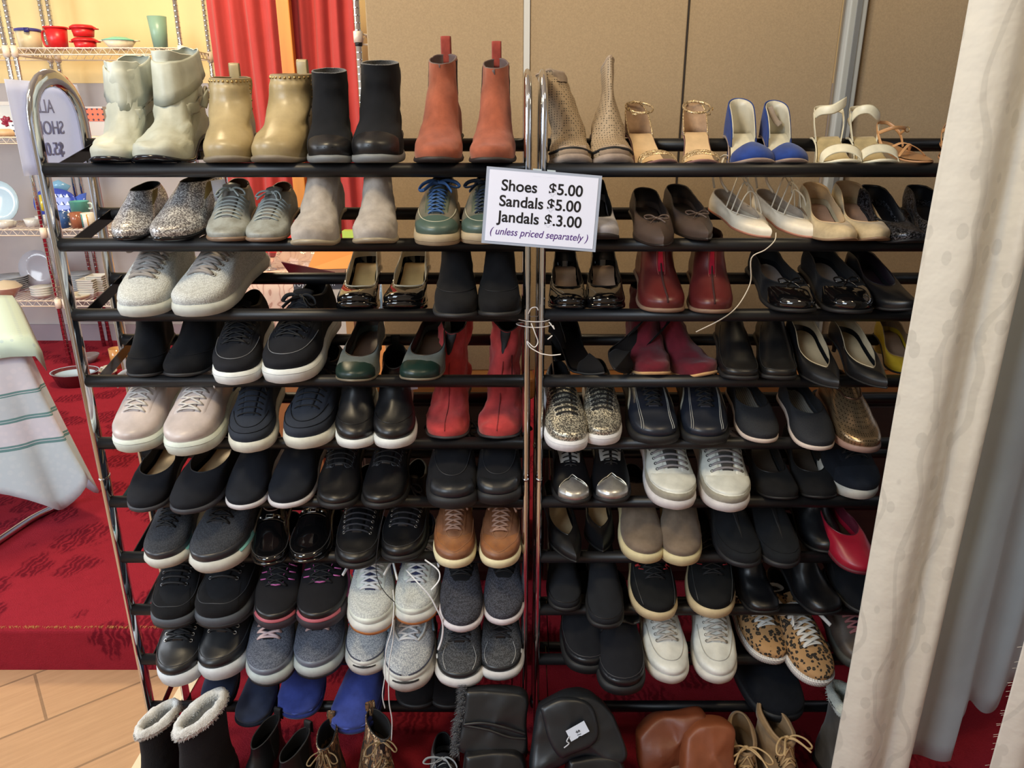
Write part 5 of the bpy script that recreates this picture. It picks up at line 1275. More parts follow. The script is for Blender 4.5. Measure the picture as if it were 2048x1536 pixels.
# ================================================================== TIER 3 left
kn = M('knit', (198, 202, 200), (166, 168, 166))
pair('sneaker', 'white knit sneaker with thick grey laces', 'shoe', 3, 'left', [(272, 632, 114, -1, {}), (390, 632, 122, -9, dict(c=dict(fx=[tagfx(.12, 0, .118, '', (.045, .02), (1.2, 0, 0))])))], laced,
     m=kn, lin=M('fabric', (150, 146, 134)), sm=M('rubber', (186, 190, 184)), lm=M('fabric', (146, 140, 136)), tm=kn, p=.017, tx=.42, vz=.088, n=4, g=.014, xf=.66, lw=.0032, lf=.8, ext=.003, top=.006, L=.262, ey=M('fabric', (176, 174, 166)), toe='round')
pt = M('patent', (20, 20, 23)); nb = M('leather', (196, 166, 112)); ng = M('leather', (206, 194, 168))
pair('court_shoe', 'black shiny platform court shoe, beige insole', 'court shoe', 3, 'left', [(705, 613, 92, -1, dict(hb=.08, oh=.012)), (806, 613, 94, -2, dict(hb=.08, oh=.012))], pump, m=pt, lin=ng, ins=nb, sm=pt, hm=pt, h=.08, p=.014, tx=.66, toe='wide', ch=.062, vz=.045, th_=.034, tw=.86, txt='Obdria', tm=M('metal', (220, 180, 90)), tpx=.42, ext=.003)
pair('ankle_boot', 'black nubuck ankle boot with side zip', 'boot', 3, 'left', [(907, 636, 96, 0, {}), (1000, 632, 94, 1, {})], boot, m=M('suede', (34, 34, 38)), lin=bkLin, h=.02, p=.009, H=.125, sw=.62, xf=.52, xb=.0, sm=M('rubber', (46, 47, 50)), fx=[zipfx(-1.5, 10, 23), seam([(8, -1.5), (9.5, -.8), (10, 0), (9.5, .8), (8, 1.5)], bkR, .0009)], ext=.005, th_=.048, L=.262)
# ================================================================== TIER 3 right
tp = M('leather', (168, 142, 122))
pair('court_shoe', 'black patent court shoe with taupe insole', 'court shoe', 3, 'right', [(1135, 615, 88, -2, dict(hb=.06)), (1214, 615, 92, -3, dict(hb=.06))], pump, m=bkP, lin=M('leather', (40, 36, 36)), ins=tp, h=.06, p=.008, tx=.66, toe='round', ch=.052, vz=.046, sm=bkP, ext=.003)
bur = M('leather', (88, 30, 30))
pair('slip_on_shoe', 'burgundy leather slip-on shoe with front seam', 'shoe', 3, 'right', [(1326, 624, 100, -1, {}), (1430, 626, 96, -4, {})], boot, m=bur, lin=M('fabric', (70, 44, 40)), h=.02, p=.008, H=.11, sw=.66, xf=.5, sm=M('rubber', (128, 102, 84)), hm=M('leather', (70, 40, 34)),
     fx=[seam([(3, 0), (8, .0), (13, .0), (16, .0)], M('suede', (70, 44, 44)), .0024, 'front_seam'), lambda s: s.kpatch('elastic_gore', M('suede', (150, 20, 44)), -.16, .16, lambda f: 14.5, lambda f: s.NK-1.5, .0014, 8, 6), seam([(14, .14), (16, .2), (22, .22)], M('fabric', (180, 90, 84)), .0006, 'stitching'), seam([(14, -.14), (16, -.2), (22, -.22)], M('fabric', (180, 90, 84)), .0006, 'stitching')], th_=.044, wr=.001)
pair('ballet_flat', 'black patent ballet flat with bow, grey insole', 'shoe', 3, 'right', [(1592, 624, 104, 3, {}), (1712, 626, 110, 2, {})], pump, m=bkS, lin=M('fabric', (24, 24, 28)), ins=M('leather', (152, 148, 146)), h=.012, p=.008, tx=.68, toe='round', ch=.048, vz=.044, cap=bkP, capx=.76, capc=-.08, bow=bkP, bx=.715, bw=.024, sm=bkR, ext=.0045, L=.25)
pair('court_shoe', 'black leather pointed shoe in shadow', 'court shoe', 3, 'right', [(1812, 622, 92, 8, dict(hb=.05, where='next to the curtain'))], pump, m=bkL, lin=M('leather', (44, 30, 42)), ins=M('leather', (52, 32, 50)), h=.05, p=.006, tx=.60, toe='almond', ch=.055, vz=.05)
# ================================================================== TIER 4 left
pair('ankle_boot', 'plain black suede ankle boot', 'boot', 4, 'left', [(282, 753, 86, 8, {}), (362, 752, 100, -4, {})], boot, m=bkS, lin=bkLin, h=.02, p=.006, H=.122, sw=.62, xf=.52, sm=M('rubber', (50, 52, 58)), fx=[seam([(5, -1.6), (8.5, -.8), (9.5, 0), (8.5, .8), (5, 1.6)], M('suede', (40, 42, 50)), .0009)], ext=.002, th_=.042, toe='round')
nv = M('canvas', (42, 44, 52))
pair('sneaker', 'black canvas sneaker with thick white sole', 'shoe', 4, 'left', [(464, 766, 104, 2, {}), (574, 763, 118, -5, {})], laced, m=nv, lin=bkLin, sm=whR, stripe=M('rubber', (196, 202, 202)), sz=(.8, .84), lm=M('fabric', (30, 31, 36)), tm=nv, p=.026, tx=.40, vz=.092, n=5, g=.015, xf=.68, ey=M('metal', (60, 60, 64)), eyestay=nv, ex0=.72, bm=.7, L=.262, ext=.0035,
     fx=[seam([(9.5, -1.1), (8.0, -.55), (7.6, 0), (8.0, .55), (9.5, 1.1)], M('plastic', (120, 122, 126)), .0008, 'stitching')])
gg2 = M('suede', (78, 86, 84)); cap2 = M('leather', (24, 58, 52))
pair('court_shoe', 'grey suede court shoe with dark green toe cap', 'court shoe', 4, 'left', [(700, 763, 92, -5, {}), (836, 760, 94, -7, {})], pump, m=gg2, lin=M('leather', (60, 46, 40)), ins=M('leather', (76, 56, 44)), sm=M('leather', (116, 108, 92)), h=.035, p=.005, tx=.68, toe='round', ch=.056, vz=.046, cap=cap2, capx=.80, capc=-.02, L=.255, sag=.004)
# ================================================================== TIER 4 right
bd = M('suede', (36, 35, 38))
pair('court_shoe', 'black suede open-sided heel turned to the right', 'court shoe', 4, 'right', [(1200, 748, 84, 28, dict(hb=.08, where='lying askew', oh=.01, tilt=-2))], dorsay, m=bd, ins=bkL, lin=bkL, sm=bkR, h=.08, p=.005, toe='point', cup=.07, L=.235)
pair('court_shoe', 'black suede pointed heel tipped on its side', 'court shoe', 4, 'right', [(1222, 752, 80, -24, dict(hb=.05, roll=-38, where='crossing its mate', oh=.02, dz=.018))], dorsay, m=bd, ins=bkL, lin=bkL, sm=bkR, h=.08, p=.005, toe='point', cup=.07, L=.235)
bs = M('suede', (96, 26, 38))
pair('slouch_boot', 'burgundy suede slouch boot', 'boot', 4, 'right', [(1306, 738, 88, 2, dict(oh=.012, hb=.06)), (1418, 745, 92, 26, dict(oh=.004, hb=.085, c=dict(bend=lambda v: (-.0, -.25*max(0, v.z-.09), 0))))], boot, m=bs, lin=bkLin, h=.05, p=.006, H=.14, sw=.66, xf=.52, sm=M('suede', (190, 150, 104)), hm=bs, wr=.005, th_=.042, toe='round', L=.24)
lf = M('leather', (34, 34, 36))
pair('loafer', 'black leather square-toe loafer', 'shoe', 4, 'right', [(1478, 759, 84, -6, {}), (1562, 758, 84, -7, {})], slipon, m=lf, lin=bkLin, sm=bkR, h=.018, p=.009, toe='square', tx=.40, vz=.09, ch=.06, th_=.04, fx=[seam([(5.2, .45), (6.5, .75), (10, 1.1), (15, 1.5)], M('leather', (58, 58, 58)), .001), seam([(5.2, -.45), (6.5, -.75), (10, -1.1), (15, -1.5)], M('leather', (58, 58, 58)), .001), seam([(5.2, -.45), (5.0, 0), (5.2, .45)], M('leather', (58, 58, 58)), .001)], ext=.004, L=.268)
pair('court_shoe', 'black leather pointed court shoe, beige insole lettered', 'court shoe', 4, 'right', [(1668, 777, 92, 3, dict(hb=.03)), (1768, 776, 88, 6, dict(hb=.03))], pump, m=M('leather', (32, 33, 37)), lin=M('leather', (176, 160, 132)), ins=M('leather', (192, 172, 138)), h=.045, p=.004, tx=.70, toe='point', ch=.052, vz=.036, hk='stiletto', txt='STYLE EXPRESS', tm=M('plastic', (50, 42, 40)), tpx=.34, L=.265, asym=.003)
pair('court_shoe', 'mustard yellow court shoe by the curtain', 'court shoe', 4, 'right', [(1826, 748, 80, -4, dict(where='', hb=.05))], pump, m=M('leather', (176, 144, 34)), lin=M('leather', (120, 96, 72)), ins=M('leather', (126, 102, 82)), h=.05, p=.005, tx=.72, toe='round', ch=.05)
# ================================================================== TIER 5 left
pk = M('leather', (186, 174, 170)); wl = M('fabric', (206, 202, 198))
pair('sneaker', 'pale pink leather sneaker with side zips', 'shoe', 5, 'left', [(262, 900, 104, -1, {}), (378, 906, 112, 0, {})], laced, m=pk, lin=M('leather', (170, 140, 124)), sm=M('rubber', (206, 214, 204)), lm=wl, tm=pk, p=.027, tx=.40, vz=.094, n=6, g=.013, xf=.70, lw=.0038, lf=.35, ls='cross', eyestay=pk, ex0=.73, L=.266, ext=.0035, stripe=M('rubber', (190, 196, 188)), sz=(.82, .86),
     fx=[zipfx(1.9, 13, 19, M('metal', (176, 150, 110))), zipfx(-1.9, 13, 19, M('metal', (176, 150, 110)))], bm=1.3)
dn = M('canvas', (52, 58, 70))
pair('sneaker', 'charcoal denim sneaker, black laces, off-white sole', 'shoe', 5, 'left', [(494, 902, 98, 3, {}), (612, 894, 108, -4, {})], laced, m=dn, lin=M('fabric', (34, 36, 42)), sm=M('rubber', (206, 206, 194)), lm=M('fabric', (28, 29, 34)), tm=dn, p=.024, tx=.38, vz=.094, n=6, g=.015, xf=.70, eyestay=dn, ex0=.73, L=.268, lw=.0032, lf=.35, ext=.0035, ls='bar', bm=1.4,
     fx=[seam([(6.6, -1.3), (6.0, -.6), (5.8, 0), (6.0, .6), (6.6, 1.3)], M('canvas', (30, 33, 42)), .0009, 'toe_seam'), seam([(10, -.8), (8.6, -.4), (8.2, 0), (8.6, .4), (10, .8)], M('canvas', (30, 33, 42)), .0009, 'toe_seam')])
pair('ankle_boot', 'black leather slip-on boot with white sole', 'boot', 5, 'left', [(706, 894, 88, 2, {}), (792, 894, 92, 6, dict(c=dict(fx=[tagfx(.12, .040, .125, '.5', (.024, .042), (0, 0, .2)), seam([(8.5, -.9), (8.2, 0), (8.5, .9)], bkL, .001)])))], boot, m=M('leather', (34, 35, 40)), lin=bkLin, p=.024, H=.12, sw=.62, xf=.50, sm=whR, th_=.046, gore=M('canvas', (30, 30, 34)), tab=bkLin, tabh=.018, ext=.004, fx=[seam([(8.5, -.9), (8.2, 0), (8.5, .9)], bkL, .001)], L=.258, wr=.0022)
co = M('suede', (170, 58, 58))
pair('slouch_boot', 'coral red suede boot with open buckled top', 'boot', 5, 'left', [(886, 876, 98, -5, dict(oh=.016)), (1000, 872, 100, -3, dict(oh=.016))], boot, m=co, lin=bkLin, h=.03, p=.005, H=.20, sw=.72, xf=.55, xb=-.02, sm=M('rubber', (60, 58, 62)), wr=.007, th_=.044, tops=(-.02, .02), fx=[seam([(3, .0), (9, .0), (14, .05), (20, .0)], M('suede', (124, 38, 40)), .0011), lambda s: s.kpatch('top_opening', bkLin, -.5, .3, lambda f: s.NK-7+5*abs((f+.1)/.4)**2, lambda f: s.NK-1.1, .0018, 12, 6)], bend=lambda v: (.0, .12*max(0, v.z-.12), 0), toe='round', L=.25)
# ================================================================== TIER 5 right
gs = M('glitter', (116, 112, 104), (226, 220, 200))
pair('sneaker', 'pewter glitter sneaker with black laces', 'shoe', 5, 'right', [(1134, 899, 92, 3, {}), (1208, 888, 88, 0, {})], laced, m=gs, lin=bkLin, sm=M('rubber', (222, 222, 224)), lm=M('fabric', (30, 31, 34)), tm=gs, p=.026, tx=.40, vz=.09, n=5, g=.015, xf=.68, ls='bar', lw=.0036, lf=.5, ey=silverM, stripe=M('rubber', (190, 190, 192)), sz=(.80, .83), L=.262, ext=.0035, bw=False, fx=[zipfx(1.8, 12, 19, silverM), zipfx(-1.7, 12, 19, silverM)])
nb_ = M('leather', (36, 44, 60)); gl_ = M('leather', (104, 104, 98)); st1 = M('fabric', (150, 152, 150))
def bowling(s, c):
    laced(s, c)
    for sg in (-1, 1):
        seam([(4.0, sg*.38), (8, sg*.42), (12, sg*.62), (17, sg*1.0)], st1, .0009, 'stitching')(s)
        seam([(4.0, sg*.44), (8, sg*.50), (12, sg*.70), (17, sg*1.08)], st1, .0009, 'stitching')(s)
        s.kpatch('side_stripe', M('leather', (150, 148, 134)), sg*1.15, sg*1.5, lambda f: 3.6, lambda f: 12, .0014, 8, 6)
        s.kpatch('side_panel', gl_, sg*1.62, sg*2.5, lambda f: 3.6, lambda f: s.NK-2, .0013, 12, 6)
    pts = [s.P(.6, f)+s.N(.6, f)*.003 for f in [-2.2+.11*k for k in range(41)]]
    mb = MB()
    for a, b in zip(pts[::2], pts[1::2]): mb.sweep([a, b], .0008, .0008, 5)
    s.put(mb, 'welt_stitching', st1)
pair('sneaker', 'navy leather bowling-style sneaker with grey stripes', 'shoe', 5, 'right', [(1308, 884, 104, 0, {}), (1416, 884, 102, -3, {})], bowling, m=nb_, lin=bkLin, sm=M('rubber', (36, 38, 42)), lm=M('fabric', (30, 30, 34)), tm=M('leather', (44, 52, 66)), p=.016, tx=.38, vz=.086, n=5, g=.010, xf=.66, toe='wide', lw=.0022, lf=.8, ext=.006, L=.27)
kf = M('knit', (46, 50, 56), (26, 28, 34)); gi = M('perf', (160, 158, 150))
pair('ballet_flat', 'black knit flat with white-edged sole, grey insole', 'shoe', 5, 'right', [(1522, 883, 88, 0, {}), (1642, 897, 90, 2, {})], pump, m=kf, lin=bkLin, ins=gi, sm=M('rubber', (206, 190, 178)), p=.012, tx=.62, toe='round', ch=.05, vz=.052, L=.255, ext=.002)
bz = M('perf', (150, 126, 96), (1, 1, 1))
pair('slip_on_shoe', 'bronze perforated leather slip-on shoe', 'shoe', 5, 'right', [(1722, 901, 94, -3, dict(where='single'))], slipon, m=bz, lin=M('leather', (110, 86, 64)), ins=M('leather', (110, 86, 64)), sm=M('rubber', (150, 120, 108)), p=.014, tx=.46, vz=.084, ch=.06, toe='round', fx=[seam([(-2.4, -1.8), (-2.6, -.8), (-3.4, -.5), (-3.4, .5), (-2.6, .8), (-2.4, 1.8)], M('metalleather', (120, 92, 78)), .0022, 'binding')], L=.262)
# ================================================================== TIER 6 left
fl = M('canvas', (40, 43, 52))
pair('ballet_flat', 'black canvas flat with tan insole', 'shoe', 6, 'left', [(283, 1019, 92, 0, {}), (378, 1024, 104, -7, {})], pump, m=fl, lin=M('fabric', (34, 36, 44)), ins=M('leather', (184, 156, 118)), sm=M('rubber', (62, 64, 72)), p=.012, tx=.64, toe='round', ch=.05, vz=.046, L=.262, ext=.003)
pair('slip_on_shoe', 'charcoal canvas slip-on shoe, thin white sole', 'shoe', 6, 'left', [(480, 1016, 92, -3, {}), (576, 1013, 98, -2, {})], slipon, m=M('canvas', (42, 46, 56)), lin=bkLin, sm=M('rubber', (202, 200, 204)), p=.012, tx=.40, vz=.084, ch=.058, toe='round', L=.262, th_=.04)
dl = M('leather', (30, 31, 36)); ll = M('fabric', (32, 33, 38))
def derbyfx(s):
    for sg in (-1, 1):
        seam([(-2, sg*1.3), (15, sg*.9), (13, sg*.75), (12.4, sg*.55), (13, sg*.3), (15, sg*.2)], M('leather', (60, 62, 68)), .0012, 'facing_edge')(s)
pair('derby_shoe', 'black leather derby with thin laces', 'shoe', 6, 'left', [(668, 1014, 94, 0, {}), (766, 1013, 98, -1, {})], laced, m=dl, lin=bkLin, sm=bkR, lm=ll, tm=dl, p=.012, h=.012, tx=.38, vz=.09, n=4, g=.016, xf=.56, lw=.0016, lf=1, eyestay=dl, ex0=.60, ls='bar', bm=.7, fx=[derbyfx], wr=.002, ext=.0035, L=.265, th_=.04, ey=M('leather', (50, 52, 58)))
pair('lace_up_shoe', 'chunky black nubuck lace-up shoe with toe bumper', 'shoe', 6, 'left', [(900, 1010, 108, 0, {}), (1000, 1003, 100, 1, {})], laced, m=M('suede', (36, 38, 46)), lin=bkLin, sm=M('rubber', (40, 42, 48)), lm=ll, tm=M('suede', (32, 34, 40)), p=.024, tx=.42, vz=.1, n=2, g=.022, xf=.52, xb=.46, lw=.002, lf=1, cap=M('leather', (42, 46, 54)), capx=.90, capc=-.08, capo=.0022, ext=.006, toe='wide', bm=1.5, fx=[seam([(12, -.9), (10, -.4), (9.4, 0), (10, .4), (12, .9)], M('leather', (58, 60, 66)), .0009, 'stitching')], L=.27, wr=.002, ey=M('metal', (90, 90, 92)))
# ================================================================== TIER 6 right
slv = M('metalleather', (196, 196, 194)); gw = M('leather', (186, 184, 180))
def brogue(s, c):
    laced(s, c)
    s.toecap(slv, .79, .10, off=.0016, pt=-.035)
    m1 = MB(); pts = []
    for i in range(31):
        y = lerp(-1, 1, i/30)*.92; X = .79+.10*y*y-.035*(1-min(1, abs(y*BW/2)/.012)); f_ = None
        x = X*s.L; yy = y*fshape(X, s.toe)*BW/2*.97; z = s.hz(x, yy+s.cen(x))
        if z is not None: pts.append(Vector((x, yy+s.cen(x), z+.002)))
    m1.sweep(pts, .0022, .0012, 6); s.put(m1, 'scalloped_trim', M('metalleather', (226, 222, 206)))
    s.spatch('quarter_panel', gw, .60, .40, lambda t: -.026-.006*t, lambda t: .026+.006*t, .0016, 12, 16)
pair('brogue', 'black brogue with silver wingtip toe', 'shoe', 6, 'right', [(1144, 1006, 84, 1, {}), (1228, 1003, 86, 0, {})], brogue, m=bkL, lin=M('leather', (150, 146, 140)), sm=bkR, lm=ll, tm=bkL, thw=.004, rise=.0, p=.01, h=.01, tx=.38, vz=.084, n=4, g=.010, xf=.56, xb=.42, lw=.0018, lf=.9, ls='bar', bm=.6, ext=.004, L=.262)
wg = M('leather', (206, 208, 200)); gyc = M('leather', (122, 120, 112)); gla = M('fabric', (142, 138, 140))
def twotone(s):
    s.kpatch('toe_rand', M('suede', (150, 146, 132)), -2.0, 2.0, lambda f: .2, lambda f: 5.0, .0018, 30, 5)
    s.toecap(wg, .80, -.05, name='toe_cap', off=.0026, klo=5.2)
    for sg in (-1, 1): s.kpatch('side_panel', M('suede', (120, 116, 104)), sg*1.55, sg*2.7, lambda f: 3, lambda f: s.NK-2, .0013, 14, 6)
pair('sneaker', 'white and grey leather sneaker with grey laces', 'shoe', 6, 'right', [(1346, 1014, 104, 1, {}), (1462, 1019, 104, 0, {})], laced, m=wg, lin=M('fabric', (80, 78, 76)), sm=M('rubber', (208, 204, 204)), lm=gla, tm=M('fabric', (70, 68, 66)), p=.02, tx=.38, vz=.092, n=5, g=.018, xf=.68, lw=.0032, lf=.6, ey=M('plastic', (60, 60, 60)), eyestay=wg, ex0=.73, ls='bar', fx=[twotone], ext=.0035, L=.27, bm=1.2)
pair('court_shoe', 'black suede round-toe court shoe, low light', 'court shoe', 6, 'right', [(1564, 998, 90, 2, dict(hb=.05)), (1648, 996, 90, 1, dict(hb=.05))], pump, m=M('suede', (40, 40, 42)), lin=M('leather', (52, 46, 42)), ins=M('leather', (74, 66, 58)), h=.05, p=.006, tx=.66, toe='round', ch=.056, vz=.046)
def nlogo(s, c):
    laced(s, c)
    for sg in (-1,):
        t = text('logo_letter', 'N', .05*s.S, M('plastic', (48, 46, 110)), s.o, (0, 0, 0), (0, 0, 0), bold=.0012)
        t2 = text('logo_outline', 'N', .05*s.S, M('plastic', (190, 190, 200)), s.o, (0, 0, 0), (0, 0, 0), bold=.0028)
        for q, o_ in ((t, .0032), (t2, .0018)):
            q.location = Vector((.38*s.L, -.041-o_, .030))*s.S; q.rotation_euler = (math.radians(62), 0, 0)
pair('sneaker', 'navy sneaker with outlined letter N on the side', 'shoe', 6, 'right', [(1725, 994, 110, 6, dict(where='single', side=-1))], nlogo, m=M('suede', (32, 38, 50)), lin=bkLin, sm=M('rubber', (196, 192, 180)), lm=ll, tm=M('suede', (32, 38, 50)), p=.02, tx=.44, vz=.09, n=4, g=.014, eyestay=M('suede', (36, 42, 54)), cap=M('suede', (38, 44, 56)), capx=.82, ext=.002, L=.27)
# ================================================================== TIER 7 left
rn = M('knit', (62, 66, 74), (34, 37, 44)); mint = M('rubber', (128, 198, 196)); gsol = M('rubber', (196, 196, 188))
def runfx(s):
    for sg in (-1, 1): s.kpatch('sole_insert', mint, sg*.75, sg*1.25, lambda f: .0, lambda f: 1.4, .0058, 8, 3)
    s.kpatch('side_logo', M('plastic', (150, 206, 202)), 1.75*s.side*-1 if s.side > 0 else 1.75, (2.3*-1 if s.side > 0 else 2.3), lambda f: 5, lambda f: 12-8*abs(abs(f)-2.0), .002, 10, 5)
pair('running_shoe', 'dark grey running shoe with mint sole inserts', 'shoe', 7, 'left', [(322, 1131, 96, -2, {}), (428, 1139, 116, -7, {})], laced, m=rn, lin=bkLin, sm=gsol, lm=ll, tm=rn, p=.024, tx=.40, vz=.088, n=5, g=.013, xf=.64, lw=.0024, lf=.6, mud=M('leather', (54, 56, 64)), mudf=1.2, ext=.004, L=.275, fx=[runfx], bm=.7, hc=M('plastic', (56, 60, 68)), bulge=.003)
def bit(s):
    s.ribbon('vamp_strap', bkP, s.line([(.52, -.034), (.525, -.02), (.53, 0), (.525, .02), (.52, .034)], .004), (1, 0, 0), .011, .0016, n=4)
    z = (s.hz(.53*s.L, s.cen(.53*s.L)) or .09)+.007
    s.put(MB().sweep([(.53*s.L+.009*math.cos(a), s.cen(.5*s.L)+.013*math.sin(a), z-abs(math.sin(a))*.002) for a in [PI/4+2*PI*k/4 for k in range(4)]], .0014, .0014, 6, closed=True), 'buckle', silverM)
    for sg in (-1, 1): s.put(MB().lathe([(0, .003), (.002, .0025), (.0032, 0)], (.53*s.L, s.cen(.5*s.L)+sg*.024, z-.006), 10), 'rivet', silverM)
pair('loafer', 'black patent loafer with silver buckle strap', 'shoe', 7, 'left', [(533, 1128, 82, 6, {}), (616, 1122, 88, 2, {})], slipon, m=bkP, lin=M('leather', (170, 140, 124)), ins=M('leather', (170, 140, 124)), sm=bkP, p=.007, tx=.46, vz=.072, ch=.05, toe='round', apron=M('leather', (70, 70, 72)), apk=5.5, apb=2.5, fx=[bit], th_=.036, L=.25, ext=.004)
l7 = pair('lace_up_shoe', 'black leather lace-up shoe with moccasin toe seam', 'shoe', 7, 'left', [(706, 1132, 98, -1, {}), (802, 1118, 98, -4, {})], laced, m=dl, lin=bkLin, sm=bkR, lm=M('fabric', (56, 56, 64)), tm=dl, p=.012, h=.01, tx=.36, vz=.092, n=5, g=.017, xf=.62, ls='bar', lw=.0018, lf=1, ey=M('metal', (150, 146, 140)), eyestay=dl, ex0=.67, bm=.8, L=.27, wr=.0018, ext=.004,
     fx=[seam([(9, -1.4), (6.8, -.9), (6.2, 0), (6.8, .9), (9, 1.4)], M('leather', (58, 60, 64)), .0012, 'toe_seam')])
br = M('worn', (128, 84, 56), (108, 68, 44))
pair('sneaker', 'tan brown leather sneaker with cream sole', 'shoe', 7, 'left', [(904, 1131, 92, -1, {}), (1002, 1130, 90, -1, {})], laced, m=br, lin=M('leather', (100, 70, 52)), sm=M('rubber', (226, 216, 176)), lm=M('fabric', (164, 128, 110)), tm=br, p=.022, tx=.38, vz=.09, n=4, g=.011, xf=.64, lw=.0036, lf=.5, ls='cross', eyestay=br, ex0=.70, L=.262, ext=.003,
     fx=[lambda s: s.toecap(M('worn', (146, 92, 50), (122, 76, 48)), .80, -.1, name='toe_vamp', off=.0005, klo=5), seam([(9, -1.3), (7.6, -.75), (7.4, -.4), (5.8, 0), (7.4, .4), (7.6, .75), (9, 1.3)], M('leather', (150, 106, 76)), .0009, 'stitching'), seam([(14, -.7), (10.5, -.3), (10, 0), (10.5, .3), (14, .7)], M('leather', (150, 106, 76)), .0009, 'stitching')])
# ================================================================== TIER 7 right
pair('court_shoe', 'black leather pointed court shoe, beige Pulp insole', 'court shoe', 7, 'right', [(1148, 1121, 80, 12, dict(hb=.03)), (1206, 1102, 78, 0, dict(hb=.05, c=dict(txt=None)))], pump, m=bkL, lin=bkL, ins=M('leather', (186, 162, 126)), h=.045, p=.005, tx=.66, toe='point', ch=.054, vz=.044, txt='Pulp', tm=M('plastic', (50, 44, 40)), tpx=.26, L=.27, asym=.002)
tc_ = M('suede', (112, 98, 84)); cs = M('rubber', (206, 194, 152))
pair('slip_on_shoe', 'taupe slip-on shoe with thick cream sole', 'shoe', 7, 'right', [(1286, 1121, 92, 0, {}), (1366, 1125, 92, -4, {})], slipon, m=tc_, lin=bkLin, sm=cs, p=.026, tx=.38, vz=.086, ch=.064, toe='round', gore=M('canvas', (30, 30, 32)), L=.268, th_=.04, wr=.0022, ext=.0045)
pair('slip_on_shoe', 'plain black fabric slip-on with front gusset', 'shoe', 7, 'right', [(1486, 1130, 92, 4, {}), (1574, 1131, 92, 7, {})], slipon, m=M('suede', (38, 42, 48)), lin=bkLin, sm=M('rubber', (40, 42, 50)), p=.012, tx=.36, vz=.09, ch=.062, toe='round', L=.27, th_=.042, ext=.003, fx=[lambda s: s.kpatch('gusset', bkLin, -.22, .22, lambda f: s.NK-9+9*abs(f)/.22*.8, lambda f: s.NK-1.1, .0012, 8, 6), seam([(7, -1.2), (6.6, 0), (7, 1.2)], M('suede', (30, 32, 38)), .0009)])
pair('ankle_boot', 'glossy black leather boot deep in shadow', 'boot', 7, 'right', [(1655, 1104, 84, 4, dict(where=''))], boot, m=M('leather', (22, 24, 30)), lin=bkLin, h=.03, p=.006, H=.13, sw=.64, wr=.003)
pair('ballet_flat', 'red leather flat shoe half behind curtain', 'shoe', 7, 'right', [(1722, 1146, 88, 8, dict(where=''))], pump, m=M('leather', (150, 22, 44)), lin=M('leather', (84, 26, 40)), ins=M('leather', (74, 60, 40)), sm=M('rubber', (90, 20, 34)), p=.01, tx=.62, toe='round', ch=.06, vz=.052, L=.26)
# ================================================================== TIER 8 left
nb2 = M('suede', (38, 41, 48))
pair('walking_shoe', 'black nubuck walking shoe with thick sole', 'shoe', 8, 'left', [(341, 1247, 98, 3, {}), (442, 1245, 112, -3, {})], laced, m=nb2, lin=bkLin, sm=M('rubber', (70, 76, 84)), lm=ll, tm=nb2, p=.022, tx=.36, vz=.096, n=5, g=.015, xf=.62, ls='bar', lw=.0028, lf=.8, ey=M('metal', (120, 124, 130)), L=.275, toe='wide', bw=False, cap=M('suede', (34, 36, 42)), capx=.9, capc=-.3, fx=[seam([(9.5, -1.5), (7.2, -.9), (6.6, -.4), (7.1, 0), (6.6, .4), (7.2, .9), (9.5, 1.5)], M('leather', (62, 66, 72)), .0009, 'toe_seam')], out=M('rubber', (44, 46, 52)), oz=.4, ext=.0045)
pkl = M('plastic', (206, 106, 176)); br2 = M('canvas', (42, 42, 48))
def pinkfx(s):
    for sg in (-1, 1):
        s.kpatch('side_sole_stripe', pkl, sg*.95, sg*2.4, lambda f: .0, lambda f: 1.2, .0058, 18, 3)
        for k in range(3):
            x = .70-.06*k; p = s.line([(x, sg*.024), (x-.01, sg*.037)], .0022); s.put(MB().sweep(p, .0018, .001, 6), 'lace_loop', pkl)
        seam([(12.5, sg*.25), (14, sg*.55), (17, sg*.85), (20, sg*1.1)], pkl, .0013, 'piping')(s)
    s.put(MB().sweep(s.line([(.735, -.016), (.755, -.010), (.762, 0), (.755, .010), (.735, .016)], .003), .0022, .0012, 6), 'lace_guard', pkl)
    s.kpatch('toe_bumper', M('rubber', (176, 92, 104)), -.75, .75, lambda f: 0, lambda f: 1.8, .0062, 16, 3)
pair('running_shoe', 'black running shoe with pink piping and trim', 'shoe', 8, 'left', [(546, 1250, 98, 1, {}), (643, 1251, 104, 4, {})], laced, m=br2, lin=bkLin, sm=M('rubber', (66, 60, 70)), lm=M('fabric', (34, 34, 40)), tm=br2, p=.024, tx=.36, vz=.094, n=5, g=.014, xf=.62, lw=.0024, lf=.6, fx=[pinkfx], L=.275, mud=M('leather', (34, 34, 40)), mudf=1.4, ext=.0045, bm=.8, bulge=.003)
wr_ = M('knit', (206, 210, 206), (168, 172, 172)); wlt = M('leather', (206, 212, 204)); wlc = M('fabric', (222, 224, 226)); nvy = M('plastic', (40, 44, 96))
def gumfx(s):
    s.kpatch('toe_overlay', wlt, -1.25, 1.25, lambda f: 0, lambda f: 4.6-1.2*abs(f)/1.25, .0022, 26, 5)
    s.band(M('rubber', (196, 128, 72)), 0, .38, ext=.0052, name='gum_outsole')
    for sg in (-1, 1):
        seam([(8, sg*1.3), (12, sg*1.5), (15, sg*1.9)], nvy, .0026, 'side_stripe')(s); seam([(12, sg*1.3), (14, sg*1.6), (15, sg*2.1)], nvy, .0018, 'side_stripe')(s)
    s.put(MB().sweep(s.line([(.66, 0), (.648, 0)], .003), .005, .001, 4), 'lace_window', nvy)
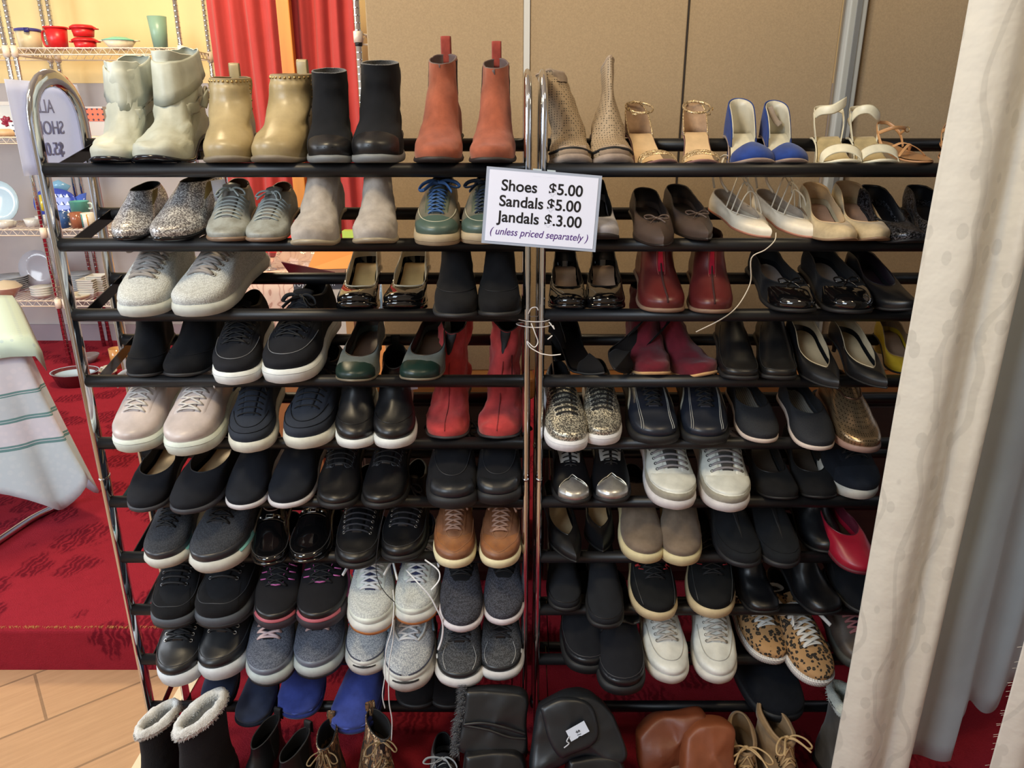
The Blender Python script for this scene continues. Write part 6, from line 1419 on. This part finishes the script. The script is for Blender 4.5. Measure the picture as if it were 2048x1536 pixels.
w8 = pair('running_shoe', 'white mesh running shoe with gum outsole', 'shoe', 8, 'left', [(736, 1258, 98, 1, {}), (832, 1240, 94, -1, {})], laced, m=wr_, lin=nvy, sm=M('rubber', (214, 216, 210)), lm=wlc, tm=M('fabric', (44, 48, 84)), p=.026, tx=.38, vz=.092, n=5, g=.013, xf=.60, lw=.0032, lf=.6, eyestay=wlt, ex0=.68, fx=[gumfx], L=.272, ext=.0045, bm=2.0, bulge=.003)
ck = M('knit', (74, 76, 88), (38, 40, 48))
pair('running_shoe', 'charcoal knit running shoe, white sole edge', 'shoe', 8, 'left', [(918, 1256, 94, 0, {}), (1010, 1243, 88, 1, {})], laced, m=ck, lin=bkLin, sm=M('rubber', (214, 208, 212)), lm=ll, tm=M('suede', (34, 35, 40)), p=.016, tx=.34, vz=.092, n=4, g=.014, xf=.52, xb=.40, lw=.002, lf=.8, L=.275, ext=.0035, th_=.042, bm=.8, fx=[lambda s: s.spatch('lace_panel', M('suede', (40, 41, 46)), .66, .42, lambda t: -.012-.024*t**.5, lambda t: .012+.024*t**.5, .0012, 14, 12)])
# ================================================================== TIER 8 right
vel = M('canvas', (44, 47, 54))
def velfx(xs=(.56,)):
    def fx(s):
        for x in xs:
            s.ribbon('velcro_strap', M('leather', (44, 46, 52)), s.line([(x, -.042), (x, -.028), (x, -.01), (x, .01), (x, .028), (x, .042)], .004), (1, 0, 0), .016, .0018, n=4)
    return fx
pair('wide_shoe', 'plain black stretch-top comfort shoe', 'shoe', 8, 'right', [(1128, 1218, 74, 0, {}), (1216, 1256, 80, 0, dict(oh=.075))], slipon, m=vel, lin=bkLin, sm=M('rubber', (34, 35, 40)), p=.014, tx=.36, vz=.092, ch=.064, toe='wide', L=.30, th_=.046, apron=M('leather', (28, 29, 34)), apk=5.0, apb=2.5, ext=.0035)
rdp = M('plastic', (186, 54, 60)); rdt = M('canvas', (38, 40, 42))
def redfx(s):
    for sg in (-1, 1):
        for k in range(2):
            x = .66-.07*k; s.put(MB().sweep(s.line([(x+.015, sg*.022), (x, sg*.032), (x-.02, sg*.027), (x-.03, sg*.036)], .0028), .0012, .001, 5), 'lace_loop', rdp)
        p = s.line([(.62, sg*.030), (.62, sg*.038)], .0024); s.put(MB().sweep(p, .004, .001, 4, wd=(1, 0, 0)), 'red_tab', rdp)
    seam([(3, -.5), (7, -.7), (12, -1.3)], M('leather', (70, 72, 72)), .001)(s); seam([(3, .5), (7, .7), (12, 1.3)], M('leather', (70, 72, 72)), .001)(s)
pair('trainer', 'black trainer with red lace tabs, worn cream sole', 'shoe', 8, 'right', [(1310, 1234, 98, 0, {}), (1430, 1229, 102, -4, {})], laced, m=rdt, lin=M('fabric', (90, 24, 30)), sm=M('rubber', (196, 178, 140)), lm=ll, tm=rdt, p=.022, tx=.36, vz=.09, n=4, g=.013, xf=.58, lw=.002, lf=.8, fx=[redfx], L=.272, ext=.004, bm=.7)
pair('ankle_boot', 'black polished leather square-toe boot', 'boot', 8, 'right', [(1528, 1224, 76, 6, dict(hb=.04)), (1660, 1224, 84, 16, dict(hb=.04))], boot, m=M('leather', (26, 28, 33)), lin=bkLin, h=.03, p=.006, H=.12, sw=.62, toe='square', wr=.0035, th_=.04, L=.262)
pair('court_shoe', 'black scalloped-edge flat with beige insole', 'court shoe', 8, 'right', [(1738, 1226, 96, 6, dict(where='by the curtain'))], pump, m=bkS, lin=bkS, ins=M('leather', (156, 142, 122)), p=.01, tx=.62, ch=.05, vz=.05, toe='round', L=.26)
# ================================================================== TIER 9 left
pair('sneaker', 'black leather sneaker with thick white sole', 'shoe', 9, 'left', [(350, 1366, 98, 0, {}), (440, 1351, 104, -5, {})], laced, m=M('leather', (38, 41, 47)), lin=bkLin, sm=M('rubber', (206, 212, 216)), lm=ll, tm=M('leather', (38, 41, 47)), p=.032, tx=.38, vz=.092, n=4, g=.016, xf=.62, xb=.42, lw=.003, lf=.5, ey=silverM, L=.266, ext=.0035, bm=.8,
     fx=[seam([(8.5, -1.3), (6.4, -.8), (5.9, 0), (6.4, .8), (8.5, 1.3)], M('leather', (66, 70, 76)), .0009, 'toe_seam')])
gk = M('knit', (104, 110, 124), (66, 72, 86)); pkc = M('fabric', (212, 188, 190))
pair('running_shoe', 'grey knit running shoe with pale pink laces', 'shoe', 9, 'left', [(533, 1361, 100, 3, {}), (637, 1347, 104, 3, {})], laced, m=gk, lin=bkLin, sm=M('rubber', (172, 182, 182)), out=M('rubber', (60, 64, 66)), oz=.3, lm=pkc, tm=bkC, p=.028, tx=.38, vz=.09, n=3, g=.014, xf=.60, xb=.50, lw=.0032, lf=.6, mud=M('plastic', (104, 112, 126)), mudf=1.4, mudh=.6, L=.272, ext=.0045, bm=.9, bulge=.003)
wm = M('knit', (196, 200, 202), (140, 146, 154)); sb_ = M('plastic', (118, 150, 172))
def silfx(s):
    s.kpatch('toe_overlay', M('leather', (204, 206, 200)), -1.15, 1.15, lambda f: 0, lambda f: 3.6, .0022, 22, 5)
    for sg in (-1, 1):
        seam([(4, sg*.1), (4.3, sg*.7), (3.4, sg*1.1)], M('plastic', (62, 66, 84)), .0016, 'toe_stripe')(s)
        seam([(7, sg*1.2), (10, sg*1.35), (15, sg*1.8), (18, sg*2.2)], sb_, .0034, 'side_stripe')(s); seam([(5, sg*1.3), (9, sg*1.6), (14, sg*2.1)], M('leather', (214, 216, 212)), .0034, 'overlay')(s)
        seam([(11, sg*.35), (12, sg*.75), (16, sg*1.0)], M('leather', (210, 212, 208)), .003, 'overlay')(s)
    s.kpatch('toe_tread', M('rubber', (56, 58, 60)), -.42, .42, lambda f: 0, lambda f: 1.3, .007, 10, 3)
pair('running_shoe', 'white and silver mesh running shoe, pale blue stripes', 'shoe', 9, 'left', [(728, 1341, 92, 0, {}), (820, 1372, 104, 2, {})], laced, m=wm, lin=M('fabric', (80, 84, 90)), sm=M('rubber', (202, 202, 196)), lm=wlc, tm=wm, p=.03, tx=.38, vz=.094, n=5, g=.012, xf=.60, lw=.0028, lf=.6, fx=[silfx], L=.282, ext=.0048, bm=.8, bulge=.003)
tri = M('knit', (44, 46, 50), (78, 80, 84))
def bwfx(s):
    s.kpatch('toe_guard', M('leather', (48, 52, 56)), -1.35, 1.35, lambda f: 0, lambda f: 4.4-1.3*math.cos(f)**4*0, .0022, 26, 5)
    for sg in (-1, 1): seam([(4.5, sg*.35), (7.5, sg*.55), (10, sg*.5)], M('plastic', (186, 188, 188)), .0007, 'reflective_line')(s); s.kpatch('reflective_mark', M('plastic', (206, 208, 208)), sg*.8, sg*.95, lambda f: 3, lambda f: 4.2, .0036, 4, 3)
pair('running_shoe', 'black running shoe with white sole rim', 'shoe', 9, 'left', [(915, 1364, 98, 0, {}), (1004, 1351, 92, 1, {})], laced, m=tri, lin=bkLin, sm=M('rubber', (210, 210, 210)), lm=M('fabric', (50, 52, 58)), tm=M('leather', (34, 35, 38)), p=.024, tx=.38, vz=.09, n=4, g=.014, xf=.58, lw=.0016, lf=1, fx=[bwfx], L=.275, ext=.0065, bm=.6, toe='wide', bulge=.003)
# ================================================================== TIER 9 right
pair('wide_shoe', 'black comfort shoe with broad velcro strap', 'shoe', 9, 'right', [(1172, 1337, 98, 2, {}), (1250, 1398, 98, 2, dict(oh=.112))], slipon, m=M('canvas', (40, 42, 50)), lin=bkLin, sm=M('rubber', (40, 42, 46)), p=.022, tx=.34, vz=.096, ch=.066, toe='wide', L=.285, th_=.05, apron=M('leather', (60, 62, 68)), apk=5.2, apb=2.5, ext=.0055, fx=[velfx((.55,)), lambda s: s.kpatch('toe_rand', M('leather', (32, 34, 40)), -1.7, 1.7, lambda f: 0, lambda f: 4.6, .0014, 26, 5)])
wl2 = M('leather', (208, 210, 204))
pair('sneaker', 'white leather sneaker with off-white laces', 'shoe', 9, 'right', [(1336, 1359, 94, 2, {}), (1438, 1359, 92, -3, {})], laced, m=wl2, lin=M('fabric', (150, 150, 146)), sm=M('rubber', (206, 204, 196)), lm=M('fabric', (192, 186, 176)), tm=wl2, p=.022, tx=.34, vz=.092, n=5, g=.013, xf=.60, lw=.0044, lf=.35, eyestay=wl2, ex0=.66, L=.285, bw=False, ey=M('plastic', (110, 106, 100)), stripe=M('rubber', (160, 158, 150)), sz=(.66, .70), ext=.0038,
     fx=[seam([(11, -1.0), (8.4, -.5), (8.0, 0), (8.4, .5), (11, 1.0)], M('leather', (170, 170, 166)), .001)], wr=.0018)
lp = M('leopard', (170, 132, 88))
pair('sneaker', 'leopard print canvas sneaker with white laces', 'shoe', 9, 'right', [(1542, 1346, 90, 9, dict(oh=.03)), (1642, 1388, 92, 12, dict(oh=.09))], laced, m=lp, lin=M('fabric', (60, 50, 40)), sm=M('ribrubber', (214, 210, 204)), lm=M('fabric', (214, 212, 206)), tm=lp, p=.018, tx=.36, vz=.086, n=4, g=.014, xf=.58, xb=.42, lw=.005, lf=.3, L=.29, ey=M('plastic', (40, 36, 32)), stripe=M('rubber', (224, 220, 214)), sz=(.86, 1.0), ext=.0035, bm=1.5, wr=.001)
pair('hiking_shoe', 'brown leather hiking shoe with pink laces', 'shoe', 9, 'right', [(1724, 1335, 90, 4, dict(where='by the curtain'))], laced, m=M('worn', (84, 72, 62), (70, 60, 54)), lin=bkLin, sm=M('rubber', (74, 74, 68)), lm=M('fabric', (150, 92, 92)), tm=bkC, p=.022, tx=.36, vz=.1, n=5, g=.015, xf=.58, lw=.0022, lf=1, toe='wide', bm=1.6)
# ================================================================== TIER 10
def slipper(s, c):
    s.upper(K_shoe(.52, .058, .012, .034, .62, .0), c['m'], collar=.003, lining=c['lin']); s.insole(c['ins'], .95)
    s.sole(c['sm'], ext=.003, top=.002, bulge=.001)
    if c.get('edge'): seam([(2.4, -2.0), (2.2, 0), (2.4, 2.0)], c['edge'], .0022, 'piping')(s)
pair('slipper', 'dark navy felt slipper', 'slipper', 10, 'left', [(428, 1408, 76, 2, dict(oh=.02)), (505, 1438, 80, 0, dict(oh=.07))], slipper, m=M('suede', (42, 52, 78)), lin=bkLin, ins=bkLin, sm=M('suede', (34, 42, 62)), p=.012, L=.27, th_=.04, toe='wide')
pair('slipper', 'bright blue towelling slipper with piped edge', 'slipper', 10, 'left', [(590, 1426, 112, -1, dict(oh=.05, W=.105)), (704, 1456, 116, -6, dict(oh=.09, W=.11))], slipper, m=M('suede', (52, 66, 136)), lin=bkLin, ins=bkLin, sm=M('suede', (40, 52, 116)), edge=M('suede', (66, 82, 160)), p=.012, L=.262, toe='wide')
pair('slip_on_shoe', 'dull black slip-on shoe almost lost in shade', 'shoe', 10, 'left', [(828, 1404, 96, 0, dict(oh=.02)), (902, 1404, 92, 0, dict(oh=.02))], slipon, m=M('suede', (38, 34, 36)), lin=bkLin, sm=M('rubber', (46, 42, 42)), p=.01, tx=.40, vz=.08, toe='wide', L=.26)
pair('wellington_boot', 'large dark navy boot lying under leopard sneakers', 'boot', 10, 'right', [(1560, 1430, 150, 10, dict(where='', oh=.06, W=.13))], slipon, m=M('suede', (26, 32, 44)), lin=bkLin, sm=M('rubber', (28, 32, 40)), p=.016, tx=.34, vz=.1, ch=.07, toe='wide', L=.29)
# ------------------------------------------------------------------ hanging laces of the white runners
def hang(s, name, pts, m, r=.0026):
    o = MB().sweep(spline([at(*p) for p in pts], 5), r, r*.45, 6).build(name, m); o.parent = s.o; o.matrix_parent_inverse = s.o.matrix_world.inverted()
hang(w8[1], 'hanging_lace', [(812, 1140, 1.47), (835, 1165, 1.43), (858, 1190, 1.42), (872, 1215, 1.42), (885, 1245, 1.43), (884, 1275, 1.44), (876, 1300, 1.44)], wlc)
hang(w8[1], 'hanging_lace', [(850, 1120, 1.47), (876, 1140, 1.44), (878, 1160, 1.43), (862, 1180, 1.42)], wlc)
hang(l7[1], 'hanging_lace', [(772, 1010, 1.45), (762, 1050, 1.44), (756, 1090, 1.43), (752, 1130, 1.42), (756, 1160, 1.41), (770, 1185, 1.40), (790, 1205, 1.40)], M('fabric', (44, 44, 50)), .0018)
hang(w8[0], 'hanging_lace', [(786, 1180, 1.43), (788, 1215, 1.40), (783, 1260, 1.37), (772, 1300, 1.36), (770, 1350, 1.35), (765, 1390, 1.35), (770, 1416, 1.35)], wlc)
hang(w8[0], 'hanging_lace', [(788, 1240, 1.385), (786, 1280, 1.37), (778, 1330, 1.35), (778, 1400, 1.34), (784, 1440, 1.34), (783, 1480, 1.34)], wlc)
# ================================================================== floor row, standing or lying in front of the bottom tier
FZ = .018
def floorboot(name, label, cat, group, u, v, Y, yaw, fn, W=.1, side=1, **c):
    SEED[0] += 1
    s = Shoe(name, label, cat, group, side=side, W=W, seed=SEED[0], **{k: c.pop(k) for k in list(c) if k in ('L', 'h', 'p', 'toe', 'ts', 'asym', 'wedge', 'th', 'wr')})
    fn(s, c); p = at(u, v, Y)
    ps = math.radians(yaw); d = Vector((math.sin(ps), -math.cos(ps), 0)); n = Vector((0, 0, 1)); y = n.cross(d)
    O = Vector((p.x, Y, FZ))-d*.25*s.L*s.S
    s.o.matrix_world = Matrix.Translation(O) @ Matrix((d, y, n)).transposed().to_4x4()
    return s
FG = 'boots standing on the floor below the racks'
wfur = M('fur', (226, 226, 222))
def furtop(s, c):
    boot(s, c); T = s.G[-1]; cen = sum(T, Vector())/NP; rows = []
    for q in range(9):
        a = 2*PI*q/8; row = []
        for k, v in enumerate(T):
            r = v-cen; r.z = 0; r.normalize(); nn = noise.noise(v*90+Vector((q, 0, 0)))*.004
            row.append(v+r*((.012+nn)*math.cos(a)-.002)+Vector((0, 0, (.016+nn)*math.sin(a)+.002)))
        rows.append(row)
    o = s.put(MB().grid(rows, closed=True), 'fur_collar', c['fur'])
    mb = MB(); R = s.rng
    for q in range(c.get('nf', 1300)):
        k = R.randrange(NP); v = T[k].lerp(T[(k+1) % NP], R.random()); r = v-cen; r.z = 0; r.normalize(); a = R.uniform(-1.0, 4.0)
        d = r*math.cos(a)+Vector((0, 0, 1))*math.sin(a); p = v+r*(-.002)+d*.011; t = d+Vector((R.uniform(-.6, .6), R.uniform(-.6, .6), R.uniform(-.6, .2)))
        mb.sweep([p-d*.002, p+t*.0015, p+t*.0035+Vector((0, 0, -.001))], lambda t: .0011*(1-.7*t), n=3, cap=False)
    o = s.put(mb, 'fur_tuft', c['fur']); o['kind'] = 'stuff'
    rows = [[v.lerp(cen, .12)+Vector((0, 0, -.01-.012*q)) for v in T] for q in range(5)]
    s.put(MB().grid(rows, closed=True), 'fur_lining', c['fur'])
fb_ = dict(m=M('knit', (26, 28, 34), (18, 19, 24)), lin=wfur, fur=wfur, H=.215, sw=.62, xf=.50, p=.012, sm=bkR, L=.26, collar=.012)
floorboot('winter_boot', 'black boot with white fur collar, left of the pair at bottom left', 'boot', FG, 326, 1478, 1.405, -24, furtop, .084, 1, **dict(fb_))
floorboot('winter_boot', 'black boot with white fur collar, right of the pair at bottom left', 'boot', FG, 414, 1490, 1.38, -30, furtop, .096, -1, **dict(fb_, tops=(0, .02)))
cb = dict(m=M('leather', (30, 31, 36)), lin=M('fabric', (30, 30, 34)), H=.16, sw=.5, xf=.46, gore=M('canvas', (24, 24, 28)), tab=bkLin, tabh=.014, h=.02, p=.008, L=.25, tops=(-.012, .01))
floorboot('ankle_boot', 'black leather chelsea boot on floor beside fur boots, left of two', 'boot', FG, 532, 1480, 1.40, -22, boot, .085, 1, **dict(cb))
floorboot('ankle_boot', 'black leather chelsea boot on floor beside fur boots, right of two', 'boot', FG, 590, 1505, 1.36, -24, boot, .085, -1, **dict(cb))
cmx = M('camo', (90, 70, 50))
def camofx(s):
    T = s.G[-1]; s.kpatch('top_binding', M('camo', (91, 70, 50)), 0, 2*PI, lambda f: s.NK-1.8, lambda f: s.NK-1.02, .0018, 40, 3)
    s.laces(M('fabric', (120, 100, 70)), .52, .44, 3, .014, .0018, 1, M('metal', (90, 80, 60)), 'cross', True, .8)
cx = dict(m=cmx, lin=bkLin, H=.185, sw=.52, xf=.46, p=.016, sm=M('rubber', (50, 42, 34)), fx=[camofx], tab=cmx, tabh=.016, L=.25, rise=.1)
floorboot('camouflage_boot', 'brown camouflage boot with open collar, left of two on floor', 'boot', FG, 655, 1480, 1.38, 0, boot, .085, 1, **dict(cx))
floorboot('camouflage_boot', 'brown camouflage boot leaning right under hanging laces, on floor', 'boot', FG, 748, 1490, 1.38, 30, boot, .095, -1, **dict(cx, bend=lambda v: (0, .15*max(0, v.z-.1), 0)))
floorboot('walking_shoe', 'grey lace-up shoe with dark opening on floor, red carpet around', 'shoe', FG, 886, 1500, 1.43, 4, laced, .085, 1, m=M('worn', (120, 124, 126), (70, 72, 76)), lin=bkLin, sm=bkR, lm=M('fabric', (150, 154, 158)), tm=bkC, p=.02, tx=.42, vz=.1, n=5, g=.014, L=.26)
# folded-over boot shafts: soft slabs
def slab(e, name, outline, th, m, wr=.004, seed=0, rnd=.5, label=None):
    """soft padded shape: outline in (x, z) metres, thickness th along y"""
    P_ = spline([(x, 0, z) for x, z in outline]+[(outline[0][0], 0, outline[0][1])], 6)[:-1]; c = sum(P_, Vector())/len(P_); rows = []
    for q in range(13):
        a = PI*q/12; k = math.sin(a)**rnd; y = -math.cos(a)*th/2; row = []
        for p in P_:
            for_ = c+(p-c)*(1-(1-k)*.25 if k > .02 else .0) if q not in (0, 12) else c.lerp(p, .01)
            v = Vector((for_.x, y, for_.z)); n1 = noise.noise(v*14+Vector((seed, 0, 0)))*wr*2+noise.noise(v*40+Vector((seed, 3, 0)))*wr*.6
            row.append(v+Vector((n1*.5, n1, n1*.5)))
        rows.append(row)
    # fill faces with concentric rings front and back
    mb = MB(); mb.grid(rows, closed=True)
    for q, sgn in ((1, -1), (11, 1)):
        R0 = rows[q]; rr = [R0]
        for t in (.75, .5, .25, .02):
            row = []
            for v in R0:
                w_ = c.lerp(v, t); w_.y = v.y*1+sgn*th*.04*(1-t)
                n1 = noise.noise(Vector((w_.x*16+seed, sgn, w_.z*16)))*wr*2.2*(1-abs(2*t-1)*.3); w_.y += n1; row.append(w_)
            rr.append(row)
        mb.grid(rr, closed=True, flip=(sgn > 0))
    o = mb.build(name, m, e)
    md = o.modifiers.new('r', 'REMESH'); md.mode = 'VOXEL'; md.voxel_size = .0042; md.use_smooth_shade = True
    md = o.modifiers.new('s', 'SMOOTH'); md.iterations = 7; md.factor = .6
    if label: o['label'] = label
    return o
def hulk(name, u, v, Y, label, rot=(0, 0, 0)):
    p = at(u, v, Y); e = empty(name, p, rot); tag(e, label, 'boot', FG); return e
bl1 = M('leather', (40, 44, 50))
e = hulk('folded_boot', 985, 1440, 1.375, 'black leather boot folded over, dark fur trim on its left edge', (math.radians(-25), math.radians(3), 0))
slab(e, 'folded_shaft', [(-.068, .072), (0, .076), (.076, .066), (.078, .0), (.077, -.070), (0, -.072), (-.074, -.068), (-.072, 0)], .06, bl1, .003, 3, .35)
MB().sweep(spline([(-.066, -.033, -.002), (-.02, -.036, .004), (.03, -.037, -.004), (.076, -.03, -.018)], 6), .0035, .0025, 8).sweep(spline([(-.066, -.032, -.004), (-.01, -.037, -.010), (.04, -.037, -.024), (.078, -.03, -.028)], 6), .003, .0025, 8).build('cord', bl1, e)
fm = MB(); R = random.Random(5)
for q in range(1500):
    z = R.uniform(-.074, .084); x = -.074+R.uniform(-.006, .008)+(.004 if z > 0 else -.004); y = R.uniform(-.03, .025); t = Vector((R.uniform(-1.2, .1), R.uniform(-.7, .4), R.uniform(-.8, .5)))
    p = Vector((x, y, z)); fm.sweep([p, p+t*.007, p+t*.012+Vector((0, 0, -.003))], lambda t: .0009*(1-.8*t), n=3, cap=False)
fm.build('fur_trim', M('fur', (56, 58, 66)), e)['kind'] = 'stuff'
slab(e, 'foot', [(-.06, -.06), (.07, -.06), (.074, -.2), (-.05, -.2)], .1, M('leather', (30, 32, 38)), .002, 4, .4)
e = hulk('folded_boot', 1150, 1452, 1.36, 'large black leather boot folded over with white price tag', (math.radians(-28), 0, 0))
bl2 = M('leather', (40, 45, 52))
slab(e, 'folded_shaft', [(-.082, .052), (-.02, .078), (.03, .075), (.075, .04), (.105, -.02), (.118, -.06), (.085, -.075), (.02, -.06), (-.04, -.082), (-.10, -.092), (-.098, -.02)], .075, bl2, .006, 8, .4)
slab(e, 'cuff_fold', [(-.084, .050), (-.03, .073), (.028, .060), (.050, .0), (.035, -.030), (-.02, -.052), (-.036, -.058), (-.062, -.02)], .03, bl2, .003, 11, .4).location = (0, -.034, 0)
slab(e, 'foot', [(-.02, -.06), (.1, -.06), (.1, -.19), (-.02, -.2)], .09, M('leather', (28, 30, 36)), .003, 12, .4)
tg = empty('price_tag', (.0, -.062, .006), (0, math.radians(-28), 0)); tg.parent = e
MB().box((-.022, -.0006, -.012), (.024, .0006, .013)).build('tag_card', M('plastic', (206, 216, 232)), tg, smooth=False)
text('lettering', '$10', .013, M('plastic', (40, 40, 48)), tg, (-.002, -.001, .004), (PI/2, PI*.55, 0))
MB().sweep(spline([(-.020, -.001, 0), (-.030, -.002, -.006), (-.028, -.001, -.013), (-.042, 0, -.016)], 5), .0014, n=6).build('tag_string', M('fabric', (190, 196, 204)), tg)
bnd = M('softleather', (122, 66, 38))
e = hulk('folded_boot', 1335, 1470, 1.40, 'brown leather boot shaft flopped over, left of the two brown ones', (math.radians(-28), math.radians(-6), 0))
slab(e, 'folded_shaft', [(-.075, .012), (-.03, .045), (.04, .055), (.09, .05), (.098, 0), (.09, -.07), (0, -.085), (-.07, -.08)], .08, M('softleather', (104, 54, 32)), .006, 21, .4)
slab(e, 'foot', [(-.06, -.06), (.07, -.06), (.07, -.19), (-.06, -.2)], .09, M('leather', (92, 50, 32)), .003, 22, .4)
e = hulk('folded_boot', 1410, 1478, 1.365, 'brown leather boot shaft flopped over, right of the two brown ones', (math.radians(-28), math.radians(4), 0))
slab(e, 'folded_shaft', [(-.055, .010), (-.02, .040), (.035, .046), (.062, .03), (.058, -.03), (.075, -.10), (0, -.11), (-.055, -.09)], .08, bnd, .005, 25, .4)
slab(e, 'foot', [(-.05, -.07), (.06, -.07), (.07, -.19), (-.05, -.2)], .09, M('leather', (100, 56, 34)), .003, 26, .4)
tb_ = M('suede', (136, 112, 82)); tbl = M('fabric', (176, 148, 106))
hb_ = dict(m=tb_, lin=M('fabric', (140, 116, 88)), H=.165, sw=.58, xf=.50, p=.02, sm=M('rubber', (110, 90, 66)), L=.25, rise=.1, collar=.007, tops=(-.01, .006))
def hikefx(s):
    s.laces(tbl, .54, .46, 4, .016, .0022, 1, M('metal', (60, 52, 44)), 'cross', True, 1.1)
    s.kpatch('padded_collar', M('suede', (128, 104, 74)), 0, 2*PI, lambda f: s.NK-3.6, lambda f: s.NK-1.05, .005, 44, 5)
floorboot('hiking_boot', 'tan suede hiking boot, open top and loose cord laces', 'boot', FG, 1545, 1478, 1.41, 12, boot, .1, -1, **dict(hb_, fx=[hikefx]))
floorboot('hiking_boot', 'tan suede hiking boot partly behind the brown boot', 'boot', FG, 1480, 1500, 1.40, -6, boot, .095, 1, **dict(hb_, fx=[hikefx], H=.15))
gb_ = dict(m=M('suede', (74, 70, 66)), lin=M('fur', (196, 200, 190)), fur=M('fur', (196, 200, 188)), H=.19, sw=.6, xf=.5, p=.014, sm=bkR, L=.25, collar=.01, nf=500)
def greyfx(s): s.laces(M('fabric', (120, 116, 106)), .54, .46, 4, .015, .0028, .5, None, 'cross', True, 1.0)
floorboot('winter_boot', 'grey lace-up boot with cream fleece top beside the curtain', 'boot', FG, 1690, 1432, 1.44, 8, furtop, .1, -1, **dict(gb_, fx=[greyfx]))
